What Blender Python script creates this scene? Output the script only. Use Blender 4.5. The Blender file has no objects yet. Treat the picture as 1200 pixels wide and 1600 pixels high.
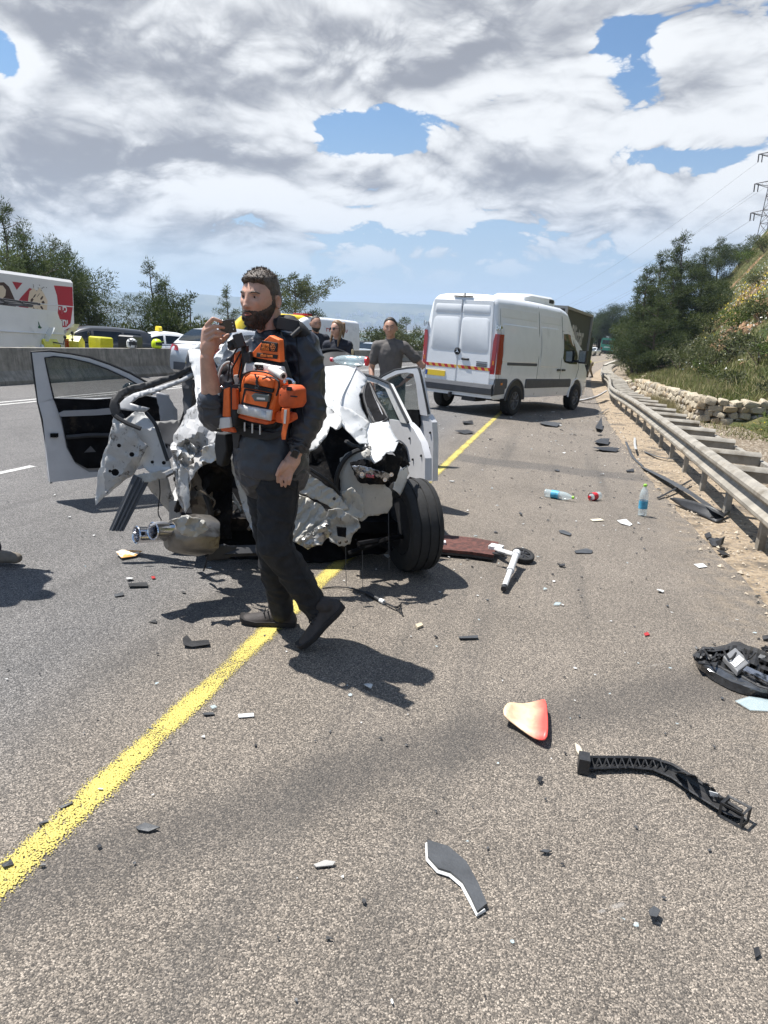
import bpy, bmesh, math, random
import numpy as np
from mathutils import Vector, Matrix, Euler, noise as mnoise
PI = math.pi
rnd = random.Random(7)
S = bpy.context.scene
COL = S.collection

# ---------------------------------------------------------------- camera, sky, sun, exposure
CF, CYAW, CPITCH, CROLL, CH = 1067.0, .2356, .25, .0773, 1.5363
def cam_axes():
    cy, sy, cp, sp = math.cos(CYAW), math.sin(CYAW), math.cos(CPITCH), math.sin(CPITCH)
    f = Vector((-sy * cp, cy * cp, -sp)); r = Vector((cy, sy, 0)); u = r.cross(f)
    c, s = math.cos(CROLL), math.sin(CROLL)
    return c * r + s * u, c * u - s * r, f
CR, CU, CFW = cam_axes()
EYE = Vector((0, 0, CH))
camd = bpy.data.cameras.new('camera'); cam = bpy.data.objects.new('camera', camd); COL.objects.link(cam)
camd.sensor_fit = 'VERTICAL'; camd.sensor_height = 36; camd.sensor_width = 27; camd.lens = 36 * CF / 1600
camd.clip_start = .05; camd.clip_end = 30000
cam.matrix_world = Matrix.Translation(EYE) @ Matrix((CR, CU, -CFW)).transposed().to_4x4()
S.camera = cam
_a = math.atan(306 / CF)
GUP = (math.cos(_a) * CU - math.sin(_a) * CFW).normalized()      # gravity: the road itself falls and leans, people and trees do not

SUN_AZ, SUN_EL = math.radians(7), math.radians(65)
SUNV = Vector((-math.cos(SUN_AZ) * math.cos(SUN_EL), math.sin(SUN_AZ) * math.cos(SUN_EL), math.sin(SUN_EL)))
sl = bpy.data.lights.new('sun', 'SUN'); sun = bpy.data.objects.new('sun', sl); COL.objects.link(sun)
sl.energy = 5.0; sl.angle = math.radians(.53); sl.color = (1, .97, .925)
sun.rotation_euler = SUNV.to_track_quat('Z', 'Y').to_euler()

W = bpy.data.worlds.new('World'); S.world = W; W.use_nodes = True
class NT:
    """small helper that writes node trees"""
    def __init__(s, tree): s.t = tree; s.n = tree.nodes; s.l = tree.links
    def add(s, typ, **kw):
        n = s.n.new(typ)
        for k, v in kw.items(): setattr(n, k, v)
        return n
    def put(s, sock, v):
        if v is None: return
        if hasattr(v, 'is_linked'): s.l.new(v, sock)
        else:
            if sock.type == 'RGBA' and len(v) == 3: v = (*v, 1)
            sock.default_value = v
    def m(s, op, a, b=None, c=None, clamp=False):
        n = s.add('ShaderNodeMath', operation=op, use_clamp=clamp)
        for i, v in enumerate((a, b, c)): s.put(n.inputs[i], v)
        return n.outputs[0]
    def vm(s, op, a, b=None, c=None):
        n = s.add('ShaderNodeVectorMath', operation=op)
        s.put(n.inputs[0], a); s.put(n.inputs[1], b)
        if op == 'SCALE': s.put(n.inputs[3], c)
        elif c is not None: s.put(n.inputs[2], c)
        return n.outputs['Value'] if op in ('DOT_PRODUCT', 'LENGTH', 'DISTANCE') else n.outputs[0]
    def mix(s, f, a, b, blend='MIX'):
        n = s.add('ShaderNodeMix', data_type='RGBA', blend_type=blend)
        s.put(n.inputs[0], f); s.put(n.inputs[6], a); s.put(n.inputs[7], b)
        return n.outputs[2]
    def noise(s, vec, scale, detail=4, rough=.55, dist=0, lac=2):
        n = s.add('ShaderNodeTexNoise'); s.put(n.inputs['Vector'], vec)
        for k, v in (('Scale', scale), ('Detail', detail), ('Roughness', rough), ('Distortion', dist), ('Lacunarity', lac)): s.put(n.inputs[k], v)
        return n.outputs[0]
    def vor(s, vec, scale, feature='F1', out='Distance', rand=1):
        n = s.add('ShaderNodeTexVoronoi', feature=feature); s.put(n.inputs['Vector'], vec); s.put(n.inputs['Scale'], scale)
        s.put(n.inputs['Randomness'], rand)
        return n.outputs[out]
    def ss(s, x, a, b, lo=0., hi=1.):
        n = s.add('ShaderNodeMapRange', interpolation_type='SMOOTHSTEP'); s.put(n.inputs[0], x)
        for i, v in enumerate((a, b, lo, hi)): s.put(n.inputs[i + 1], v)
        return n.outputs[0]
    def ramp(s, x, stops):
        n = s.add('ShaderNodeValToRGB'); s.put(n.inputs[0], x); e = n.color_ramp.elements
        while len(e) < len(stops): e.new(.5)
        for q, (p, c) in zip(e, stops): q.position = p; q.color = (*c, 1) if len(c) == 3 else c
        return n.outputs[0]
    def sep(s, v):
        n = s.add('ShaderNodeSeparateXYZ'); s.put(n.inputs[0], v); return n.outputs
    def comb(s, x, y, z):
        n = s.add('ShaderNodeCombineXYZ')
        for i, v in enumerate((x, y, z)): s.put(n.inputs[i], v)
        return n.outputs[0]

def pix_dir(px, py):
    return (CFW + (px - 600) / CF * CR + (800 - py) / CF * CU).normalized()
def on_z(px, py, z=0.):
    d = pix_dir(px, py); return EYE + d * ((z - CH) / d.z)
def on_y(px, py, y):
    d = pix_dir(px, py); return EYE + d * (y / d.y)
def on_x(px, py, x):
    d = pix_dir(px, py); return EYE + d * (x / d.x)
def at_depth(px, py, dep):
    d = pix_dir(px, py); return EYE + d * (dep / d.dot(CFW))
def on_plane(px, py, p0, n):
    d = pix_dir(px, py); return EYE + d * ((p0 - EYE).dot(n) / d.dot(n))

def build_sky():
    t = NT(W.node_tree); t.n.clear()
    out = t.add('ShaderNodeOutputWorld'); bg = t.add('ShaderNodeBackground'); t.l.new(bg.outputs[0], out.inputs[0])
    sky = t.add('ShaderNodeTexSky', sky_type='NISHITA', sun_disc=False, sun_elevation=SUN_EL,
                sun_rotation=math.atan2(SUNV.x, SUNV.y), altitude=200, air_density=1.1, dust_density=.7, ozone_density=1.5)
    P = t.add('ShaderNodeTexCoord').outputs['Generated']
    P = t.vm('NORMALIZE', P)
    h = t.vm('DOT_PRODUCT', P, tuple(GUP))                     # sine of the elevation above the true horizon
    # cloud field: noise on a sky flattened towards the horizon, thicker where CLOUDS says so
    warpn = []
    def flatten(q, d):
        hh = q.vm('DOT_PRODUCT', d, tuple(GUP)); hc = q.m('MAXIMUM', hh, 0.)
        k = q.m('DIVIDE', 1., q.m('ADD', hc, .50))
        flat = q.vm('SUBTRACT', d, q.vm('SCALE', tuple(GUP), None, hh))
        return q.vm('ADD', q.vm('SCALE', flat, None, k), q.vm('SCALE', tuple(GUP), None, q.m('MULTIPLY', q.m('LOGARITHM', q.m('ADD', hc, .22), 2.718), .85)))
    def field(q, d, det):
        p = flatten(q, d)
        w = q.add('ShaderNodeTexNoise'); q.put(w.inputs['Vector'], p); w.inputs['Scale'].default_value = 3.0; w.inputs['Detail'].default_value = 2
        pw = q.vm('ADD', p, q.vm('SCALE', q.vm('SUBTRACT', w.outputs['Color'], (.5, .5, .5)), None, .22))
        v = q.m('MULTIPLY', q.m('SUBTRACT', q.noise(pw, 2.3, 3, .5), .5), 2.0)
        for k in range(det):                                            # billows: rounded heads with creases, octave by octave
            f = 4.6 * 2.13 ** k; v = q.m('ADD', v, q.m('MULTIPLY', q.m('ABSOLUTE', q.m('SUBTRACT', q.noise(q.vm('ADD', pw, (1.7 * k, .9 * k, 2.3 * k)), f, 0, .5), .5)), 1.9 * .56 ** k))
        return v
    gs = None
    for (px, py, rx, ry, amp) in CLOUDS:
        c = pix_dir(px, py); ex = CR - c * CR.dot(c); ex.normalize(); ey = c.cross(ex)
        dx = t.m('MULTIPLY', t.vm('DOT_PRODUCT', P, tuple(ex)), CF / rx); dy = t.m('MULTIPLY', t.vm('DOT_PRODUCT', P, tuple(ey)), CF / ry)
        e = t.m('MULTIPLY', t.m('EXPONENT', t.m('MULTIPLY', t.m('ADD', t.m('MULTIPLY', dx, dx), t.m('MULTIPLY', dy, dy)), -1.)), amp)
        e = t.m('MULTIPLY', e, t.m('GREATER_THAN', t.vm('DOT_PRODUCT', P, tuple(c)), 0.))
        gs = e if gs is None else t.m('ADD', gs, e)
    gs = t.m('ADD', gs, CLOUD_BASE)
    d0 = t.m('ADD', field(t, P, 6), gs)
    L = (SUNV * .5 + GUP * 1.0).normalized()
    d1 = t.m('ADD', field(t, t.vm('NORMALIZE', t.vm('ADD', P, tuple(L * .035))), 3), gs)
    d2 = t.m('ADD', field(t, t.vm('NORMALIZE', t.vm('ADD', P, tuple(L * .12))), 2), gs)
    d3 = t.m('ADD', field(t, t.vm('NORMALIZE', t.vm('ADD', P, tuple(L * .012))), 5), gs)
    relief = t.m('ADD', t.m('MULTIPLY', t.m('SUBTRACT', d0, d1), .85), t.m('ADD', t.m('MULTIPLY', t.m('SUBTRACT', d0, d3), .6), t.m('MULTIPLY', t.m('SUBTRACT', d0, d2), .60)))
    thick = t.ss(d0, .10, 1.3)
    lum = t.m('SUBTRACT', t.m('ADD', .68, relief), t.m('MULTIPLY', thick, .80))
    lum = t.ss(lum, -.30, 1.05)
    cover = t.ss(d0, -.02, .13)
    ccol = t.mix(lum, SKY_SHADE, SKY_LIT)
    far = t.ss(h, .0, .17)
    blue = t.mix(1., sky.outputs[0], SKY_TINT, 'MULTIPLY')
    pale = t.mix(t.ss(h, .0, .30, .25, 1.), SKY_PALE, blue)
    ccol = t.mix(t.ss(h, .0, .20), t.mix(.35, ccol, SKY_PALE), ccol)
    res = t.mix(t.m('MULTIPLY', cover, t.ss(h, .015, .13, .0, 1.)), pale, ccol)
    t.l.new(res, bg.inputs[0]); bg.inputs[1].default_value = SKY_STRENGTH
# (pixel x, pixel y, radius x, radius y, amount): where the photograph's clouds stand and where it is clear
CLOUDS = [(120, 345, 170, 30, .35), (300, 400, 200, 25, .25), (90, 60, 90, 60, .55), (90, 20, 120, 50, .35), (950, 10, 60, 20, .3), (700, 300, 300, 50, .25), (300, 110, 330, 120, .45), (160, 262, 280, 50, .95), (720, 55, 240, 75, 1.25), (420, 60, 150, 60, .4), (350, 270, 150, 45, .75), (970, 55, 36, 30, -.8), (1005, 105, 34, 36, -.7),
          (620, 200, 85, 34, -.95), (530, 222, 65, 34, -.9), (405, 292, 120, 40, -1.25), (350, 325, 70, 25, -.4), (765, 142, 45, 16, -.6), (580, 5, 60, 20, -.7),
          (860, 235, 250, 60, .55), (860, 290, 150, 22, .35), (480, 250, 60, 45, .65), (450, 320, 90, 35, .45), (1130, 110, 100, 130, .72), (8, 85, 34, 34, -1.3),
          (1060, 250, 90, 22, -.8), (700, 372, 170, 20, -.35), (1060, 320, 150, 45, .5), (180, 370, 260, 50, .40), (560, 430, 300, 40, .25), (920, 385, 180, 35, .45)]
SKY_STRENGTH = .065
CLOUD_BASE = -.57
HAZE = 2.1e-4
SKY_SHADE, SKY_LIT, SKY_PALE, SKY_TINT = (2.9, 3.03, 3.4), (8.2, 8.35, 8.5), (4.1, 5.1, 6.4), (.80, 1.0, 1.14)
build_sky()

S.view_settings.view_transform = 'Standard'; S.view_settings.look = 'None'; S.view_settings.gamma = 1
S.view_settings.use_curve_mapping = False; S.view_settings.exposure = 0.85
S.render.engine = 'CYCLES'
S.cycles.use_denoising = True
S.cycles.max_bounces = 6; S.cycles.transparent_max_bounces = 12; S.cycles.volume_bounces = 0
S.cycles.caustics_reflective = False; S.cycles.caustics_refractive = False

# ---------------------------------------------------------------- materials
MATS = {}
def material(name, color, rough=.6, metal=0., vary=.0, scale=8., bump=0., bscale=60., coat=0., spec=.5, trans=0., alpha=1., emis=None, dark=None, dscale=3., dcut=(.52, .68), sss=0., coord='Object', bdist=.01):
    """principled material; vary = brightness variation by noise, dark = second colour laid on in blotches (dirt, wear)"""
    if name in MATS: return MATS[name]
    M = bpy.data.materials.new(name); M.use_nodes = True; t = NT(M.node_tree); b = t.n['Principled BSDF']
    P = t.add('ShaderNodeTexCoord').outputs[coord]
    col = (*color, 1)
    if vary:
        n = t.noise(P, scale, 5, .6)
        col = t.mix(t.ss(n, .3, .7), tuple(c * (1 - vary) for c in color), tuple(min(1, c * (1 + vary)) for c in color))
    if dark:
        col = t.mix(t.ss(t.noise(P, dscale, 6, .65), *dcut), col, dark)
    t.put(b.inputs['Base Color'], col)
    for k, v in (('Roughness', rough), ('Metallic', metal), ('Coat Weight', coat), ('Specular IOR Level', spec), ('Transmission Weight', trans), ('Alpha', alpha), ('Subsurface Weight', sss)):
        b.inputs[k].default_value = v
    if sss: b.inputs['Subsurface Radius'].default_value = (.012, .005, .003)
    if coat: b.inputs['Coat Roughness'].default_value = .06
    if emis: b.inputs['Emission Color'].default_value = (*emis[0], 1); b.inputs['Emission Strength'].default_value = emis[1]
    if bump:
        bn = t.add('ShaderNodeBump'); bn.inputs['Strength'].default_value = bump; bn.inputs['Distance'].default_value = bdist
        t.l.new(t.noise(P, bscale, 4, .6), bn.inputs['Height']); t.l.new(bn.outputs[0], b.inputs['Normal'])
    MATS[name] = M
    return M

# ---------------------------------------------------------------- mesh helpers
class MB:
    """collects vertices and faces, then links them as ONE mesh object"""
    def __init__(s): s.v = []; s.f = []; s.mi = []; s.mats = []; s.cur = 0; s.xf = None
    def mat(s, m):
        if m not in s.mats: s.mats.append(m)
        s.cur = s.mats.index(m); return s
    def add(s, vs, fs):
        o = len(s.v)
        s.v += [tuple(s.xf @ Vector(v)) if s.xf else tuple(v) for v in vs]
        s.f += [tuple(i + o for i in f) for f in fs]; s.mi += [s.cur] * len(fs); return s
    def box(s, c, d, rot=None, taper=1.):
        R = rot.to_matrix() if rot else Matrix.Identity(3)
        vs = []
        for z in (-1, 1):
            k = taper if z > 0 else 1
            for x, y in ((-1, -1), (1, -1), (1, 1), (-1, 1)):
                vs.append(Vector(c) + R @ Vector((x * d[0] / 2 * k, y * d[1] / 2 * k, z * d[2] / 2)))
        return s.add(vs, [(3, 2, 1, 0), (4, 5, 6, 7), (0, 1, 5, 4), (1, 2, 6, 5), (2, 3, 7, 6), (3, 0, 4, 7)])
    def rings(s, rings, caps=(True, True), close=True):
        n = len(rings[0]); vs = [p for r in rings for p in r]; fs = []
        for i in range(len(rings) - 1):
            for j in range(n if close else n - 1):
                a, b = i * n + j, i * n + (j + 1) % n
                fs.append((a, b, b + n, a + n))
        if caps[0]: fs.append(tuple(range(n - 1, -1, -1)))
        if caps[1]: fs.append(tuple((len(rings) - 1) * n + k for k in range(n)))
        return s.add(vs, fs)
    def tube(s, pts, r, n=8, flat=1., caps=(True, True), up=None):
        pts = [Vector(p) for p in pts]; rs = r if isinstance(r, (list, tuple)) else [r] * len(pts)
        rings = []; side = None
        for i, p in enumerate(pts):
            d = (pts[min(i + 1, len(pts) - 1)] - pts[max(i - 1, 0)]).normalized()
            if side is None:
                a = Vector(up) if up else (Vector((0, 0, 1)) if abs(d.z) < .9 else Vector((1, 0, 0)))
                side = d.cross(a).normalized()
            else:
                side = (side - d * side.dot(d)).normalized()
            u = side.cross(d)
            rings.append([p + (side * math.cos(2 * PI * k / n) + u * math.sin(2 * PI * k / n) * flat) * rs[i] for k in range(n)])
        return s.rings(rings, caps)
    def capsule(s, a, b, ra, rb, n=12, fa=1., side=None):
        """closed tapered limb from a to b with rounded ends; fa flattens it along 'side'"""
        a, b = Vector(a), Vector(b); d = (b - a); L = d.length or 1e-6; d /= L
        up = Vector(side) if side is not None else (Vector((0, 0, 1)) if abs(d.z) < .8 else Vector((0, 1, 0)))
        u = (up - d * up.dot(d)).normalized(); w = d.cross(u)
        rings = []
        for k in range(1, 5): q = k / 5 * PI / 2; rings.append((a - d * ra * math.cos(q), ra * math.sin(q)))
        for k in range(0, 5): rings.append((a + d * L * k / 4, ra + (rb - ra) * k / 4))
        for k in range(4, 0, -1): q = k / 5 * PI / 2; rings.append((b + d * rb * math.cos(q), rb * math.sin(q)))
        return s.rings([[c + (w * math.cos(2 * PI * j / n) + u * math.sin(2 * PI * j / n) * fa) * r for j in range(n)] for c, r in rings])
    def ell(s, c, r, rot=None, n=16, m=10):
        R = rot.to_matrix() if isinstance(rot, Euler) else (rot or Matrix.Identity(3)); rings = []
        for i in range(1, m):
            a = PI * i / m
            rings.append([Vector(c) + R @ Vector((r[0] * math.sin(a) * math.cos(2 * PI * j / n), r[1] * math.sin(a) * math.sin(2 * PI * j / n), -r[2] * math.cos(a))) for j in range(n)])
        return s.rings(rings)
    def lathe(s, prof, n=20, M=None, caps=(True, True)):
        """profile of (radius, height) about z, placed by matrix M"""
        M = M or Matrix.Identity(4)
        return s.rings([[M @ Vector((r * math.cos(2 * PI * j / n), r * math.sin(2 * PI * j / n), z)) for j in range(n)] for r, z in prof], caps)
    def prism(s, poly, off):
        """polygon (3-D points, roughly flat) given the thickness vector off"""
        n = len(poly); a = [Vector(p) for p in poly]; b = [p + Vector(off) for p in a]
        return s.add(a + b, [tuple(range(n - 1, -1, -1)), tuple(range(n, 2 * n))] + [(i, (i + 1) % n, (i + 1) % n + n, i + n) for i in range(n)])
    def grid(s, P):
        h, w = len(P), len(P[0])
        return s.add([p for r in P for p in r], [(i * w + j, i * w + j + 1, (i + 1) * w + j + 1, (i + 1) * w + j) for i in range(h - 1) for j in range(w - 1)])
    def mesh(s, name, smooth=True, angle=40, recalc=True):
        me = bpy.data.meshes.new(name); me.from_pydata(s.v, [], s.f)
        for m in s.mats: me.materials.append(m)
        if s.mats: me.polygons.foreach_set('material_index', s.mi)
        if recalc:
            bm = bmesh.new(); bm.from_mesh(me); bmesh.ops.recalc_face_normals(bm, faces=bm.faces); bm.to_mesh(me); bm.free()
        if smooth:
            me.polygons.foreach_set('use_smooth', [True] * len(me.polygons))
            if angle: me.set_sharp_from_angle(angle=math.radians(angle))
        me.update(); return me
    def obj(s, name, m=None, parent=None, smooth=True, angle=40, recalc=True):
        if m is not None and not s.mats: s.mat(m); s.mi = [0] * len(s.f)
        return link(name, s.mesh(name, smooth, angle, recalc), parent)
def link(name, me, parent=None):
    o = bpy.data.objects.new(name, me); COL.objects.link(o)
    if parent: o.parent = parent
    return o
def tag(o, label=None, cat=None, group=None, kind=None):
    for k, v in (('label', label), ('category', cat), ('group', group), ('kind', kind)):
        if v: o[k] = v
    return o
def thing(name, label, cat, M=None, group=None):
    o = bpy.data.objects.new(name, None); COL.objects.link(o); o.empty_display_size = .1
    if M is not None: o.matrix_world = M
    return tag(o, label, cat, group)
def place(x, y, z=0, rz=0): return Matrix.Translation((x, y, z)) @ Matrix.Rotation(rz, 4, 'Z')
def upright(x, y, z=0, rz=0):
    """like place() but standing along gravity instead of square to the falling road"""
    return Matrix.Translation((x, y, z)) @ Vector((0, 0, 1)).rotation_difference(GUP).to_matrix().to_4x4() @ Matrix.Rotation(rz, 4, 'Z')
def copy_tree(o, parent=None):
    c = o.copy(); COL.objects.link(c)
    if parent: c.parent = parent
    for ch in o.children: copy_tree(ch, c)
    return c
def modified(o, *mods):
    """applies modifiers (type, settings) to o's mesh without operators"""
    for typ, kw in mods:
        m = o.modifiers.new(typ.lower(), typ)
        for k, v in kw.items(): setattr(m, k, v)
    dg = bpy.context.evaluated_depsgraph_get(); me = bpy.data.meshes.new_from_object(o.evaluated_get(dg))
    o.modifiers.clear(); old = o.data; o.data = me; bpy.data.meshes.remove(old); me.name = o.name
    return o
def melt(o, voxel, smooth=6, factor=.5):
    """grow one continuous skin over overlapping closed shapes"""
    o = modified(o, ('REMESH', dict(mode='VOXEL', voxel_size=voxel, use_smooth_shade=True)), ('SMOOTH', dict(factor=factor, iterations=smooth)))
    return o
def get_co(me):
    a = np.empty(len(me.vertices) * 3, 'f'); me.vertices.foreach_get('co', a); return a.reshape(-1, 3)
def set_co(me, a):
    me.vertices.foreach_set('co', np.ascontiguousarray(a, 'f').ravel()); me.update()
def fn3(p, s, seed=0.): return mnoise.noise(Vector((p[0] * s + seed, p[1] * s + seed * 1.7, p[2] * s - seed)))
def bez(pts, n=8):
    """Catmull-Rom curve through pts"""
    P = [Vector(p) for p in pts]; out = []
    for i in range(len(P) - 1):
        a, b, c, d = P[max(i - 1, 0)], P[i], P[i + 1], P[min(i + 2, len(P) - 1)]
        for k in range(n):
            t = k / n; out.append(.5 * ((2 * b) + (c - a) * t + (2 * a - 5 * b + 4 * c - d) * t * t + (3 * b - a - 3 * c + d) * t ** 3))
    out.append(P[-1]); return out
def ip(x, tab):
    """piecewise linear table"""
    if x <= tab[0][0]: return tab[0][1]
    for (a, u), (b, v) in zip(tab, tab[1:]):
        if x <= b: return u + (v - u) * (x - a) / (b - a)
    return tab[-1][1]
def raw_mesh(name, V, F, mats, mi=None, smooth=False):
    """fast mesh from numpy vertices and equal-sized faces"""
    me = bpy.data.meshes.new(name); k = F.shape[1]
    me.vertices.add(len(V)); me.vertices.foreach_set('co', np.ascontiguousarray(V, 'f').ravel())
    me.loops.add(F.size); me.loops.foreach_set('vertex_index', np.ascontiguousarray(F, 'i').ravel())
    me.polygons.add(len(F)); me.polygons.foreach_set('loop_start', np.arange(0, F.size, k, dtype='i')); me.polygons.foreach_set('loop_total', np.full(len(F), k, 'i'))
    for m in mats: me.materials.append(m)
    if mi is not None: me.polygons.foreach_set('material_index', np.asarray(mi, 'i'))
    if smooth: me.polygons.foreach_set('use_smooth', np.ones(len(F), bool))
    me.update(calc_edges=True); return me
# ---------------------------------------------------------------- the road: s runs along it, t across it (0 = under the camera)
def rc(s): return (s - 20) ** 2 / 1200 if s > 20 else 0.
def rz(s): return (s - 60) ** 2 / 5062 if s > 60 else 0.
def RD(s, t, h=0.): return Vector((t + rc(s), s, rz(s) + h))
SS = [-8, -4, 0, 4, 8, 12, 16, 20] + [20 + 4 * i for i in range(1, 61)]
EDGE = [(0, 1.80), (3, 1.66), (4.8, 1.53), (6, 1.44), (8, 1.33), (10.3, 1.25), (14, 1.20), (18, 1.18), (30, 1.2), (300, 1.2)]
def asphalt_mat():
    M = bpy.data.materials.new('asphalt'); M.use_nodes = True; t = NT(M.node_tree); b = t.n['Principled BSDF']
    P = t.add('ShaderNodeTexCoord').outputs['Object']; x, y, z = t.sep(P)
    cell = t.add('ShaderNodeTexVoronoi', feature='F1'); t.put(cell.inputs['Vector'], t.vm('ADD', P, t.vm('SCALE', (1, 1, 1), None, t.m('MULTIPLY', t.noise(P, 90, 2), .012)))); cell.inputs['Scale'].default_value = 225
    cc = t.sep(cell.outputs['Color'])
    g2 = t.noise(P, 260, 2, .7); g3 = t.noise(P, 45, 3, .65)
    stone = t.ramp(cc[0], [(0, (.040, .038, .036)), (.30, (.072, .067, .061)), (.55, (.120, .110, .098)), (.80, (.168, .152, .134)), (.96, (.25, .23, .205))])
    stone = t.mix(t.ss(cell.outputs['Distance'], .42, .85, 0., .9), stone, (.018, .017, .016))
    stone = t.mix(t.ss(g2, .5, .75, 0., .35), stone, (.20, .183, .16))
    stone = t.mix(t.ss(g3, .48, .7, 0., .45), stone, (.045, .042, .040))
    big = t.noise(P, .55, 5, .6); mid = t.noise(P, 2.3, 5, .65)
    v = t.m('ADD', t.m('MULTIPLY', big, .62), t.m('MULTIPLY', mid, .46))
    v = t.m('MULTIPLY', t.m('ADD', v, .46), 1.58)
    lane = t.ss(x, -2.2, -1.3)                                   # the travelled lane is greyer than the shoulder
    tint = t.mix(lane, (.86, .89, .95), (1.07, 1.0, .92))
    col = t.mix(1., stone, tint, 'MULTIPLY')
    col = t.mix(1., col, t.comb(v, v, v), 'MULTIPLY')
    # a dark wavering band of colour across the shoulder and long tyre scuffs along the lanes
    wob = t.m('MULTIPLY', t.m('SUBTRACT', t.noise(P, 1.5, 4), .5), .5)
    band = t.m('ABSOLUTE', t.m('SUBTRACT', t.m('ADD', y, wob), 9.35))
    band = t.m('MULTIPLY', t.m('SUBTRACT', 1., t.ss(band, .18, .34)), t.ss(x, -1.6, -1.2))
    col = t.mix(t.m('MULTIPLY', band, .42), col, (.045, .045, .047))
    arc = t.m('SUBTRACT', y, t.m('ADD', 2.64, t.m('SUBTRACT', t.m('MULTIPLY', x, .93), t.m('MULTIPLY', t.m('MULTIPLY', x, x), .13))))
    arc = t.m('SUBTRACT', 1., t.ss(t.m('ABSOLUTE', t.m('ADD', arc, t.m('MULTIPLY', wob, .35))), .04, .36))
    col = t.mix(t.m('MULTIPLY', arc, .45), col, (.040, .038, .037))
    tyre = t.noise(t.comb(t.m('MULTIPLY', x, 2.2), t.m('MULTIPLY', y, .10), 0.), 1.6, 4, .6)
    col = t.mix(t.ss(tyre, .50, .74, 0., .42), col, (.050, .048, .046))
    # pale scrapes
    sv = t.add('ShaderNodeVectorRotate', rotation_type='Z_AXIS'); t.put(sv.inputs['Vector'], P); sv.inputs['Angle'].default_value = .9
    sx, sy, sz = t.sep(sv.outputs[0])
    scr = t.noise(t.comb(t.m('MULTIPLY', sx, 14.), t.m('MULTIPLY', sy, .9), 0.), 1.3, 3, .5)
    scr = t.m('MULTIPLY', t.ss(scr, .70, .76), t.ss(t.noise(P, 30, 3), .45, .6))
    col = t.mix(t.m('MULTIPLY', scr, .55), col, (.30, .28, .255))
    # sandy dust gathering at the outer edge
    dust = t.m('MULTIPLY', t.ss(x, .75, 1.9), t.ss(t.noise(P, 7, 5, .7), .42, .66))
    col = t.mix(t.m('MULTIPLY', dust, .55), col, (.36, .28, .19))
    t.put(b.inputs['Base Color'], col); b.inputs['Roughness'].default_value = .82; b.inputs['Specular IOR Level'].default_value = .35
    bn = t.add('ShaderNodeBump'); bn.inputs['Strength'].default_value = .6; bn.inputs['Distance'].default_value = .005
    t.put(bn.inputs['Height'], t.m('ADD', t.m('MULTIPLY', cell.outputs['Distance'], -.9), t.m('MULTIPLY', g2, .5))); t.l.new(bn.outputs[0], b.inputs['Normal'])
    return M
def strip(t0, t1, h, ss=SS, nt=2):
    mb = MB()
    f0 = t0 if callable(t0) else (lambda s: t0); f1 = t1 if callable(t1) else (lambda s: t1)
    mb.grid([[RD(s, f0(s) + (f1(s) - f0(s)) * k / (nt - 1), h) for k in range(nt)] for s in ss]); return mb
asph = asphalt_mat()
# the road's outer edge is ragged
SF = [-8 + .12 * i for i in range(360)] + [36 + 4 * i for i in range(1, 57)]
def edge(s): return ip(s, EDGE) + .05 * fn3((s, 0, 0), 2.1) + .03 * fn3((s, 3, 0), 9)
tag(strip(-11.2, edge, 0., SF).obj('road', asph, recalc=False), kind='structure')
tag(strip(-22.5, -11.5, -.352, SS).obj('opposite_carriageway', asph, recalc=False), kind='structure')

def paint_mat(name, col, wear):
    M = bpy.data.materials.new(name); M.use_nodes = True; t = NT(M.node_tree); b = t.n['Principled BSDF']
    tc = t.add('ShaderNodeTexCoord'); P = tc.outputs['Object']
    at = t.add('ShaderNodeAttribute', attribute_name='across'); a = t.m('ABSOLUTE', at.outputs['Fac'])
    n1 = t.vor(t.vm('ADD', P, t.vm('SCALE', (1, 1, 1), None, t.m('MULTIPLY', t.noise(P, 60, 2), .012))), 70); n2 = t.noise(P, 150, 3, .7); n3 = t.noise(P, 3.2, 4, .6); n1 = t.vor(P, 165)
    h = t.m('ADD', t.m('MULTIPLY', n1, .55), t.m('ADD', t.m('MULTIPLY', n2, .75), t.m('MULTIPLY', n3, .55)))
    h = t.m('ADD', h, t.m('MULTIPLY', t.ss(a, .2, 1.), .55))
    keep = t.m('SUBTRACT', 1., t.ss(h, wear, wear + .13))
    c = t.mix(t.ss(n2, .3, .75), tuple(v * .82 for v in col), col)
    c = t.mix(t.ss(t.noise(P, 9, 4, .7), .52, .75, 0., .3), c, tuple(v * .5 for v in col))
    t.put(b.inputs['Base Color'], c); b.inputs['Roughness'].default_value = .7
    t.put(b.inputs['Alpha'], keep)
    bn = t.add('ShaderNodeBump'); bn.inputs['Strength'].default_value = .8; bn.inputs['Distance'].default_value = .005
    t.put(bn.inputs['Height'], t.m('MULTIPLY', n1, -1.)); t.l.new(bn.outputs[0], b.inputs['Normal'])
    return M
def marking(name, tc, w, ss, m, h=.004):
    mb = MB(); P = []
    for s in ss: P.append([RD(s, tc + w / 2 * k, h) for k in (-1, -.5, 0, .5, 1)])
    mb.grid(P); o = mb.obj(name, m, recalc=False)
    at = o.data.attributes.new('across', 'FLOAT', 'POINT'); at.data.foreach_set('value', [k for s in ss for k in (-1, -.5, 0, .5, 1)])
    return tag(o, kind='structure')
ypaint = paint_mat('yellow_paint', (.60, .49, .12), .99); wpaint = paint_mat('white_paint', (.62, .61, .58), 1.12)
marking('yellow_line', -1.315, .195, SS, ypaint)
marking('white_line', -8.78, .12, SS, wpaint); marking('white_line', -9.02, .12, SS, wpaint)
for s0 in [5.4 - 9 * 1 + 9 * i for i in range(22)]: marking('lane_dash', -5.08, .14, [s0 - 2.6, s0 - 1.3, s0 + .35], wpaint)
marking('white_line', -13.0, .14, SS, wpaint, -.346)

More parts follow.
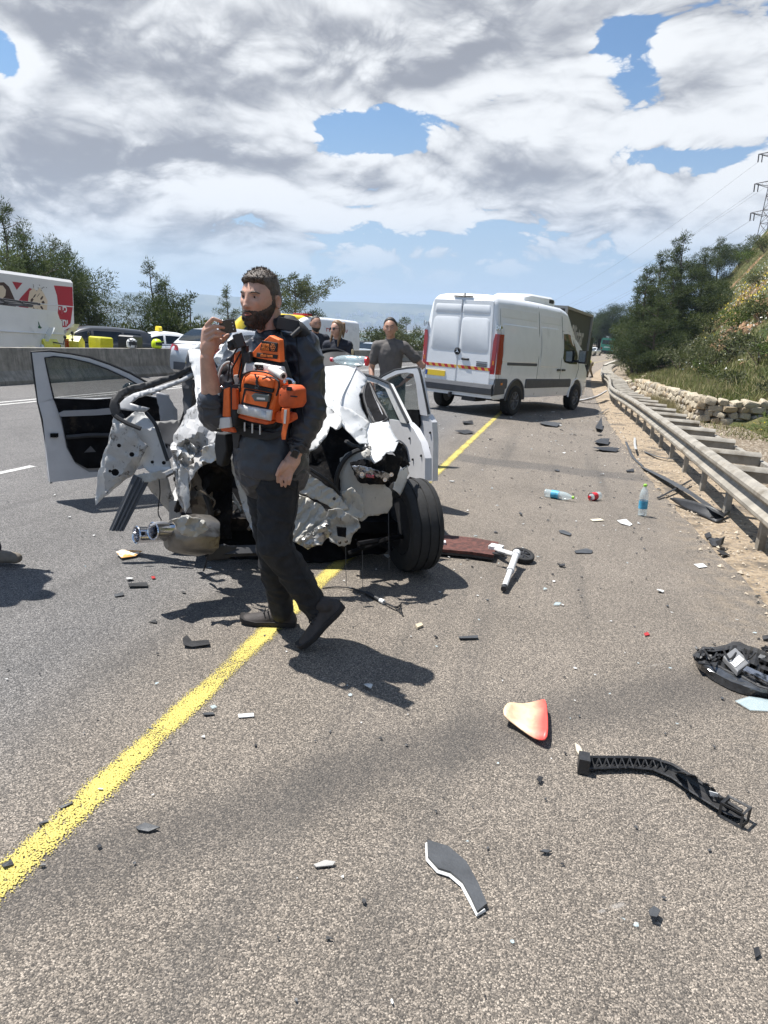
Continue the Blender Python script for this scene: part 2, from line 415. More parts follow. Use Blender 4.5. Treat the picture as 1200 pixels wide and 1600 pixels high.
# ---------------------------------------------------------------- land: verge, hillside, valley, far ridge
def nfun(x, y, sc, seed=0, oct=4):
    v = 0; a = 1; tot = 0
    for o in range(oct):
        v += a * mnoise.noise(Vector((x * sc + seed, y * sc - seed, seed * .37))); tot += a; a *= .55; sc *= 2.1
    return v / tot
def hill_z(s, t):
    """height of the slope to the right above the road"""
    k = 1 + max(0, min(s, 130) - 40) / 165
    toe = ip(s, [(0, 9.5), (14, 8.2), (19.4, 5.0), (22, 4.1), (40, 4.0), (60, 4.2), (300, 4.5)])
    u = t - toe
    base = ip(s, [(19, .05), (20.2, .55), (40, .5), (48, .1), (300, .1)])
    if u < 0: return -.05 + .03 * nfun(s, t, 1.1) if u < -.4 else base * (u + .4) / .4
    z = .32 * u if u < 2 else .64 + 1.08 * (u - 2) if u < 16 else 15.76 + .22 * (u - 16)
    z *= k * ip(s, [(0, .55), (22, .85), (34, 1.), (140, 1.), (230, .25)])
    return base + z + min(u, 3) / 3 * (.85 * nfun(s, t, .14, 3) + .35 * nfun(s, t, .6, 9))
def ground_mat(name, kind):
    M = bpy.data.materials.new(name); M.use_nodes = True; t = NT(M.node_tree); b = t.n['Principled BSDF']
    P = t.add('ShaderNodeTexCoord').outputs['Object']; x, y, z = t.sep(P)
    if kind == 'hill':
        a = t.noise(P, .45, 6, .65); c = t.noise(P, .17, 5, .6); f = t.noise(P, 6, 5, .7)
        col = t.ramp(t.m('ADD', t.m('MULTIPLY', a, .6), t.m('MULTIPLY', f, .4)), [(.3, (.028, .045, .012)), (.46, (.06, .085, .025)), (.56, (.15, .14, .06)), (.68, (.27, .22, .12))])
        soil = t.m('MULTIPLY', t.ss(t.noise(t.vm('ADD', P, (3, 9, 1)), .23, 6, .6), .55, .64), t.ss(z, 1.8, 3.2))
        col = t.mix(soil, col, t.mix(t.ss(f, .3, .7), (.26, .135, .07), (.44, .28, .17)))
        bump, bs = 1.0, 4
    elif kind == 'sand':
        a = t.noise(P, 14, 6, .7); v1 = t.vor(P, 60, 'F1', 'Color'); c = t.sep(v1)
        col = t.mix(t.ss(a, .35, .65), (.26, .20, .135), (.43, .34, .24))
        col = t.mix(t.ss(c[0], .72, .95), col, (.22, .19, .16))
        col = t.mix(t.ss(t.noise(P, 1.6, 5, .7), .5, .64, 0., .8), col, (.10, .088, .075))
        bump, bs = 1.0, 55
    elif kind == 'dirt':
        a = t.noise(P, 9, 6, .7); c = t.sep(t.vor(P, 32, 'F1', 'Color'))
        col = t.mix(t.ss(a, .35, .65), (.10, .078, .055), (.26, .205, .145)); col = t.mix(t.ss(c[1], .7, .95), col, (.48, .42, .34))
        bump, bs = 1.0, 30
    elif kind == 'valley':
        cell = t.sep(t.vor(t.vm('MULTIPLY', P, (.004, .0016, 0)), 1., 'F1', 'Color'))
        col = t.ramp(cell[0], [(.0, (.05, .075, .025)), (.35, (.075, .10, .035)), (.6, (.16, .14, .08)), (.85, (.23, .19, .12))])
        col = t.mix(t.ss(t.noise(P, .012, 5, .6), .52, .60), col, (.025, .04, .015))
        bump, bs = 0, 1
    else:
        col = t.mix(t.ss(t.noise(P, .004, 6, .6), .4, .6), (.035, .05, .022), (.11, .11, .06)); bump, bs = 0, 1
    t.put(b.inputs['Base Color'], col); b.inputs['Roughness'].default_value = .95; b.inputs['Specular IOR Level'].default_value = .2
    if bump:
        bn = t.add('ShaderNodeBump'); bn.inputs['Strength'].default_value = bump; bn.inputs['Distance'].default_value = .3 / bs * 4
        t.put(bn.inputs['Height'], t.noise(P, bs, 5, .7)); t.l.new(bn.outputs[0], b.inputs['Normal'])
    return M
# sandy verge between the asphalt and the guardrail, dirt behind it
mb = MB(); P = []
for s in [-8 + .15 * i for i in range(400)] + [52 + 4 * i for i in range(1, 53)]:
    e = edge(s) - .12; row = []
    for k in range(13):
        t = e + (4.6 - e) * k / 12
        row.append(RD(s, t, -.012 + (0 if k < 1 else .018 * nfun(s, t, 2.3, 5) + .012 * min(1, k / 2)) - (.0 if t < 3 else .0)))
    P.append(row)
mb.grid(P)
def _ver(): 
    M = ground_mat('sandy_gravel', 'sand'); D = ground_mat('dry_dirt', 'dirt'); return M, D
SAND, DIRT = _ver()
mb.mat(SAND); mb.mi = [0 if i % 12 < 4 else 1 for i in range(len(mb.f))]; mb.mats = [SAND, DIRT]
tag(mb.obj('verge', None, recalc=False, angle=0), kind='structure')
# hillside
mb = MB(); P = []
for s in [-6 + 1.0 * i for i in range(100)] + [95 + 4 * i for i in range(1, 50)]:
    P.append([RD(s, t, hill_z(s, t) - (0.04 if t < 4 else 0)) for t in [2.9 + .45 * k for k in range(50)] + [26 + 4 * k for k in range(14)]])
mb.grid(P); tag(mb.obj('hillside', ground_mat('hill_ground', 'hill'), recalc=False, angle=0), kind='structure')
# one sheet of land to the horizon: road bench, then a fall to the plain
def land_z(x, y):
    s = y; t = x - rc(min(max(s, -50), 260)); r = rz(min(max(s, 0), 260))
    out = max(-24 - t, t - 70, s - 255, -60 - s, 0)
    near = r - .09 - (.3 if t > 3 else 0) - (.36 if t < -11.3 else 0) - .22 * min(max(-24 - t, 0), 40)
    far = -72 + .0654 * x + .0466 * y + 3 * nfun(x, y, .002, 2)
    w = min(1, out / 420); w = w * w * (3 - 2 * w)
    return near * (1 - w) + far * w
radii = [0] + [2 * 1.125 ** i for i in range(72)]; radii = [r for r in radii if r < 6500]
mb = MB(); n = 180
P = [[(r * math.sin(2 * PI * k / n), r * math.cos(2 * PI * k / n), land_z(r * math.sin(2 * PI * k / n), r * math.cos(2 * PI * k / n))) for k in range(n + 1)] for r in radii]
mb.grid(P); tag(mb.obj('plain', ground_mat('plain_fields', 'valley'), recalc=False, angle=0), kind='structure')
# long ridge across the plain
e2 = (Vector((0, 1, 0)) - GUP * GUP.y).normalized(); e1 = e2.cross(GUP)
def gpt(az, d, h): return EYE + e1 * (d * math.sin(az)) + e2 * (d * math.cos(az)) + GUP * h
mb = MB(); P = []
for i in range(241):
    az = math.radians(-75 + i * .5); dg = math.degrees(az)
    hh = ip(dg, [(-75, 150), (-38, 150), (-33, 152), (-24, 118), (-13, 84), (-8, 60), (-2, 34), (3, 6), (10, -20), (45, -40)]) + 20 * nfun(i * .07, 0, 1.0, 4, 5)
    P.append([gpt(az, 4300, -76), gpt(az, 4700, -70 + (hh + 70) * .5 + 22 * nfun(i * .2, 1, 1)), gpt(az, 5000, hh), gpt(az, 5600, -76)])
mb.grid(P); tag(mb.obj('ridge', ground_mat('ridge_ground', 'ridge'), recalc=False, angle=0), kind='structure')
# towns on the plain and the ridge, long pale sheds in the fields
mb = MB(); wmat = material('far_buildings', (.55, .53, .5), .8); R2 = random.Random(3)
Rg = Matrix((e1, e2, GUP)).transposed()
for i in range(420):
    az = math.radians(R2.gauss(-13, 5)); d = R2.uniform(3400, 4700); h = R2.choice([8, 10, 14, 20, 34])
    zz = -70 if d < 4300 else -70 + (d - 4300) * .2
    c = gpt(az, d, zz + h / 2 + 4); mb.mat(wmat); o = len(mb.v)
    w = R2.uniform(10, 26); mb.box(c, (w, w, h))
tag(mb.obj('distant_town', wmat, smooth=False), kind='stuff')
mb = MB()
for i in range(16):
    az = math.radians(R2.uniform(-20, 8)); d = R2.uniform(1500, 2700); mb.box(gpt(az, d, -68), (R2.uniform(60, 150), 20, 7))
tag(mb.obj('distant_sheds', wmat, smooth=False), kind='stuff')
# ---------------------------------------------------------------- the air
HZ0, HZ1 = -82, 182
hz = bpy.data.materials.new('haze_air'); hz.use_nodes = True; t = NT(hz.node_tree); t.n.remove(t.n['Principled BSDF'])
pv = t.add('ShaderNodeVolumePrincipled'); pv.inputs['Density'].default_value = HAZE; pv.inputs['Color'].default_value = (.62, .78, 1, 1); pv.inputs['Anisotropy'].default_value = .2
t.l.new(pv.outputs[0], t.n['Material Output'].inputs['Volume'])
mb = MB(); mb.xf = Matrix.Translation(EYE) @ Rg.to_4x4()
mb.box((0, 0, (HZ0 + HZ1) / 2), (13600, 13600, HZ1 - HZ0)); tag(mb.obj('haze', hz, smooth=False), kind='stuff')
# ---------------------------------------------------------------- concrete barrier down the middle of the motorway
def concrete_mat():
    M = bpy.data.materials.new('stained_concrete'); M.use_nodes = True; t = NT(M.node_tree); b = t.n['Principled BSDF']
    P = t.add('ShaderNodeTexCoord').outputs['Object']; x, y, z = t.sep(P)
    streak = t.noise(t.comb(t.m('MULTIPLY', y, 6.), 0., t.m('MULTIPLY', z, .55)), 1.7, 5, .7)
    n = t.noise(P, 5, 6, .65)
    col = t.mix(t.ss(n, .3, .7), (.20, .185, .155), (.33, .305, .262))
    col = t.mix(t.ss(streak, .45, .72, 0., .75), col, (.085, .078, .066))
    col = t.mix(t.ss(t.noise(P, 1.1, 5, .6), .5, .7, 0., .5), col, (.12, .11, .094))
    t.put(b.inputs['Base Color'], col); b.inputs['Roughness'].default_value = .9
    bn = t.add('ShaderNodeBump'); bn.inputs['Strength'].default_value = .5; bn.inputs['Distance'].default_value = .02
    t.put(bn.inputs['Height'], t.noise(P, 28, 5, .7)); t.l.new(bn.outputs[0], b.inputs['Normal'])
    return M
prof = [(-.31, 0), (-.31, .075), (-.15, .27), (-.095, .70), (-.085, .735), (.085, .735), (.095, .70), (.15, .27), (.31, .075), (.31, 0)]
mb = MB(); ss = [-8 + 2 * i for i in range(50)] + [92 + 4 * i for i in range(1, 36)]
mb.rings([[RD(s, -11.31 + a, h + .001 + .006 * fn3((s, a, 0), .7)) for a, h in prof] for s in ss])
tag(mb.obj('concrete_barrier', concrete_mat(), angle=30), 'long weathered concrete barrier with dark streaks dividing the two carriageways', 'barrier')

# ---------------------------------------------------------------- steel guardrail along the verge
galv = material('galvanised_steel', (.33, .30, .25), .55, .35, vary=.22, scale=5, dark=(.17, .14, .10), dscale=2.2, dcut=(.5, .72), bump=.15, bscale=40)
galv2 = material('dusty_steel', (.30, .28, .24), .65, .25, vary=.2, scale=9, dark=(.14, .115, .085), dscale=3, dcut=(.45, .7), bump=.2, bscale=60)
GR = thing('guardrail', 'long steel guardrail with two beams and cross pieces along the sandy verge', 'guardrail', Matrix.Identity(4))
def g_t(s):        # where the front face runs; knocked out of line further off
    return 1.72 - .16 * math.exp(-((s - 24) / 5) ** 2) + .12 * math.exp(-((s - 33) / 5) ** 2)
def g_h(s): return -.05 * math.exp(-((s - 26) / 6) ** 2)
wprof = [(.075, .545), (.03, .535), (.0, .505), (.0, .475), (.055, .435), (.07, .41), (.055, .385), (.0, .345), (.0, .315), (.03, .285), (.075, .272)]
def beam(s0, s1, prof, th, n):
    mb = MB(); rings = []
    for i in range(n + 1):
        s = s0 + (s1 - s0) * i / n; T = g_t(s); H = g_h(s)
        rings.append([RD(s, T + a, h + H) for a, h in prof] + [RD(s, T + a + th, h + H * 1 + (th * .3 if k == 0 else -th * .3 if k == len(prof) - 1 else 0)) for k, (a, h) in reversed(list(enumerate(prof)))])
    return mb.rings(rings)
s = 1.0; k = 0
while s < 78:
    L = 4.0; pr = [(a - .004 * (k % 2), h) for a, h in wprof]
    beam(s - .16, s + L + .16, pr, .006, 8).obj('rail_beam', galv, GR, angle=25)
    beam(s - .05, s + L + .05, [(.74, .44), (.70, .43), (.70, .29), (.74, .28)], .006, 6).obj('rear_beam', galv2, GR, angle=25)
    for j in (0.25, 3.75):
        for hh in (.50, .325):
            if s < 22:
                mb = MB(); c = RD(s + j, g_t(s + j) + .001, hh); mb.ell(c, (.012, .018, .018), n=8, m=5); mb.obj('bolt', galv2, GR)
    s += L; k += 1
def post_bm(s, T):
    mb = MB(); w, d, th = .10, .055, .006
    pr = [(-w / 2, 0), (w / 2, 0), (w / 2, d), (w / 2 - .02, d), (w / 2 - .02, d - th), (w / 2 - th, d - th), (w / 2 - th, th), (-w / 2 + th, th), (-w / 2 + th, d - th), (-w / 2 + .02, d - th), (-w / 2 + .02, d), (-w / 2, d)]
    lean = .02 * fn3((s, 0, 0), 3)
    mb.rings([[RD(s + a, T + b + h * lean, h) for a, b in pr] for h in (-.25, .1, .50)]); return mb
s = 2.34
while s < 78:
    T = g_t(s)
    post_bm(s, T + .10).obj('post', galv2, GR, angle=25)
    mb = MB(); th = .006                     # open channel reaching back to the rear beam: web towards us, lips top and bottom
    H = g_h(s)
    pr = [(-.004, .478), (-.040, .486), (-.036, .496), (.0, .530), (.07, .530), (.07, .512), (.006, .512), (.006, .385), (.07, .388), (.07, .375), (0, .375)]
    mb.rings([[RD(s - .02 + a, T + x, h + H) for a, h in pr] for x in (.082, .40, .70)])
    for x in (.18, .60):
        mb.ell(RD(s - .022, T + x, .45 + H), (.014, .006, .014), n=8, m=5)
    mb.obj('cross_piece', galv, GR, angle=25)
    s += 1.333
# rail beyond the bend in a last low concrete end block
mb = MB(); mb.rings([[RD(q, 1.75 + a, h) for a, h in [(-.25, 0), (-.12, .62), (.12, .62), (.25, 0)]] for q in [66 + 4 * i for i in range(30)]])
tag(mb.obj('parapet', material('pale_concrete', (.42, .39, .33), .9, vary=.15, bump=.3)), 'low pale concrete parapet carrying on where the steel guardrail ends', 'parapet')

# ---------------------------------------------------------------- dry-stone retaining wall
stone_m = [material('limestone_%s' % n, tuple(v * .8 for v in c), .92, vary=.22, scale=6, dark=(.20, .15, .10), dscale=5, dcut=(.55, .75), bump=.8, bscale=22, bdist=.03) for n, c in (('pale', (.58, .50, .37)), ('ochre', (.52, .41, .27)), ('grey', (.44, .39, .32)))]
mortar = material('earth_joint', (.16, .125, .085), .95, vary=.3, scale=14, bump=.8, bscale=40)
def stone_mesh(seed, m):
    bm = bmesh.new(); bmesh.ops.create_icosphere(bm, subdivisions=2, radius=1)
    for v in bm.verts:
        c = v.co; e = .42; p = Vector([math.copysign(abs(q) ** e, q) for q in c])
        v.co = p * (.86 + .22 * fn3(c, 1.3, seed * 7.7) + .07 * fn3(c, 4, seed)) * .78
    me = bpy.data.meshes.new('stone'); bm.to_mesh(me); bm.free(); me.materials.append(m)
    me.polygons.foreach_set('use_smooth', [True] * len(me.polygons)); me.set_sharp_from_angle(angle=math.radians(28)); return me
STONES = [stone_mesh(i, stone_m[(0, 0, 1, 0, 2, 0)[i % 6]]) for i in range(12)]
WL = thing('stone_wall', 'low retaining wall of pale rough limestone blocks at the foot of the slope', 'wall', Matrix.Identity(4))
corner = RD(19.6, 3.72); 
path = [RD(20.2, 7.4), RD(19.75, 5.4), RD(19.55, 4.3), corner, RD(21.0, 3.62), RD(26, 3.5), RD(32, 3.45), RD(38, 3.55), RD(43, 3.6)]
def along(P, step):
    out = []; 
    for a, b in zip(P, P[1:]):
        n = max(1, round((b - a).length / step))
        out += [(a + (b - a) * k / n, (b - a).normalized()) for k in range(n)]
    return out
def wall_h(p): return ip(p.y, [(19, .66), (22, .62), (34, .52), (38, .40), (43, .15)])
mb = MB(); core = []
for p, d in along(path, .5):
    nrm = Vector((-d.y, d.x, 0)); nrm = nrm if nrm.dot(Vector((0, 0, 0)) - p) > 0 else -nrm     # towards the road
    h = wall_h(p) - .07
    core.append([p + nrm * .02 + Vector((0, 0, -.2)), p + nrm * -.03 + Vector((0, 0, h)), p - nrm * .34 + Vector((0, 0, h)), p - nrm * .4 + Vector((0, 0, -.2))])
mb.rings(core); mb.obj('core', mortar, WL)
R3 = random.Random(11); cnt = 0
for a, b in zip(path, path[1:]):
    d = (b - a).normalized(); L = (b - a).length; nrm = Vector((-d.y, d.x, 0)); nrm = nrm if nrm.dot(-a) > 0 else -nrm
    far = a.y > 25; z = 0; rows = 4 if not far else 3
    for r in range(rows):
        u = R3.uniform(-.1, .1)
        while u < L:
            w = R3.uniform(.20, .46) * (1.35 if far else 1.); p = a + d * (u + w / 2); H = wall_h(p); h = H / rows
            u += w
            if H < .36 or cnt >= 292: continue
            o = link('stone', STONES[R3.randrange(12)], WL); cnt += 1
            o.matrix_world = Matrix.Translation(p + nrm * R3.uniform(.0, .05) + Vector((0, 0, h * (r + .5) + R3.uniform(-.03, .03)))) @ Matrix.Rotation(math.atan2(d.y, d.x), 4, 'Z') @ Euler((R3.uniform(-.2, .2), R3.uniform(-.38, .38), R3.uniform(-.2, .2))).to_matrix().to_4x4() @ Matrix.Diagonal((w * R3.uniform(.66, .76), .22, h * R3.uniform(.74, .94), 1))
# tumbled rubble where the wall has fallen, and stones in the dirt
mb = MB(); 
def rubble(n, fs, ft, sz):
    for i in range(n):
        s = fs(); t = ft(s); r = sz(); me = STONES[R3.randrange(12)]; mb.mat(me.materials[0])
        M = Matrix.Translation(RD(s, t, hill_z(s, t) * (t > 3.4) + r * .35)) @ Euler((R3.random() * 6, R3.random() * 6, R3.random() * 6)).to_matrix().to_4x4() @ Matrix.Diagonal((r, r * .8, r * .6, 1))
        mb.xf = M; mb.add([v.co for v in me.vertices], [tuple(p.vertices) for p in me.polygons]); mb.xf = None
rubble(60, lambda: R3.uniform(30, 46), lambda s: R3.gauss(3.3, .45), lambda: R3.uniform(.07, .26))
rubble(70, lambda: R3.uniform(5, 30), lambda s: R3.uniform(2.6, 3.7), lambda: R3.uniform(.03, .10))
tag(mb.obj('rubble', None, angle=28), kind='stuff')
# gravel strewn over the sandy strip
mb = MB(); gm = [material('pebble_pale', (.50, .42, .32), .9), material('pebble_dark', (.07, .066, .06), .85)]
for i in range(2600):
    s = 2 + 22 * R3.random() ** 1.4; t = edge(s) + R3.uniform(-.12, 1.5); r = R3.uniform(.005, .017) * (1 + (R3.random() > .95)); mb.mat(gm[R3.random() < .33])
    a = R3.random() * 6; p = RD(s, t, .006)
    mb.add([p + Vector((math.cos(a + q) * r, math.sin(a + q) * r * .8, 0)) for q in (0, 1.6, 3.1, 4.7)] + [p + Vector((0, 0, r * .8))], [(0, 1, 4), (1, 2, 4), (2, 3, 4), (3, 0, 4)])
tag(mb.obj('loose_gravel', None, smooth=False, recalc=False), kind='stuff')

# ---------------------------------------------------------------- foliage
def leaf_mat(name, a, b, rough=.75, sc=.8, trans=.25):
    M = bpy.data.materials.new(name); M.use_nodes = True; t = NT(M.node_tree); p = t.n['Principled BSDF']
    P = t.add('ShaderNodeTexCoord').outputs['Object']; n = t.m('ADD', t.m('MULTIPLY', t.noise(P, sc, 3, .6), .6), t.m('MULTIPLY', t.noise(P, 11, 2, .6), .4))
    col = t.mix(t.ss(n, .36, .64), a, b); t.put(p.inputs['Base Color'], col); p.inputs['Roughness'].default_value = rough; p.inputs['Specular IOR Level'].default_value = .25
    tr = t.add('ShaderNodeBsdfTranslucent'); t.put(tr.inputs[0], t.mix(.5, col, (.10, .14, .02))); mx = t.add('ShaderNodeMixShader'); mx.inputs[0].default_value = trans
    t.l.new(p.outputs[0], mx.inputs[1]); t.l.new(tr.outputs[0], mx.inputs[2]); t.l.new(mx.outputs[0], t.n['Material Output'].inputs[0]); return M
PINE = leaf_mat('pine_needles', (.016, .028, .013), (.052, .072, .032)); PINE2 = leaf_mat('pine_needles_light', (.034, .050, .020), (.095, .115, .048))
SHRUB = leaf_mat('shrub_leaves', (.035, .05, .018), (.11, .12, .045), sc=2); OLIVE = leaf_mat('olive_leaves', (.05, .06, .03), (.15, .155, .085), sc=2)
GREENB = leaf_mat('fresh_leaves', (.05, .085, .018), (.13, .17, .04), sc=2)
BARK = material('bark', (.085, .065, .05), .95, vary=.3, scale=12, bump=.8, bscale=30)
def blades(C, nd, ln, wd, rg, tri=True, droop=0.):
    """leaf-sized triangles at points C along directions nd"""
    n = len(C); d = nd / (np.linalg.norm(nd, axis=1, keepdims=True) + 1e-9)
    a = rg.normal(size=(n, 3)); s = np.cross(d, a); s /= np.linalg.norm(s, axis=1, keepdims=True) + 1e-9
    L = (ln * rg.uniform(.6, 1.3, n))[:, None]; w = (wd * rg.uniform(.7, 1.3, n))[:, None]
    tip = C + d * L; tip[:, 2] -= droop * L[:, 0]
    V = np.stack([C + s * w * .5, C - s * w * .5, tip], 1).reshape(-1, 3)
    return V, np.arange(3 * n).reshape(-1, 3)
def leafy(name, clumps, per, ln, wd, mats, seed, parent=None, up=.35, droop=0., fill=.55):
    """foliage: for every clump (centre, radius vector) short leaves spread through its outer volume, pointing outwards"""
    rg = np.random.default_rng(seed); VV = []; mi = []
    for c, r in clumps:
        n = max(4, int(per * (r[0] * r[1] * r[2]) ** .66)); d = rg.normal(size=(n, 3)); d /= np.linalg.norm(d, axis=1, keepdims=True)
        q = rg.uniform(fill, 1, n)[:, None] ** .6; wob = 1 + .25 * np.sin(d[:, :1] * 5 + c[0]) * np.cos(d[:, 1:2] * 4 + c[2])
        C = np.array(c) + d * np.array(r) * q * wob
        nd = d + rg.normal(size=(n, 3)) * .55; nd[:, 2] += up
        V, F = blades(C, nd, ln, wd, rg, droop=droop); VV.append(V); mi.append(np.full(n, rg.integers(len(mats)) if len(mats) > 1 else 0))
    V = np.concatenate(VV); F = np.arange(len(V)).reshape(-1, 3)
    return link(name, raw_mesh(name, V, F, mats, np.concatenate(mi)), parent)
def tree(label, base, h, w, kind, seed, group=None, dense=1., mats=None, bare=.18, lean=(0, 0)):
    """pine or broadleaf: tapered trunk with limbs, crown of leaf clumps carried by the limbs"""
    R = random.Random(seed); up = GUP; base = Vector(base)
    r = thing('pine_tree' if kind == 'pine' else 'tree', label, 'tree', upright(base.x, base.y, base.z), group)
    mb = MB(); top = Vector((lean[0], lean[1], h)); clumps = []
    spine = [Vector((top.x * q * q + .025 * h * fn3((q * 3, seed, 0), 1), top.y * q * q + .025 * h * fn3((q * 3, 0, seed), 1), h * q)) for q in [i / 10 for i in range(11)]]
    tr = .014 * h + .05; mb.tube(spine, [tr * (1 - .92 * i / 10) for i in range(11)], 7)
    nl = int(h * (4.6 if kind == 'pine' else 3.2)) + 6
    for i in range(nl):
        q = bare + (1 - bare) * ((i + R.random()) / nl); az = R.random() * 2 * PI + i * 2.4
        k = q * 10; p = spine[int(min(k, 9))].lerp(spine[int(min(k, 9)) + 1], k - int(min(k, 9)))
        if kind == 'pine': ln = w * .62 * (1.10 - q) ** .95 * R.uniform(.55, 1.15); rise = R.uniform(.15, .6)
        else: ln = w * .5 * math.sqrt(max(.05, 1 - (2 * (q - bare) / (1 - bare) - .9) ** 2)) * R.uniform(.6, 1.1); rise = R.uniform(.3, .8)
        d = Vector((math.cos(az), math.sin(az), rise)); e = p + d * ln
        mb.tube([p, p + d * ln * .5 + Vector((0, 0, -.04 * ln)), e], [tr * .32 * (1 - .6 * q), tr * .2 * (1 - .6 * q), .012], 5)
        for f in (.45, .75, 1.0):
            if f < 1 and R.random() < .25: continue
            c = p + d * ln * f + Vector((R.gauss(0, .12), R.gauss(0, .12), R.gauss(.05, .12))) * ln * .5
            s = max(.17, ln * R.uniform(.23, .38)) * (.8 + .3 * f); clumps.append((c, (s, s, s * R.uniform(.55, .85))))
    clumps.append((top, (.12 * w * .5 + .1, .12 * w * .5 + .1, .3 + .03 * h)))
    mb.obj('trunk', BARK, r)
    lf = (.20, .040) if kind == 'pine' else (.14, .075)
    sc = max(.7, min(2.2, h / 7))
    leafy('crown', clumps, 620 * dense / sc ** 1.4, lf[0] * sc ** .7, lf[1] * sc ** .8, mats or ([PINE, PINE2] if kind == 'pine' else [SHRUB]), seed, r, fill=.15)
    return r
def G_at(s, t): return RD(s, t, hill_z(s, t) if t > 3 else (-.45 - .22 * max(0, -24 - t)))
def tree_px(label, px, py_top, s, w, kind, seed, sink=0., **kw):
    """a tree standing at distance s along the road whose tip shows at pixel (px, py_top)"""
    d = pix_dir(px, py_top); p = EYE + d * (s / d.y); t = p.x - rc(s); g = G_at(s, t); g.z -= sink
    return tree(label, g, (p - g).dot(GUP), w, kind, seed, **kw)
# trees beyond the opposite carriageway
GT = 'pines and other trees beyond the opposite carriageway'
tree_px('tallest pine at the far left above the red and white truck', 22, 330, 24, 5.6, 'pine', 101, group=GT, dense=1.15)
tree_px('bushy pine at the left edge behind the white pickup', -35, 372, 23, 5.4, 'pine', 102, group=GT, dense=1.15)
tree_px('slim pine between the tallest pine and the broad pine', 54, 362, 26, 4.8, 'pine', 103, group=GT, dense=1.15)
tree_px('broad dark pine behind the middle of the red truck', 92, 382, 27, 4.6, 'pine', 104, group=GT, dense=1.15)
tree_px('pointed pine right of the broad dark pine', 116, 392, 29, 3.2, 'pine', 105, group=GT, dense=1.15)
tree_px('lower rounded pine at the right end of the left group', 142, 430, 30, 3.2, 'pine', 106, group=GT, dense=1.15)
tree_px('lone pointed pine above the white taxi', 246, 414, 34, 3.4, 'pine', 107, group=GT, mats=[PINE2, PINE])
tree_px('smaller pine leaning out to the right of the lone pine', 268, 440, 35, 2.6, 'pine', 108, group=GT, mats=[PINE2, PINE])
tree_px('dark rounded bushy tree left of the raised phone', 303, 466, 33, 3.2, 'broad', 109, group=GT, mats=[PINE], bare=.05)
tree_px('loose pine just left of the bearded face', 362, 454, 42, 3.0, 'pine', 110, group=GT, mats=[PINE2])
tree_px('round grey green tree behind the shoulder of the bearded man', 470, 434, 46, 4.6, 'broad', 111, group=GT, mats=[OLIVE, SHRUB], dense=1.1, bare=.25)
tree_px('low tree behind the grey T-shirt man', 640, 502, 60, 3.4, 'broad', 112, group=GT, mats=[SHRUB], bare=.05)
def shrub(label, s, t, r, h, mats, seed, group, leaf=(.13, .06), per=700, z=None, name='shrub'):
    R = random.Random(seed); g = G_at(s, t) if z is None else RD(s, t, z)
    o = thing(name, label, 'shrub', upright(g.x, g.y, g.z), group); cl = []; mb = MB()
    for i in range(7):
        a = R.random() * 6.28; q = R.random() ** .5 * r * .75; c = Vector((math.cos(a) * q, math.sin(a) * q, h * R.uniform(.25, .8))); k = R.uniform(.3, .55)
        cl.append((c, (r * k, r * k, h * k * .75))); mb.tube([(0, 0, -.1), c * .6, c], [.02 * h + .012, .012 * h + .008, .006], 5)
    mb.obj('stems', BARK, o); leafy('foliage', cl, per, leaf[0], leaf[1], mats, seed, o, fill=.1); return o
GS = 'shrubs behind the opposite carriageway'
R4 = random.Random(5)
for i, (px, top, lab) in enumerate([(200, 508, 'dark shrub behind the motorcycle'), (226, 498, 'dense shrub left of the taxi roof light'), (252, 486, 'dense shrub behind the taxi roof light'), (283, 492, 'dark shrub right of the taxi roof light'), (325, 505, 'low shrub behind the raised hand'),
        (580, 515, 'yellow green shrub right of the white ambulance van'), (603, 513, 'olive shrub just left of the T-shirt man'), (628, 511, 'olive shrub behind the T-shirt man'), (655, 516, 'small shrub at the left edge of the white van')]):
    s = 30 if px < 400 else 58; d = pix_dir(px, top); p = EYE + d * (s / d.y); t = p.x - rc(s); g = G_at(s, t)
    shrub(lab, s, t, 1.5 if px < 400 else 1.9, max(.8, (p - g).dot(GUP)), [SHRUB, OLIVE] if px > 400 else [PINE, SHRUB], 300 + i, GS, leaf=(.20, .09), per=420)
# dark wood where the road bends away
GW = 'dark trees where the road bends out of sight'
for i, (px, top, s, w, lab) in enumerate([(940, 492, 190, 13, 'tallest dark conifer beyond the grey box truck'), (925, 512, 195, 10, 'dark conifer just right of the grey box truck'), (958, 507, 190, 11, 'broad dark tree behind the green coach'), (1000, 508, 160, 9, 'dark tree right of the green coach roof'), (912, 508, 170, 10, 'dark tree partly behind the grey box truck'), (970, 515, 200, 11, 'low dark tree behind the coach roof'), (895, 514, 180, 10, 'dark tree hidden behind the box truck'), (1012, 512, 165, 10, 'dark tree at the foot of the slope beyond the coach')]):
    tree_px(lab, px, top, s, w, 'broad', 130 + i, group=GW, mats=[PINE], bare=.02, dense=.9)
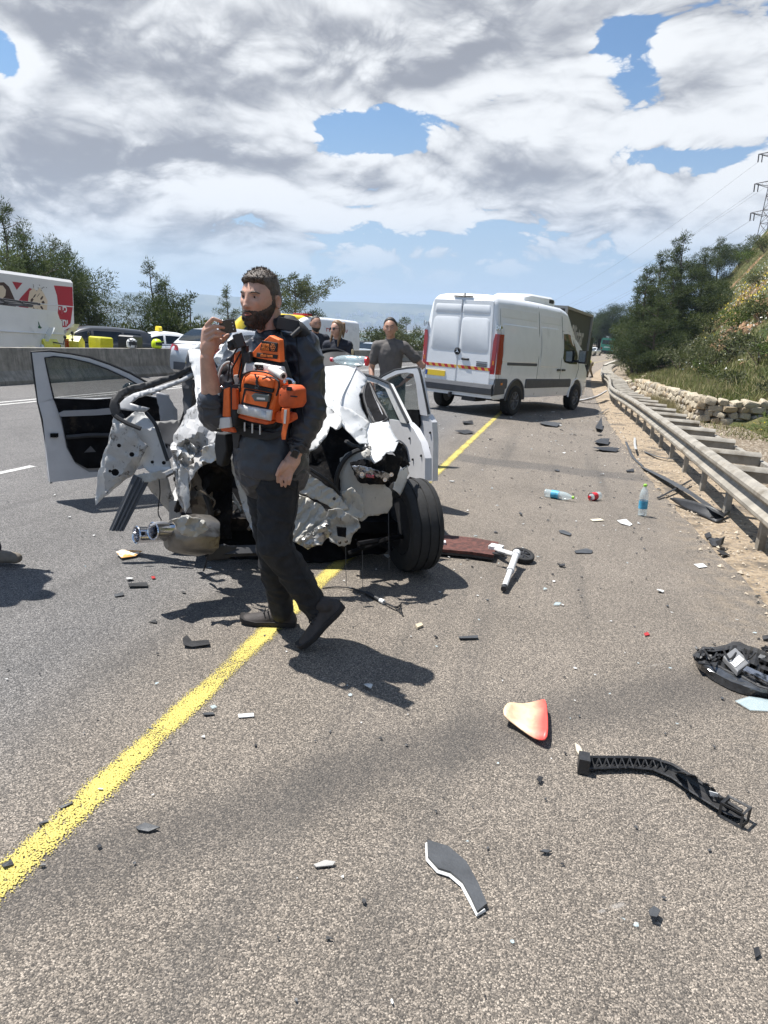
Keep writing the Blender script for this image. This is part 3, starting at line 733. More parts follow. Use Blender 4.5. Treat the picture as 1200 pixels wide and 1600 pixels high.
# trees on the slope to the right
GP = 'pines on the slope to the right'
for i, (px, top, s, w, sink, lab) in enumerate([(1022, 425, 54, 4.4, 0, 'foremost feathery pine at the foot of the slope'), (1044, 405, 58, 4.8, 0, 'tall open pine left of the dark crown'), (1008, 456, 60, 3.4, 0, 'leftmost pine of the slope leaning over the road'), (1082, 372, 62, 6.0, 0, 'tallest pine with a dark rounded crown on the slope'),
        (1062, 430, 56, 5.5, 0, 'thick pine below the tallest crown'), (1132, 376, 95, 6.5, 0, 'dark round pine on the skyline'), (1160, 384, 100, 5.0, 0, 'small dark pine on the skyline beside the round one'), (1108, 400, 66, 4.5, 0, 'pine at the right edge of the slope group'), (1022, 478, 68, 3.6, 0, 'dim pine behind the leftmost pine'), (1036, 470, 50, 3.8, 0, 'low spreading pine in front of the group')]):
    tree_px(lab, px, top, s, w, 'pine', 150 + i, group=GP, mats=[PINE, PINE2], bare=.06, dense=1.7)
# shrubs over the hillside: those one can pick out
GH = 'shrubs on the grassy slope'
spots = [(992, 545, 62, 1.0, 1.3, 'yellow green shrub at the road end of the slope', GREENB), (1006, 560, 50, 1.4, 1.4, 'broad green shrub below the foremost pine', SHRUB), (1030, 575, 42, 1.5, 1.2, 'green shrub above the tumbled wall', GREENB), (1062, 580, 38, 1.4, 1.1, 'grey green shrub above the far wall end', OLIVE), (1090, 560, 40, 1.6, 1.3, 'olive shrub in the middle of the lower slope', OLIVE),
         (1120, 580, 31, 1.1, .9, 'grey shrub above the bend of the wall', OLIVE), (1150, 560, 33, 1.2, 1.0, 'leafy grey green shrub below the bare soil', OLIVE), (1185, 570, 27, .9, .8, 'silvery shrub at the right edge above the wall', OLIVE), (1150, 515, 38, 1.3, 1.0, 'bright green shrub on the steep slope', GREENB), (1190, 500, 34, 1.2, .9, 'green shrub at the right edge of the steep slope', SHRUB),
         (1110, 520, 46, 1.5, 1.2, 'dark shrub beside the reddish bare soil', SHRUB), (1090, 470, 58, 1.8, 1.3, 'dry brownish shrub under the tall pine', OLIVE), (1130, 430, 62, 1.8, 1.3, 'shrub high on the slope under the skyline', SHRUB), (1170, 410, 66, 2.0, 1.4, 'round green shrub near the hilltop', GREENB), (1195, 395, 64, 1.9, 1.5, 'dark shrub at the foot of the pylon', SHRUB),
         (1140, 395, 84, 2.2, 1.6, 'shrub on the skyline left of the pylon', SHRUB), (1015, 540, 56, 1.8, 1.7, 'dark undergrowth shrub between the pine trunks', PINE), (1045, 545, 50, 1.8, 1.6, 'undergrowth shrub right of the pine trunks', SHRUB), (1002, 520, 66, 1.5, 2.0, 'shadowed shrub under the leftmost pine', PINE), (1185, 445, 52, 1.4, 1.0, 'pale shrub among the white flowers', OLIVE),
         (1070, 520, 54, 1.7, 1.6, 'shrub in the shade right of the pines', PINE)]
def hill_hit(px, py):
    d = pix_dir(px, py)
    for i in range(60, 1400):
        p = EYE + d * (i * .1 / d.y); s = p.y
        if p.z < rz(s) + hill_z(s, p.x - rc(s)): return s, p.x - rc(s)
    return None
for i, (px, py, s0, r, h, lab, m) in enumerate(spots):
    hit = hill_hit(px, py) or (s0, None)
    s, t = hit
    if t is None: d = pix_dir(px, py); t = (EYE + d * (s / d.y)).x - rc(s)
    shrub(lab, s, t, r, h, [m], 400 + i, GH, leaf=(.14, .06), per=720)
for i, (s_, t_, r_, m_, lab) in enumerate([(20.8, 5.6, .55, OLIVE, 'grey-green bush just above the corner of the stone wall'), (21.4, 6.9, .6, SHRUB, 'rounded green bush above the near face of the stone wall'), (22.2, 8.2, .7, OLIVE, 'pale bush at the right edge above the stone wall'), (23.5, 5.2, .5, OLIVE, 'small silvery bush behind the bend of the stone wall'), (24.8, 6.6, .75, GREENB, 'fresh green bush on the bank behind the stone wall'), (26.5, 5.0, .5, SHRUB, 'low bush close behind the long side of the wall'),
    (28, 7.4, .8, OLIVE, 'broad grey bush halfway up the bank behind the wall'), (30, 5.4, .6, SHRUB, 'dense bush where the wall starts to crumble'), (32.5, 8.6, .8, OLIVE, 'dusty bush below the reddish clods of soil'), (34, 6.0, .7, GREENB, 'bright bush above the tumbled stones'), (36.5, 9.8, .8, OLIVE, 'wiry bush among the reddish clods of soil'), (39, 6.6, .8, SHRUB, 'dark bush at the far end of the stone wall'), (42, 10.8, .9, GREENB, 'bright bush above the reddish clods of soil'), (46, 12.8, .9, OLIVE, 'grey bush below the patch of white flowers'), (29.5, 10.5, .8, SHRUB, 'green bush left of the yellow flowers on the slope')]):
    shrub(lab, s_, t_, r_, r_ * .85, [m_], 500 + i, 'low bushes on the slope', leaf=(.10, .05), per=1100, name='bush')
# yellow-flowered bush by the wall end
o = shrub('green bush with yellow flowers in front of the near wall end', 15.2, 4.75, .75, .62, [GREENB], 460, None, leaf=(.075, .028), per=2200, z=0)
rg = np.random.default_rng(9); C = np.stack([rg.normal(0, .38, 260), rg.normal(0, .38, 260), rg.uniform(.3, .68, 260)], 1)
V, F = blades(C, rg.normal(size=(260, 3)), .035, .035, rg); link('flowers', raw_mesh('flowers', V, F, [material('yellow_petals', (.72, .55, .04), .7)]), o)
# grass and weeds over the slope
rg = np.random.default_rng(4); PT = []; KD = []
while len(PT) < 17000:
    s = 19.8 + 85 * rg.random() ** 1.7; t = 3.9 + 17 * rg.random() ** 1.2
    if s < 19.9 and t < 6: continue
    PT.append(RD(s, t, hill_z(s, t) - .02)); KD.append(nfun(s, t, .25, 8) + .25 * rg.normal())
PT = np.array(PT); KD = np.array(KD)
def tufts(name, P, n, ln, wd, spread, mats, seed, up=1.3):
    rg = np.random.default_rng(seed); C = np.repeat(P, n, 0); C[:, :2] += rg.normal(0, spread, (len(C), 2)); d = rg.normal(size=C.shape) * .6; d[:, 2] += up
    V, F = blades(C, d, ln, wd, rg); return tag(link(name, raw_mesh(name, V, F, mats, rg.integers(0, len(mats), len(F)))), kind='stuff')
GRASS = leaf_mat('grass_blades', (.10, .125, .035), (.22, .23, .085), sc=.5); DRY = leaf_mat('dry_grass', (.20, .17, .085), (.40, .34, .19), sc=.6)
tufts('grass', PT[KD < .04], 8, .27, .032, .17, [GRASS, GRASS, DRY], 1)
tufts('dry_grass', PT[KD >= .04], 8, .30, .026, .16, [DRY, DRY, GRASS], 2)
tufts('white_wildflowers', np.array([RD(s, t, hill_z(s, t) + .32) for s, t in [(rg.normal(50, 9), rg.normal(13.5, 2.4)) for i in range(1700)]] + [RD(s, t, hill_z(s, t) + .32) for s, t in [(rg.normal(32, 4), rg.normal(9, 1.5)) for i in range(360)]]), 2, .075, .085, .12, [material('white_petals', (.75, .74, .66), .8)], 3)
tufts('yellow_wildflowers', np.array([RD(s, t, hill_z(s, t) + .3) for s, t in [(rg.normal(52, 5), rg.normal(11, 1.5)) for i in range(260)]]), 2, .12, .11, .1, [material('yellow_petals', (.72, .55, .04), .7)], 3)
tufts('dry_straw', np.array([RD(rg.uniform(21, 26), rg.normal(3.2, .16), 0) for i in range(260)]), 9, .36, .012, .09, [DRY], 5, up=1.6)
tufts('verge_weeds', np.array([RD(rg.uniform(16, 19.3), rg.uniform(3.4, 6.5), 0) for i in range(120)]), 7, .14, .02, .08, [GRASS, DRY], 6)
# clods of reddish soil showing on the steep part
mb = MB(); mb.mat(material('red_soil', (.36, .21, .12), .95, vary=.3, scale=3, bump=.8, bscale=12))
for i in range(150):
    s, t = R4.gauss(36, 5), R4.gauss(9.2, 1.4); r = R4.uniform(.1, .42); me = STONES[R4.randrange(12)]
    mb.xf = Matrix.Translation(RD(s, t, hill_z(s, t))) @ Euler((R4.random() * 6, R4.random() * 6, 0)).to_matrix().to_4x4() @ Matrix.Diagonal((r, r, r * .7, 1)); mb.add([v.co for v in me.vertices], [tuple(p.vertices) for p in me.polygons]); mb.xf = None
tag(mb.obj('soil_clods', None, angle=28), kind='stuff')

# ---------------------------------------------------------------- lattice pylon behind the hill
pyl = material('pylon_steel', (.10, .085, .085), .6, .3)
d = pix_dir(1200, 375); base = EYE + d * (190 / d.y); top = EYE + pix_dir(1196, 240) * ((base - EYE).length)
Hh = (top - base).length + 14; bz = base - GUP * 14
PY = thing('pylon', 'dark lattice power pylon rising behind the hilltop at the right edge', 'pylon', upright(bz.x, bz.y, bz.z, .35))
mb = MB()
def half(z): return 2.6 - 1.9 * z / Hh
lv = [Hh * q for q in (0, .12, .24, .35, .45, .54, .63, .72, .81, .9, 1)]
def cn(z, i): w = half(z); return Vector(((-w, w, w, -w)[i], (-w, -w, w, w)[i], z))
for a, b in zip(lv, lv[1:]):
    for i in range(4):
        j = (i + 1) % 4; mb.tube([cn(a, i), cn(b, i)], .10, 4); mb.tube([cn(a, i), cn(b, j)], .055, 4); mb.tube([cn(a, j), cn(b, i)], .055, 4); mb.tube([cn(b, i), cn(b, j)], .055, 4)
mb.obj('lattice_mast', pyl, PY, smooth=False)
WIRE = []
for z in (Hh * .60, Hh * .79, Hh * .98):
    mb = MB(); 
    for sx in (-1, 1):
        tip = Vector((sx * 5.2, 0, z + .2))
        for y in (-.8, .8):
            mb.tube([Vector((sx * half(z), y, z - .5)), tip], .075, 4); mb.tube([Vector((sx * half(z), y, z + 1.0)), tip], .075, 4)
        for q in (.3, .55, .8): mb.tube([Vector((sx * half(z), -.8, z - .5)).lerp(tip, q), Vector((sx * half(z), .8, z + 1.0)).lerp(tip, q)], .045, 4)
        il = MB(); il.tube([tip, tip - Vector((0, 0, 1.7))], [.14, .14], 6); il.tube([tip + Vector((sx * -.9, 0, 0)), tip - Vector((sx * .9, 0, 1.7))], [.12, .12], 6)
        il.obj('insulator', pyl, PY, smooth=False); WIRE.append(tip - Vector((0, 0, 1.7)))
    mb.obj('cross_arm', pyl, PY, smooth=False)
mb = MB()
for w in WIRE:
    for sgn, far in ((1, Vector((-2, 330, -40))),):
        P0 = w; P1 = w + far; mb.tube([P0.lerp(P1, q / 14) - Vector((0, 0, 4 * 12 * (q / 14) * (1 - q / 14))) for q in range(15)], .022, 3)
mb.obj('power_lines', pyl, PY, smooth=False)
# ---------------------------------------------------------------- vehicles
def paint(name, c, rough=.35, **kw): return material('paint_' + name, c, rough, coat=.5, vary=.03, scale=3, dark=tuple(v * .62 + .02 for v in c), dscale=1.7, dcut=(.56, .84), **kw)
WHITE = paint('white', (.74, .75, .76)); SILVER = paint('silver', (.46, .47, .48), metal=.3); DARKP = paint('dark', (.03, .032, .036)); YELLOW = paint('yellow', (.80, .58, .02)); BLUEGREY = paint('bluegrey', (.34, .38, .42), metal=.3)
GLASS = material('window_glass', (.012, .016, .018), .06, spec=.6); TYRE = material('tyre_rubber', (.018, .018, .018), .85, vary=.2, scale=20, bump=.2, bscale=80)
RIM = material('alloy_rim', (.30, .30, .31), .4, .6); STEELRIM = material('steel_rim', (.16, .16, .165), .55, .4); BLACKP = material('black_plastic', (.022, .022, .024), .55, vary=.2, scale=9); DARKGREY = material('grey_plastic', (.075, .078, .085), .6, vary=.12, scale=6)
REDL = material('red_lamp', (.30, .008, .012), .15, coat=1.); CLEARL = material('clear_lamp', (.62, .64, .66), .12, spec=.7); SEAM = material('panel_gap', (.045, .046, .05), .8); CHROME = material('chrome', (.6, .6, .62), .15, 1.)
REDP = material('red_print', (.42, .012, .02), .5); AMBER = material('amber_lamp', (.55, .16, .01), .2); ORANGEP = material('orange_print', (.60, .36, .06), .5)
PLATE = material('yellow_plate', (.72, .50, .03), .5); BLUEP = material('blue_print', (.03, .07, .30), .5); GREENP = material('green_print', (.02, .10, .05), .5)
def text(name, s, size, M, m, parent=None, ext=.002, align='CENTER', bold=0.):
    cu = bpy.data.curves.new(name, 'FONT'); cu.body = s; cu.size = size; cu.extrude = ext; cu.align_x = align; cu.align_y = 'CENTER'; cu.resolution_u = 2; cu.offset = bold
    o = bpy.data.objects.new('tmp_text', cu); COL.objects.link(o); me = bpy.data.meshes.new_from_object(o.evaluated_get(bpy.context.evaluated_depsgraph_get())); bpy.data.objects.remove(o)
    me.materials.clear(); me.materials.append(m); r = link(name, me, parent); r.matrix_local = M
    return r
def face_M(o, x, y):
    """matrix whose x and y axes lie along the given vectors at o (for lettering and flat print)"""
    x = Vector(x).normalized(); y = Vector(y); y = (y - x * y.dot(x)).normalized(); z = x.cross(y)
    return Matrix((x, y, z)).transposed().to_4x4().copy() if o is None else Matrix.Translation(o) @ Matrix((x, y, z)).transposed().to_4x4()
def wheel(parent, c, axis, r, w, rim=RIM, hub=.62, spokes=10, name='wheel'):
    """tyre with grooved tread, rim with spokes; axis points outwards"""
    ax = Vector(axis).normalized(); M = Matrix.Translation(c) @ ax.to_track_quat('Z', 'Y').to_matrix().to_4x4()
    mb = MB(); h = w / 2
    pr = [(r * hub, -h * .8), (r * .78, -h), (r * .94, -h * .95), (r * .985, -h * .8)]
    for g in (-.5, 0, .5): pr += [(r, g * h * 1.1 - .030 * w), (r * .975, g * h * 1.1 - .022 * w), (r * .975, g * h * 1.1 + .022 * w), (r, g * h * 1.1 + .030 * w)]
    pr += [(r * .985, h * .8), (r * .94, h * .95), (r * .78, h), (r * hub, h * .8)]
    mb.lathe(pr, 36, M, (False, False)); wo = mb.obj(name, TYRE, parent, angle=35)
    mb = MB(); mb.lathe([(r * hub, h * .82), (r * hub * .93, h * .78), (r * hub * .9, h * .45), (r * .16, h * .62), (r * .05, h * .72)], 24, M, (False, True))
    mb.lathe([(r * hub, -h * .8), (r * .05, -h * .8)], 16, M, (False, True))
    for k in range(spokes):
        a = 2 * PI * k / spokes; p0 = M @ Vector((r * .13 * math.cos(a), r * .13 * math.sin(a), h * .74)); p1 = M @ Vector((r * hub * .94 * math.cos(a), r * hub * .94 * math.sin(a), h * .74))
        mb.tube([p0, p1], r * .055, 5, caps=(True, True))
    mb.obj('rim', rim, wo, angle=30); return wo
def car(label, M, paintm, L=4.4, Wd=1.8, H=1.45, kind='hatch', cat='car', group=None, name='parked_car', detail=True, front=True):
    """car with its nose along +y, wheels on z = 0: lofted body, greenhouse with window panes, lamps, wheels"""
    T = thing(name, label, cat, M, group); w = Wd / 2; k = L / 4.4; hk = H / 1.45
    tail = {'hatch': [(-2.2, .80), (-2.12, .92), (-1.95, 1.0), (-1.6, 1.02)], 'sedan': [(-2.2, .82), (-2.1, .98), (-1.6, 1.03), (-1.3, 1.02)], 'suv': [(-2.2, .86), (-2.15, 1.0), (-2.0, 1.05), (-1.5, 1.05)]}[kind]
    top = [(y * k, z * hk) for y, z in tail + [(-.5, .98), (.6, .95), (.95, .94), (1.6, .84), (2.0, .74), (2.17, .62), (2.2, .5)]]
    def plan(y): u = abs(y) / (2.2 * k); return w * (1 - .02 * u ** 2 - .14 * max(0, u - .72) ** 2 / .0784)
    mb = MB(); rings = []
    for y, z in top:
        p = plan(y); lo = .24 * hk + (.08 if abs(y) > 2.1 * k else 0)
        half = [(0, z + .015), (p * .6, z + .01), (p * .88, z - .015), (p * .955, z - .055), (p * .985, z - .16 * hk), (p, (z + lo) * .5), (p * .985, lo + .1), (p * .95, lo), (0, lo)]
        rings.append([Vector((a, y, q)) for a, q in half] + [Vector((-a, y, q)) for a, q in half[-2:0:-1]])
    mb.rings(rings); b = mb.obj('body', paintm, T, angle=50)
    gr = {'hatch': [(-2.02, .99), (-1.75, 1.18), (-1.35, 1.39), (-.6, 1.45), (.0, 1.44), (.35, 1.36), (1.12, .93)], 'sedan': [(-1.85, 1.02), (-1.25, 1.32), (-.7, 1.43), (-.2, 1.45), (.1, 1.43), (.4, 1.34), (1.1, .93)], 'suv': [(-2.12, 1.04), (-1.98, 1.3), (-1.8, 1.42), (-.8, 1.46), (0, 1.45), (.35, 1.36), (1.1, .93)]}[kind]
    gr = [(y * k, z * hk) for y, z in gr]; mb = MB(); rings = []; belt = .985 * hk
    def sec(y, z):
        f = max(0., (z - belt + .02)) / (.47 * hk); wb = plan(y) * .93; wt = wb - .19 * f * w / .9
        return [Vector((wb, y, min(z, belt) - .03)), Vector((wt + .012, y, z - .07 * f)), Vector((wt - .05, y, z - .02 * f)), Vector((0, y, z + .012))]
    for y, z in gr:
        h = sec(y, z); rings.append(h + [Vector((-p.x, p.y, p.z)) for p in h[-2::-1]])
    mb.rings(rings); mb.obj('roof', paintm, T, angle=40)
    off = .006
    def pane(nm, pts, nrm, mm=GLASS): mb = MB(); mb.prism([Vector(p) for p in pts], Vector(nrm) * off); return mb.obj(nm, mm, T, angle=20)
    # side glass: from a belt line up to just under the roof edge
    for sx in (-1, 1):
        def sp(y, u):
            z = ip(y, gr); h = sec(y, z); p = h[0].lerp(h[1], u); return Vector((sx * (p.x + .004), y, p.z))
        spans = [(.02, .98), (-.98, -.06), (-1.62 if kind != 'sedan' else -1.3, -1.06)]
        for y0, y1 in spans:
            y0 *= k; y1 *= k; n = 5
            lo_ = [sp(y0 + (y1 - y0) * i / n, .12) for i in range(n + 1)]; hi = [sp(y0 + (y1 - y0) * i / n, .86) for i in range(n + 1)]
            mb = MB(); mb.grid([lo_, hi]); mb.obj('side_window', GLASS, T, recalc=False)
    def endglass(nm, ya, yb):
        z0, z1 = ip(ya, gr), ip(yb, gr); n = 4; P = []
        for i in range(n + 1):
            y = ya + (yb - ya) * i / n; z = ip(y, gr); h = sec(y, z); x = h[2].x - .02
            P.append([Vector((x * q, y, z + .014 - .012 * abs(q))) + Vector((0, math.copysign(.012, yb - ya) * -1 if False else (.012 if ya > 0 else -.012), .006)) for q in (-1, -.5, 0, .5, 1)])
        mb = MB(); mb.grid(P); mb.obj(nm, GLASS, T, recalc=False)
    endglass('windscreen', 1.04 * k, .42 * k); ry = gr[0][0]; endglass('rear_window', ry + .10 * k, gr[2][0] - .06 * k)
    for sx in (-1, 1):
        for y in (1.36 * k, -1.34 * k):
            wheel(T, (sx * (w - .10), y, .32), (sx, 0, 0), .32, .21)
            mb = MB(); mb.lathe([(.40, 0), (.385, .03)], 20, Matrix.Translation((sx * (w - .035), y, .335)) @ Matrix.Rotation(sx * PI / 2, 4, 'Y')); mb.obj('wheel_arch', BLACKP, T)
        if not detail: continue
        p = plan(-2.1 * k)
        mb = MB(); mb.prism([(sx * (p * .62), -2.205 * k, .80 * hk), (sx * p * .99, -2.09 * k, .80 * hk), (sx * p * .985, -2.0 * k, .95 * hk), (sx * p * .70, -2.14 * k, .93 * hk)], (sx * .02, -.03, .012)); mb.obj('tail_lamp', REDL, T, angle=20)
        mb = MB(); mb.prism([(sx * p * .55, 2.19 * k, .62 * hk), (sx * p * .97, 2.04 * k, .64 * hk), (sx * p * .985, 1.86 * k, .76 * hk), (sx * p * .62, 2.06 * k, .72 * hk)], (sx * .02, .03, .012)); mb.obj('headlamp', CLEARL, T, angle=20)
        mb = MB(); mb.ell((sx * (w + .09), .72 * k, 1.0 * hk), (.10, .07, .065), n=10, m=6); mb.obj('mirror', paintm, T)
        for y in (.05, -.98): mb = MB(); mb.box((sx * (w + .003), y * k, .84 * hk), (.02, .17, .025)); mb.obj('door_handle', paintm, T)
        for y in (.98, -.02, -1.02):
            mb = MB(); mb.tube([(sx * (plan(y * k) * .99 + .004), y * k, .92 * hk), (sx * (plan(y * k) + .003), y * k, .6 * hk), (sx * plan(y * k) * .985 + sx * .004, y * k, .34 * hk)], .005, 4); mb.obj('door_gap', SEAM, T)
    mb = MB(); mb.box((0, -2.205 * k, .42 * hk), (1.25, .05, .20)); mb.obj('rear_bumper_insert', DARKGREY, T)
    mb = MB(); mb.box((0, -2.235 * k, .52 * hk), (.50, .012, .11)); mb.obj('number_plate', PLATE, T)
    mb = MB(); mb.box((0, 2.2 * k, .46 * hk), (1.2, .05, .16)); mb.obj('grille', BLACKP, T)
    return T
def veh(px, py, rzdeg, z=0.):
    p = on_z(px, py, z); return place(p.x, p.y, p.z, math.radians(rzdeg))
def on_road(s, t, rz_=0.): return place(t + rc(s), s, rz(s), math.radians(rz_))

def van(label, M, name='white_van', paintm=WHITE, high=2.62, L=5.93, rear=-1.02, wb=3.665, group=None, cat='van'):
    """panel van with its nose along +y, rear axle at y = 0"""
    T = thing(name, label, cat, M, group); f = L + rear; q = high / 2.62
    st = [(rear, .955, .775, 2.50), (rear + .035, .975, .80, 2.565), (rear + .10, .985, .81, 2.60), (0, .99, .815, 2.62), (1.5, .99, .815, 2.635), (2.55, .99, .81, 2.62), (2.95, .985, .79, 2.56), (3.25, .98, .76, 2.40), (3.55, .975, .74, 2.14), (3.85, .97, .74, 1.80), (4.12, .955, .80, 1.42), (4.3, .94, .82, 1.30), (4.55, .90, .78, 1.16), (4.78, .83, .66, .98), (4.90, .72, .5, .72)]
    st = [(y if y < 2 else y + (f - 4.91), a, b_, z * q if z > 1.45 else z) for y, a, b_, z in st]
    mb = MB(); rings = []
    for y, w, wr, zr in st:
        s2 = min(1.58, zr - .16); lo = .40 if y < f - .3 else .36
        half = [(0, zr), (wr - .30, zr - .008), (wr - .10, zr - .045), (wr - .02, zr - .11), (wr + .02, zr - .2) if zr > 1.9 else (wr + .03, zr - .12), (w - .012, s2), (w, s2 * .72), (w, .74), (w - .005, .55), (w - .03, lo), (0, lo)]
        rings.append([Vector((a, y, z)) for a, z in half] + [Vector((-a, y, z)) for a, z in half[-2:0:-1]])
    mb.rings(rings); mb.obj('body', paintm, T, angle=50)
    def sx_at(y, z):          # half width of the shell at height z
        for a, b_ in zip(st, st[1:]):
            if a[0] <= y <= b_[0]:
                k = (y - a[0]) / (b_[0] - a[0]); w, wr, zr = [a[i] + (b_[i] - a[i]) * k for i in (1, 2, 3)]
                s2 = min(1.58, zr - .16); return ip(z, [(.4, w - .03), (.55, w - .005), (.74, w), (s2 * .72, w), (s2, w - .012), (zr - .2, wr + .02), (zr - .11, wr - .02), (zr, wr - .3)])
        return .9
    T['sx'] = 0; return T, st, sx_at
def side_patch(T, nm, m, sx, sx_at, y0, y1, z0, z1, off, inset=0., n=4, r=.06):
    """panel lying on a van's side, following its curve; rounded corners, slightly raised"""
    def loop(g, o):
        yc, zc = (y0 + y1) / 2, (z0 + z1) / 2; pts = []
        for cx, cz, a0 in ((y1 - r, z1 - r, 0), (y0 + r, z1 - r, 90), (y0 + r, z0 + r, 180), (y1 - r, z0 + r, 270)):
            for k in range(4):
                a = math.radians(a0 + 30 * k); y = cx + r * math.cos(a); z = cz + r * math.sin(a)
                y = y + math.copysign(g, yc - y); z = z + math.copysign(g, zc - z); pts.append((y, z))
        return pts, o
    mb = MB(); out = []
    for g, o in ((0, 0.001), (inset, off)):
        pts, o = loop(g, o); out.append([Vector((sx * (sx_at(y, z) + o), y, z)) for y, z in pts])
    mb.rings(out, (False, False))
    pts, o = loop(inset, off); ys = [y0 + inset + (y1 - y0 - 2 * inset) * i / n for i in range(n + 1)]
    # fill: fan of strips between top and bottom borders
    top = []; 
    def zlim(y, s):
        d = min(y - y0 - inset, y1 - inset - y); rr = r
        if d >= rr: return z1 - inset if s > 0 else z0 + inset
        k = rr - math.sqrt(max(0, rr * rr - (rr - d) ** 2)); return z1 - inset - k if s > 0 else z0 + inset + k
    ysx = sorted(set([y0 + inset + r * (1 - math.cos(a * PI / 8)) for a in range(5)] + [y1 - inset - r * (1 - math.cos(a * PI / 8)) for a in range(5)] + ys[1:-1]))
    mb.grid([[Vector((sx * (sx_at(y, zlim(y, -1) + (zlim(y, 1) - zlim(y, -1)) * k / 5) + off), y, zlim(y, -1) + (zlim(y, 1) - zlim(y, -1)) * k / 5)) for k in range(6)] for y in ysx])
    return mb.obj(nm, m, T, angle=30)
def side_line(T, nm, m, sx, sx_at, pts, r=.006):
    mb = MB(); mb.tube([Vector((sx * (sx_at(y, z) + .001), y, z)) for y, z in pts], r, 5); return mb.obj(nm, m, T)

def cab_window(T, sx, sxa):
    ys = [2.52, 2.62, 2.78, 2.95, 3.1, 3.22, 3.34, 3.44, 3.52]; hi = [(2.52, 1.95), (2.9, 1.97), (3.1, 1.92), (3.25, 1.80), (3.52, 1.40)]; lo = [(2.52, 1.36), (2.62, 1.26), (3.0, 1.22), (3.52, 1.22)]
    mb = MB(); mb.grid([[Vector((sx * (sxa(y, z) + .008), y, z)) for z in [ip(y, lo) + (ip(y, hi) - ip(y, lo)) * k / 5 for k in range(6)]] for y in ys]); return mb.obj('cab_window', GLASS, T, recalc=False)
# ---- the big white van on the hard shoulder
VM = place(-1.9239, 16.53, 0, -.3921)
V, st, sxa = van('large white high-roof panel van with closed rear doors, angled across the yellow line', VM)
for sx in (1, -1):
    side_patch(V, 'side_panel', WHITE, sx, sxa, -.80, .98, 1.20, 2.02, .012, .022); side_patch(V, 'side_panel', WHITE, sx, sxa, 1.14, 2.26, 1.12, 2.06, .012, .022)
    side_patch(V, 'roof_pressing', WHITE, sx, sxa, -.86, .98, 2.14, 2.36, .006, .02); side_patch(V, 'roof_pressing', WHITE, sx, sxa, 1.12, 2.4, 2.14, 2.34, .006, .02)
    side_patch(V, 'side_moulding', DARKGREY, sx, sxa, .46, 3.22, .62, .84, .022, .018, r=.03); side_patch(V, 'side_moulding', DARKGREY, sx, sxa, -.94, -.46, .62, .84, .022, .018, r=.03)
    side_patch(V, 'rail_cover', DARKGREY, sx, sxa, -.55, 1.0, 1.135, 1.20, .010, .01, r=.015)
    for y in (1.06, 2.44): side_line(V, 'door_gap', SEAM, sx, sxa, [(y, .46), (y, .8), (y, 1.3), (y, 1.9), (y, 2.35), (y - .02 * (y > 2), 2.5)])
    side_line(V, 'door_gap', SEAM, sx, sxa, [(-.88, .8), (-.90, 1.6), (-.90, 2.3), (-.86, 2.5)], .004)
    side_line(V, 'door_gap', SEAM, sx, sxa, [(2.44, 2.02), (3.0, 2.03), (3.3, 1.9), (3.62, 1.45), (3.68, 1.1), (3.55, .8), (3.42, .55)])
    # cab side window, dark
    cab_window(V, sx, sxa)
    for y in (2.30, 2.60): mb = MB(); mb.box((sx * (sxa(y, 1.1) + .018), y, 1.06), (.03, .19, .045)); mb.obj('door_handle', BLACKP, V)
    m = MB(); m.box((sx * 1.16, 3.42, 1.42), (.20, .12, .34)); m.tube([(sx * .97, 3.4, 1.30), (sx * 1.12, 3.42, 1.30)], .035, 6); o = m.obj('wing_mirror', BLACKP, V, angle=25); 
    mb = MB(); mb.box((sx * 1.16, 3.355, 1.43), (.17, .012, .28)); mb.obj('mirror_glass', material('mirror', (.6, .62, .62), .03, 1.), o)
    for y in (0, 3.665):
        wheel(V, (sx * .905, y, .345), (sx, 0, 0), .345, .235, rim=STEELRIM, spokes=8, hub=.6)
        mb = MB(); P_ = [(sx * (sxa(y, .7) + .003), y + .47 * math.cos(a), .36 + .47 * math.sin(a)) for a in [PI * i / 14 for i in range(15)]]
        mb.prism(P_, (sx * -.03, 0, 0)); mb.obj('wheel_arch', BLACKP, V, angle=25)
        mb = MB(); mb.tube(P_, .022, 6); mb.obj('arch_lip', DARKGREY if y == 0 else WHITE, V)
    mb = MB(); mb.rings([[Vector((sx * x, y, z)) for x, y in ((.845 + .03 * (z > 1.7), -1.040), (.925, -1.036), (.970, -1.004), (.992 - .015 * (z > 1.6), -.93), (.985, -.78 - .05 * (z > 1.6)), (.90, -.9))] for z in (.93, .96, 1.3, 1.62, 1.78)]); tl = mb.obj('tail_lamp', REDL, V, angle=30)
    mb = MB(); mb.box((sx * .895, -1.036, 1.17), (.035, .008, .09)); mb.obj('lens', AMBER, tl)
    mb = MB(); mb.box((sx * .92, -1.0, .88), (.13, .10, .10)); mb.obj('reversing_lamp', CLEARL, V, angle=25)
    mb = MB(); mb.box((sx * .94, -1.0, 1.92), (.10, .09, .05)); mb.box((sx * .90, -1.03, 1.92), (.06, .03, .085)); mb.tube([(sx * .965, -1.035, 1.86), (sx * .965, -1.035, 1.98)], .018, 6); mb.obj('door_hinge', CHROME, V)
    mb = MB(); mb.box((sx * .93, -.77, .52), (.03, .30, .28)); mb.obj('bumper_corner', WHITE, V)
    side_patch(V, 'side_marker', AMBER, sx, sxa, -.80, -.70, .70, .76, .026, .004, r=.01)
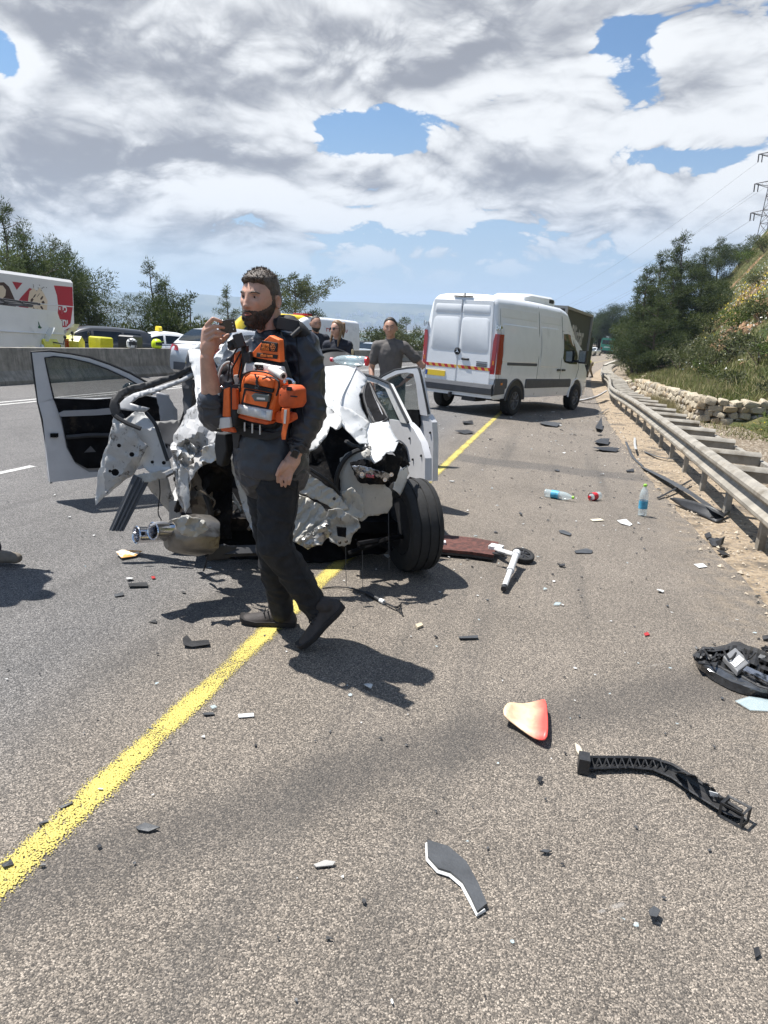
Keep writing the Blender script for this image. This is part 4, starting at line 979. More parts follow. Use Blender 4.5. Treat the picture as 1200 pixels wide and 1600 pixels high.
# rear doors
def rear_patch(T, nm, m, x0, x1, z0, z1, off, inset, y=-1.02, r=.07, taper=0.):
    mb = MB(); rr = []
    for g, o in ((0, 0.), (inset, off)):
        pts = []
        for cx, cz, a0 in ((x1 - r, z1 - r, 0), (x0 + r, z1 - r, 90), (x0 + r, z0 + r, 180), (x1 - r, z0 + r, 270)):
            for k in range(4):
                a = math.radians(a0 + 30 * k); x = cx + (r - g) * math.cos(a); z = cz + (r - g) * math.sin(a); x *= 1 - taper * max(0, z - 1.5); pts.append(Vector((x, y - o, z)))
        rr.append(pts)
    mb.rings(rr, (False, True)); return mb.obj(nm, m, T, angle=30)
for sx in (-1, 1):
    a, b_ = (.008, .855) if sx > 0 else (-.855, -.008)
    d = rear_patch(V, 'rear_door', WHITE, a, b_, .66, 2.47, .022, .016, taper=.115, r=.05)
    pa, pb = (.014, .76) if sx > 0 else (-.76, -.014)
    p = rear_patch(d, 'blank_window', WHITE, pa, pb, 1.36, 2.10, .009, .03, y=-1.041, taper=.10, r=.10)
    rear_patch(d, 'top_pressing', WHITE, pa, pb, 2.17, 2.37, .008, .02, y=-1.041, taper=.10, r=.05)
    mb = MB(); n = 5
    for k in range(n * 2):
        x0 = a + (b_ - a) * k / (n * 2) + .0; x1 = a + (b_ - a) * (k + 1) / (n * 2)
        mb.mat(REDP if (k + (sx < 0)) % 2 else ORANGEP); sk = .05
        mb.prism([(max(a, min(b_, x0 + sk)) , -1.043, .99), (max(a, min(b_, x1 + sk)), -1.043, .99), (x1, -1.043, 1.06), (x0, -1.043, 1.06)], (0, -.003, 0))
    mb.obj('chevron_stripe', None, d, smooth=False)
mb = MB(); mb.box((.20, -1.048, 1.20), (.19, .02, .045)); mb.tube([(.13, -1.065, 1.215), (.27, -1.065, 1.205)], .016, 6); mb.obj('rear_handle', BLACKP, V)
mb = MB(); mb.lathe([(.078, 0), (.078, .012), (.060, .016), (.058, .006)], 24, Matrix.Translation((-.02, -1.043, 1.36)) @ Matrix.Rotation(PI / 2, 4, 'X'), (True, False)); em = mb.obj('star_emblem', BLACKP, V)
mb = MB()
for a in (90, 210, 330): a = math.radians(a); mb.prism([(-.02 + .058 * math.cos(a), -1.052, 1.36 + .058 * math.sin(a)), (-.02 + .014 * math.cos(a + 1.05), -1.052, 1.36 + .014 * math.sin(a + 1.05)), (-.02, -1.052, 1.36), (-.02 + .014 * math.cos(a - 1.05), -1.052, 1.36 + .014 * math.sin(a - 1.05))], (0, -.008, 0))
mb.obj('star', CHROME, em, smooth=False)
mb = MB(); mb.box((.62, -1.047, 1.17), (.27, .006, .018)); mb.box((.62, -1.047, 1.125), (.26, .006, .04)); mb.obj('door_badge', material('badge_print', (.12, .12, .13), .5), V)
mb = MB(); mb.box((.62, -1.047, 1.085), (.26, .005, .03)); mb.obj('door_sticker', DARKGREY, V)
mb = MB(); mb.box((-.55, -1.05, .84), (.52, .015, .12)); pl = mb.obj('number_plate', PLATE, V); mb = MB(); mb.box((-.79, -1.059, .84), (.05, .004, .11)); mb.obj('plate_band', BLUEP, pl)
mb = MB(); mb.rings([[Vector((x, y, z)) for y, z in ((-.98, .72), (-1.09, .70), (-1.12, .62), (-1.10, .50), (-.98, .46))] for x in (-.955, .955)]); mb.obj('rear_bumper', DARKGREY, V, angle=25)
for sx in (-1, 1): mb = MB(); mb.rings([[Vector((sx * x, y, z)) for x, y, z in ((.945, -.55, .84), (1.005, -.55, .84), (1.0, -.55, .52), (.945, -.55, .48))], [Vector((sx * x, y, z)) for x, y, z in ((.94, -1.0, .84), (1.0, -1.03, .84), (1.0, -1.08, .5), (.94, -1.05, .46))]]); mb.obj('bumper_side', DARKGREY, V, angle=25)
mb = MB(); mb.tube([(-.25, -1.03, 2.535), (.22, -1.03, 2.535)], .018, 6); mb.prism([(-.02, -1.02, 2.53), (.03, -1.02, 2.53), (.0, -.95, 2.60), (-.035, -.95, 2.60)], (0, -.04, 0)); mb.obj('rear_camera', BLACKP, V, angle=25)
mb = MB(); mb.tube([(-.02, -1.045, 2.47), (-.006, -1.046, 2.2)], .004, 4); mb.obj('door_gap', SEAM, V)
mb = MB(); pr = [(.72, 2.60), (.80, 2.62), (.80, 2.78), (.70, 2.83), (-.70, 2.83), (-.8, 2.78), (-.8, 2.62), (-.72, 2.60)]
mb.rings([[Vector((x * k * .62, y, 2.6 + (z - 2.6) * q)) for x, z in pr] for y, k, q in ((1.0, .9, .55), (1.3, 1, .9), (2.55, 1, 1), (2.72, .95, .8))]); ac = mb.obj('roof_unit', WHITE, V, angle=30)
mb = MB(); mb.box((.502, 2.45, 2.72), (.01, .26, .09)); mb.obj('vent', BLACKP, ac)
mb = MB(); mb.tube([(-.5, -.95, .42), (-.5, 3.3, .42)], .05, 6); mb.tube([(.5, -.95, .42), (.5, 3.3, .42)], .05, 6); mb.tube([(-.85, 0, .34), (.85, 0, .34)], .06, 8); mb.box((.35, -.75, .40), (.35, .5, .2)); mb.box((0, 1.5, .45), (1.7, 3.6, .1)); mb.obj('underframe', BLACKP, V)
mb = MB(); mb.box((-.1, -1.04, .40), (.06, .12, .10)); mb.ell((-.1, -1.1, .42), (.03, .03, .03), n=8, m=6); mb.obj('tow_hitch', BLACKP, V)

# ---- dark box truck beyond it
tl = on_y(886, 480, 33); 
A = on_z(884, 590, 0); BT0 = Vector((EYE + pix_dir(886, 480) * (33.5 / pix_dir(886, 480).y))); 
BX = place(BT0.x, BT0.y, 0, math.radians(-11.5)); GB = material('box_truck_grey', (.040, .046, .052), .5, vary=.1); RAILM = material('box_edge_alloy', (.34, .33, .31), .5, .3)
K = thing('box_truck', 'dark grey box truck stopped on the shoulder beyond the white van', 'truck', BX); ht = BT0.z
mb = MB(); mb.box((-1.22, 3.4, (ht + .95) / 2), (2.36, 6.7, ht - 1.05)); mb.obj('cargo_box', GB, K, smooth=False)
mb = MB()
for x in (0, -2.44):
    for y in (0, 6.8): mb.box((x, y, (ht + .95) / 2), (.12, .12, ht - .9))
    for z in (.95, ht): mb.box((x, 3.4, z), (.11, 6.9, .12))
for y in (0, 6.8):
    for z in (.95, ht): mb.box((-1.22, y, z), (2.5, .11, .12))
mb.obj('box_edges', RAILM, K, smooth=False)
mb = MB(); mb.box((-1.22, 8.0, 1.45), (2.2, 1.9, 1.9)); mb.box((-1.22, 8.0, 2.5), (2.0, 1.5, .4)); mb.obj('cab', DARKP, K)
mb = MB(); mb.box((-1.22, 4.2, .75), (.9, 9, .25)); mb.obj('chassis', BLACKP, K)
for y in (1.6, 7.8):
    for x in (-.2, -2.25): wheel(K, (x, y, .48), (1 if x > -1 else -1, 0, 0), .48, .28, rim=STEELRIM, spokes=6)
mb = MB(); mb.box((-.3, -.02, .9), (.3, .05, .16)); mb.obj('tail_lamp', REDL, K)
m = MB(); m.box((.22, 9.0, 2.1), (.14, .12, .55)); m.obj('wing_mirror', BLACKP, K)
text('lettering', 'Blistar', 1.25, face_M(Vector((.075, 3.0, ht - 1.2)), (0, 1, 0), (0, 0, 1)), material('faded_lettering', (.46, .45, .44), .6), K, ext=.004, bold=.03)
# ---- green coach and cars far down the road
gr_p = paint('green', (.03, .27, .19)); 
d = pix_dir(953, 553); CT = on_road(150, (EYE + d * (150 / d.y)).x - rc(150) - .8, -8)
C_ = thing('coach', 'green coach driving away where the road bends', 'bus', CT)
mb = MB(); mb.rings([[Vector((x, y, z)) for x, z in ((-1.25, .4), (-1.27, 1.5), (-1.2, 2.9), (-1.0, 3.15), (1.0, 3.15), (1.2, 2.9), (1.27, 1.5), (1.25, .4))] for y in (0, 11)]); mb.obj('body', gr_p, C_)
mb = MB(); mb.box((0, -.02, 2.35), (2.0, .05, .8)); mb.obj('rear_window', GLASS, C_)
for sx in (-1, 1): mb = MB(); mb.box((sx * 1.245, 5.6, 2.2), (.06, 10, .8)); mb.obj('side_window', GLASS, C_); mb = MB(); mb.box((sx * 1.0, -.03, 1.1), (.25, .06, .4)); mb.obj('tail_lamp', REDL, C_)
mb = MB(); mb.box((0, -.03, 1.35), (1.2, .04, .25)); mb.obj('rear_panel', material('pale_print', (.45, .6, .55), .5), C_); mb = MB(); mb.box((0, .0, .5), (2.3, .1, .4)); mb.obj('rear_bumper', BLACKP, C_)
for y in (2.6, 8.4):
    for sx in (-1, 1): wheel(C_, (sx * 1.08, y, .48), (sx, 0, 0), .48, .28, rim=STEELRIM, spokes=0)
for px, s, lab in ((927, 138, 'small white car far away between the box truck and the coach'), (917, 132, 'white car partly hidden behind the box truck far away')):
    d = pix_dir(px, 552); car(lab, on_road(s, (EYE + d * (s / d.y)).x - rc(s), 160), WHITE, detail=False, group='distant cars beyond the box truck')
# ---------------------------------------------------------------- vehicles stopped on the opposite carriageway (which lies a little lower)
OZ = -.35
def opp(px, t, rzdeg, py=540):
    d = pix_dir(px, py); k = d.x / d.y; s = 10.
    for _ in range(30): s = (t + rc(s)) / k
    return place(t + rc(s), s, rz(s) + OZ, math.radians(rzdeg))
car('dark hatchback standing behind the yellow motorcycle', opp(136, -16.0, 140), DARKP, kind='suv', H=1.5)
tx = car('white taxi with a yellow roof light facing the barrier', opp(248, -15.6, 138), WHITE, kind='sedan')
mb = MB(); mb.rings([[Vector((x * k, y * k, z)) for x, y in ((-.26, -.07), (.26, -.07), (.26, .07), (-.26, .07))] for z, k in ((1.46, 1), (1.60, .92), (1.64, .7))]); mb.obj('roof_light', material('taxi_sign', (.80, .62, .05), .4), tx)
car('silver blue car facing us right of the white ambulance van', opp(582, -14.6, 158), BLUEGREY, kind='sedan')
car('small dark car just behind the white ambulance van', opp(570, -17.5, 185), DARKP)
car('white car showing at the left edge of the big white van', opp(652, -14.6, 186), WHITE)
# silver hatchback on our own side, facing away
p = on_z(262, 596); car('silver hatchback in the far lane seen from behind beside the concrete barrier', place(p.x + .86, p.y + 2.3, 0, math.radians(-3)), SILVER, kind='hatch', L=4.45)
# ambulances
M_ = opp(466, -15.6, 122); a, _, sx_ = van('yellow ambulance van behind the bearded man\'s shoulder', M_, 'ambulance', YELLOW, high=2.75, cat='ambulance')
a.location.y -= 0; 
for sx in (-1, 1):
    side_patch(a, 'red_stripe', REDP, sx, sx_, -.9, 3.0, 1.0, 1.12, .004, .004, r=.02); cab_window(a, sx, sx_)
    for y in (0, 3.665): wheel(a, (sx * .865, y, .345), (sx, 0, 0), .345, .235, rim=STEELRIM, spokes=0)
mb = MB(); mb.box((0, 2.3, 2.86), (1.3, .25, .1)); mb.obj('light_bar', REDL, a)
M_ = opp(526, -14.0, 148); a, st_, sx_ = van('white ambulance van with red lettering and a roof light bar', M_, 'ambulance', WHITE, high=2.72, cat='ambulance')
for sx in (-1, 1):
    cab_window(a, sx, sx_)
    for y in (0, 3.665): wheel(a, (sx * .865, y, .345), (sx, 0, 0), .345, .235, rim=STEELRIM, spokes=0)
    text('lettering', 'אמבולנס'[::-1], .46, face_M(Vector((sx * (sx_(.6, 2.0) + .006), .8, 2.02)), (0, sx, 0), (0, 0, 1)), REDP, a); text('lettering', 'הלצה', .34, face_M(Vector((sx * (sx_(.3, 1.3) + .006), .9, 1.35)), (0, sx, 0), (0, 0, 1)), REDP, a)
    mb = MB(); mb.prism([(sx * 1.0, 1.9, 1.2), (sx * 1.0, 2.2, 1.2), (sx * 1.0, 2.2, 1.6), (sx * 1.0, 1.9, 1.6)], (sx * .006, 0, 0)); mb.obj('side_emblem', DARKP, a)
mb = MB(); P_ = []
for y, z in ((4.18, 1.40), (3.85, 1.80), (3.56, 2.12), (3.32, 2.34)):
    w_ = .86 - (z - 1.4) * .16; P_.append([Vector((w_ * q, y + .05 - .03 * abs(q), z + .035)) for q in (-1, -.5, 0, .5, 1)])
mb.grid(P_); mb.obj('windscreen', GLASS, a)
mb = MB(); mb.box((0, 2.7, 2.80), (1.4, .3, .12)); mb.obj('light_bar', REDL, a); mb = MB(); mb.box((0, 4.9, .62), (1.2, .06, .28)); mb.obj('grille', BLACKP, a)
for sx in (-1, 1): mb = MB(); mb.box((sx * .68, 4.74, .95), (.3, .18, .22)); mb.obj('headlamp', CLEARL, a)
# white pickup with a green stripe at the left edge
d = pix_dir(60, 520); s_ = -14.2 / (d.x / d.y); PK = thing('pickup', 'white pickup with a green stripe and a bird emblem at the left edge', 'pickup', place(-14.2, s_, OZ, math.radians(180)))
# local: +y nose (towards us), x to its right; rear end at y = 0
prof_ = [(0, .55), (-.06, 1.0), (.10, 1.42), (.32, 1.90), (3.0, 1.96), (3.3, 1.9), (4.0, 1.30), (5.1, 1.16), (5.3, .9), (5.3, .5)]
mb = MB(); mb.rings([[Vector((x * k, y, z)) for y, z in prof_] for x, k in ((-.90, 1), (-.86, 1), (.86, 1), (.90, 1))]); mb.obj('body', WHITE, PK, angle=25)
for sx in (-1, 1):
    mb = MB(); mb.prism([(sx * .902, .02, .72), (sx * .902, 5.2, .72), (sx * .902, 5.2, .86), (sx * .902, .0, .86)], (sx * .006, 0, 0)); mb.obj('green_stripe', GREENP, PK, smooth=False)
    mb = MB(); mb.box((sx * .86, .0, 1.02), (.12, .14, .34)); mb.obj('tail_lamp', REDL, PK)
    mb = MB(); mb.tube([(sx * .904, .1, 1.30), (sx * .92, 2.8, 1.34), (sx * .904, 5.0, 1.1)], .02, 6); mb.obj('body_crease', WHITE, PK)
    for y in (1.05, 4.25): wheel(PK, (sx * .80, y, .37), (sx, 0, 0), .37, .24)
    mb = MB(); mb.prism([(sx * .903, .26, .74), (sx * .903, .54, .74), (sx * .903, .56, 1.02), (sx * .903, .40, 1.08), (sx * .903, .24, 1.02)], (sx * .01, 0, 0)); e_ = mb.obj('shield_emblem', GREENP, PK); mb = MB(); mb.prism([(sx * .915, .33, .82), (sx * .915, .47, .82), (sx * .915, .48, .97), (sx * .915, .32, .97)], (sx * .004, 0, 0)); mb.obj('shield_centre', CLEARL, e_)
    mb = MB(); mb.prism([Vector((sx * .903, 1.00 + a, 1.45 + b)) for a, b in ((-.08, 0), (-.02, -.02), (.05, -.01), (.06, .03), (.02, .05), (.04, .09), (.04, .16), (.01, .12), (0, .07), (-.04, .03))], (sx * .006, 0, 0)); mb.obj('bird_emblem', GREENP, PK)
mb = MB()
for k in range(5): mb.tube([(-.8 + .4 * k, .9, 2.05), (-.8 + .4 * k, 2.6, 2.09)], .03, 5)
for y in (.9, 1.5, 2.1, 2.6): mb.tube([(-.85, y, 2.04), (.85, y, 2.04)], .035, 5); mb.box((.3 * (y - 1.6), y, 2.0), (.6, .25, .1))
mb.obj('roof_rack', BLACKP, PK)
# red and white refrigerated truck with ice-cream print
d = pix_dir(115, 480); TT = -18.6; s_ = TT / (d.x / d.y); TR = thing('delivery_truck', 'red and white delivery truck printed with ice cream and white lettering', 'truck', place(TT, s_, OZ))
RW = material('truck_white', (.70, .68, .66), .45, coat=.3); RR = material('truck_red', (.40, .012, .03), .45, coat=.3); CRM = material('cream_print', (.72, .58, .42), .5); BRN = material('chocolate_print', (.06, .025, .018), .5)
mb = MB(); mb.rings([[Vector((x, y, z)) for x, z in ((-2.3, 1.0), (-2.35, 3.0), (-2.2, 3.1), (-.1, 3.1), (0, 3.0), (0, 1.0))] for y in (-9, 0)]); mb.obj('cargo_box', RW, TR, angle=30)
def trp(nm, m, pts, off):    # flat print on the side: points in pixels of the photograph's truck side
    P_ = [TR.matrix_world.inverted() @ on_x(px, py, TT) for px, py in pts]; mb = MB(); mb.prism([Vector((off, p.y, p.z)) for p in P_], (.003, 0, 0)); return mb.obj(nm, m, TR, smooth=False)
bpy.context.view_layer.update()
trp('red_print', RR, [(84, 446), (113, 448.5), (114, 478), (110, 505), (104, 511), (85, 512), (89, 500), (91, 480), (89, 462)], .002)
trp('red_print', RR, [(19, 440), (35, 442), (26, 453)], .002)
trp('red_print', RR, [(24, 476), (34, 463), (46, 450), (52, 452), (46, 466), (44, 480), (50, 494), (62, 500), (72, 492), (70, 504), (62, 522), (56, 526), (50, 505), (34, 482)], .002)
trp('chocolate_print', BRN, [(-12, 441), (6, 441), (14, 448), (22, 466), (27, 476), (20, 484), (-12, 486)], .002)
trp('cream_print', CRM, [(-6, 446), (4, 446), (9, 453), (8, 462), (2, 468), (-8, 468)], .005)
sw = trp('ice_cream_print', CRM, [(46, 455), (52, 450), (57, 455), (62, 449), (68, 458), (74, 470), (73, 485), (66, 494), (56, 496), (48, 490), (43, 478), (44, 466)], .006)
for k in range(9):
    a = k * .7; c = (58 + 9 * math.cos(a), 473 + 12 * math.sin(a)); trp('chocolate_print', BRN, [(c[0] + 2.6 * math.cos(q), c[1] + 3.4 * math.sin(q * 1.0 + a)) for q in (0, 1.3, 2.4, 3.6, 4.9)], .009)
for k in range(12): c = (50 + R4.uniform(0, 22), 444 + R4.uniform(0, 10)); trp('chocolate_print', BRN, [(c[0], c[1]), (c[0] + 1.6, c[1] + .4), (c[0] + 1.2, c[1] + 1.8)], .009)
mb = MB(); mb.tube([(.006, -9, 2.12), (.006, 0, 2.12)], .02, 5); mb.obj('side_rail', RW, TR)
for s_, py, sz in (('כיף'[::-1], 483, .60), ('יחד!'[::-1], 504, .60)):
    c = TR.matrix_world.inverted() @ on_x(98, py, TT); text('lettering', s_, sz * .54, face_M(Vector((.012, c.y, c.z)), (0, 1, 0), (0, 0, 1)), RW, TR, bold=.012)
for y in (-2.0, -7.5):
    for x in (-.25, -2.1): wheel(TR, (x, y, .48), (1 if x > -1 else -1, 0, 0), .48, .28, rim=STEELRIM, spokes=0)
mb = MB(); mb.box((-1.15, -4.5, .85), (1.0, 9, .3)); mb.obj('chassis', BLACKP, TR); mb = MB(); mb.box((-1.15, -10.3, 1.5), (2.2, 2.2, 2.2)); mb.obj('cab', RR, TR)

HIVIS = paint('hivis', (.70, .66, .05))
# motorcycles with their gear behind the barrier
def motorcycle(label, M, main, boxc):
    T = thing('motorcycle', label, 'motorcycle', M, 'motorcycles behind the barrier')
    for y in (-.72, .74): wheel(T, (0, y, .31), (1, 0, 0), .31, .14, spokes=6)
    mb = MB(); mb.rings([[Vector((x * k, y, z)) for x, z in ((-.16, .45), (-.17, .7), (0, .86), (.17, .7), (.16, .45), (0, .35))] for y, k in ((-.35, .6), (-.1, 1), (.3, 1.1), (.5, .7))]); mb.obj('body', main, T)
    mb = MB(); mb.rings([[Vector((x * k, y, z)) for x, z in ((-.22, .75), (-.2, 1.05), (0, 1.18), (.2, 1.05), (.22, .75), (0, .62))] for y, k in ((.38, .75), (.6, 1.), (.78, .55))]); mb.obj('fairing', main, T)
    mb = MB(); mb.grid([[Vector((x * k, y, z)) for x in (-.22, -.1, 0, .1, .22)] for y, z, k in ((.74, 1.12, 1), (.62, 1.32, .95), (.50, 1.48, .7))]); mb.obj('windshield', material('clear_shield', (.62, .66, .68), .1, alpha=.6), T)
    mb = MB(); mb.ell((0, .80, .95), (.11, .05, .09)); mb.obj('headlamp', CLEARL, T)
    mb = MB(); mb.rings([[Vector((x * k, y, z)) for x, z in ((-.14, .8), (0, .86), (.14, .8), (0, .72))] for y, k in ((-.75, .8), (-.4, 1), (.1, .8))]); mb.obj('seat', BLACKP, T)
    mb = MB(); mb.tube([(-.40, .42, 1.08), (-.2, .55, 1.1), (.2, .55, 1.1), (.40, .42, 1.08)], .018, 6); mb.tube([(-.07, .55, 1.0), (-.07, .74, .31)], .028, 6); mb.tube([(.07, .55, 1.0), (.07, .74, .31)], .028, 6); mb.obj('handlebar', BLACKP, T)
    for sx in (-1, 1):
        mb = MB(); mb.rings([[Vector((sx * x, y, z)) for x, z in ((.18, .45), (.42, .48), (.42, .82), (.18, .85))] for y in (-.90, -.46)]); modified(mb.obj('pannier', main, T, angle=20), ('BEVEL', dict(width=.05, segments=2))); mb = MB(); mb.box((sx * .43, -.68, .72), (.012, .46, .03)); mb.obj('pannier_latch', BLACKP, T)
        mb = MB(); mb.ell((sx * .42, .40, 1.26), (.07, .02, .05)); mb.tube([(sx * .36, .42, 1.08), (sx * .42, .40, 1.24)], .01, 5); mb.obj('mirror', BLACKP, T)
    mb = MB(); mb.rings([[Vector((x * k, y * k - .92, z)) for x, y in ((-.28, -.2), (.28, -.2), (.28, .2), (-.28, .2))] for z, k in ((.92, .95), (1.10, 1), (1.27, .98), (1.30, .85))]); mb.obj('top_box', boxc, T, angle=25)
    mb = MB(); mb.tube([(.2, .1, .3), (.26, -.3, .34), (.26, -.8, .45)], [.03, .045, .05], 8); mb.obj('exhaust', CHROME, T); return T
motorcycle('yellow emergency motorcycle with a clear windshield and black top box', opp(150, -12.7, 100) @ Matrix.Scale(1.08, 4), HIVIS, BLACKP)
motorcycle('yellow motorcycle nose with a round lamp left of the other one', opp(110, -13.0, 160), HIVIS, HIVIS)
def helmet(label, px, py, m1, m2, rz_):
    p = on_x(px, py, -11.31); p.z = .738 + rz(p.y); T = thing('helmet', label, 'helmet', place(p.x, p.y, p.z, rz_), 'helmets on the barrier')
    mb = MB(); mb.lathe([(.10, 0), (.135, .03), (.145, .11), (.135, .18), (.10, .235), (.05, .26), (.0, .265)], 18, Matrix.Diagonal((.93, 1.12, 1, 1)), (True, False)); mb.obj('shell', m1, T)
    mb = MB(); mb.grid([[Vector((.14 * math.sin(a) * .95, -.163 * math.cos(a) * 1.0, z)) for a in [-1.1 + .22 * k for k in range(11)]] for z in (.085, .13, .175)]); mb.obj('visor', m2, T)
    mb = MB(); mb.prism([(-.07, -.15, .2), (.07, -.15, .2), (.05, -.24, .205), (-.05, -.24, .205)], (0, 0, .012)); mb.obj('peak', m1, T)
helmet('white helmet with dark patches resting on the concrete barrier', 206, 543, material('helmet_white', (.72, .72, .70), .3, dark=(.03, .03, .03), dscale=9, dcut=(.52, .56)), BLACKP, 1.0)
helmet('fluorescent yellow helmet with a dark visor resting on the concrete barrier', 245, 543, material('helmet_yellow', (.62, .78, .02), .35), BLACKP, 1.4)

# ---------------------------------------------------------------- people
SKIN = material('skin', (.50, .29, .21), .48, sss=.12, vary=.16, scale=22, dark=(.40, .19, .14), dscale=11, dcut=(.50, .80), bump=.12, bscale=300, bdist=.002)
SKIN2 = material('skin_tan', (.40, .22, .15), .5, sss=.1, vary=.10, scale=14)
EYEW = material('eye_white', (.36, .33, .31), .25); EYED = material('eye_iris', (.03, .018, .01), .15); LIP = material('lips', (.40, .17, .14), .45)
def head_grid(nu=72, nv=56, gaunt=1.):
    """head about its own centre, face towards -y; returns coordinates on a (nv, nu) grid"""
    v = np.linspace(.02, 1, nv, endpoint=False)[:, None] * PI; u = np.linspace(0, 2 * PI, nu, endpoint=False)[None, :]
    dx = np.sin(v) * np.sin(u); dy = -np.sin(v) * np.cos(u); dz = np.cos(v) * np.ones_like(u)
    sq = lambda a, e: np.sign(a) * np.abs(a) ** e
    x = .078 * sq(dx, .92); y = .098 * dy; z = .120 * dz
    low = np.clip(-(z + .015) / .10, 0, 1)
    x = x * (1 - .30 * low ** 1.3); y = np.where(y > 0, y * (1 - .62 * low), y * (1 - .06 * low)); y -= .012 * low
    y = np.where(y > 0, y * (1 + .10 * np.clip(z / .08, 0, 1)), y)
    front = np.clip(-y / .05, 0, 1)
    g = lambda cx, cz, sx, sz: np.exp(-((np.abs(x) - cx) / sx) ** 2 - ((z - cz) / sz) ** 2) * front
    y = y + .004 * np.clip(z - .05, 0, 1) / .05 * front
    y -= .0045 * g(.022, .030, .030, .010)                                  # brow
    y += .0115 * g(.032, .011, .0155, .0115)                                # eye sockets
    nz = np.clip((.020 - z) / .052, 0, 1); nose = np.where(z > -.034, nz ** 1.2, np.clip(1 - (-.034 - z) / .009, 0, 1) * 1.)
    nw = .0075 + .0065 * nz
    y -= (.004 + .021 * nose) * np.exp(-(x / nw) ** 2) * front * (z < .03) * np.clip((.032 - z) / .01, 0, 1) * (nose > 0)
    y -= .008 * g(.0125, -.030, .006, .008)                                 # nostril wings
    y -= .005 * g(.046, -.012, .018, .016); y += .004 * g(.047, -.050, .014, .022) * gaunt
    y -= .0065 * g(0, -.0555, .020, .0065); y -= .0065 * g(0, -.0690, .018, .0062); y += .006 * g(0, -.0622, .021, .0026)   # lips
    y -= .007 * g(0, -.098, .020, .014); y += .004 * g(0, -.082, .02, .006)
    return np.stack([x, y, z], -1), (dx, dy, dz)
def head_part(name, M, m, parent, pts, mask, off, jitter=0., seed=0, n=None, rim=True):
    """shell lying on the head where mask is true (hair, beard), off thick, with a ragged surface"""
    nv, nu, _ = pts.shape; c = np.array([0, .0, .0]); nrm = pts - c; nrm = nrm / np.linalg.norm(nrm, axis=-1, keepdims=True)
    mb = MB(); idx = -np.ones((nv, nu), int); vs = []
    for i in range(nv):
        for j in range(nu):
            near = mask[max(i - 1, 0):i + 2, :][:, [(j - 1) % nu, j, (j + 1) % nu]]
            if mask[i, j] > .02 or near.max() > .02:
                o = off * min(1, max(0, mask[i, j])) - .003 * (mask[i, j] <= .02)
                if mask[i, j] > .02: o += jitter * (fn3(pts[i, j], 160, seed) + .6 * fn3(pts[i, j], 330, seed))
                idx[i, j] = len(vs); vs.append(M @ Vector(pts[i, j] + nrm[i, j] * o))
    fs = []
    for i in range(nv - 1):
        for j in range(nu):
            q = (idx[i, j], idx[i, (j + 1) % nu], idx[i + 1, (j + 1) % nu], idx[i + 1, j])
            if min(q) >= 0: fs.append(q)
    if mask[0].min() > .02: fs.append(tuple(int(k) for k in idx[0]))
    mb.add(vs, fs); return mb.obj(name, m, parent, angle=0)
def add_head(mb, M, pts):
    nv, nu, _ = pts.shape; mb.rings([[M @ Vector(p) for p in r] for r in pts])
    for sx in (-1, 1):         # ears
        R_ = Euler((.12, 0, sx * -.32)).to_matrix()
        e0 = MB(); prof_e = []
        for k in range(13):
            a = 2 * PI * k / 12; prof_e.append(Vector((0, .002 + .0165 * math.cos(a) * (1 - .25 * (math.sin(a) < 0)), .030 * math.sin(a))))
        ring = lambda s, o, b: [M @ (Vector((sx * .0765 + sx * o, .012, -.004)) + R_ @ (p * s)) for p in prof_e[:-1]]
        mb.rings([ring(.75, -.008, 0), ring(.95, .004, 0), ring(1.05, .012, 0), ring(1.0, .016, 0), ring(.80, .0145, 0), ring(.55, .008, 0)])
def face_parts(parent, M, hairm=None, brow=True, eyes=True):
    for sx in (-1, 1):
        if eyes:
            mb = MB(); mb.mat(EYEW); mb.ell(M @ Vector((sx * .0315, -.0755, .0105)), (.0125, .0115, .0070), (M.to_3x3() @ Matrix.Identity(3)), n=12, m=8); e = mb.obj('eye', None, parent)
            mb = MB(); mb.ell(M @ Vector((sx * .0315 , -.0845, .0105)), (.0056, .003, .0056), M.to_3x3(), n=10, m=6); mb.obj('iris', EYED, e)
            mb = MB(); mb.tube([M @ Vector((sx * a, b, c)) for a, b, c in ((.019, -.081, .0115), (.026, -.0885, .0185), (.034, -.0875, .0188), (.045, -.077, .0115))], [.0025, .0034, .0036, .002], 6); mb.obj('eyelid', SKIN, parent)
        if brow and hairm:
            mb = MB(); mb.tube([M @ Vector((sx * a, b, c)) for a, b, c in ((.012, -.094, .0255), (.026, -.096, .0315), (.040, -.088, .0315), (.052, -.074, .0255))], [.0026, .0042, .0036, .0018], 6, flat=1.0); mb.obj('eyebrow', hairm, parent)
def folds(o, amp, sc, seed, zlim=None, stretch=(1, 1, .45)):
    """soft cloth folds pressed into a garment"""
    me = o.data; co = get_co(me); n = np.empty(len(me.vertices) * 3, 'f'); me.vertices.foreach_get('normal', n); n = n.reshape(-1, 3)
    f = np.array([mnoise.noise(Vector((p[0] * sc * stretch[0] + seed, p[1] * sc * stretch[1], p[2] * sc * stretch[2] * 2.2 + seed))) for p in co])
    f2 = np.array([1 - abs(mnoise.noise(Vector((p[0] * sc * 1.9 + 5 + seed, p[1] * sc * 1.9, p[2] * sc * 2.4)))) * 2.2 for p in co])
    f3 = np.array([max(0., 1 - abs(mnoise.noise(Vector((p[0] * sc * 1.2 + 9 + seed, p[1] * sc * 1.2, p[2] * sc * 2.1 + .8 * p[0] * sc)))) * 5) for p in co])
    set_co(me, co + n * ((f * .6 + f2 * .4 + f3 * .32) * amp)[:, None]); me.polygons.foreach_set('use_smooth', [True] * len(me.polygons)); return o
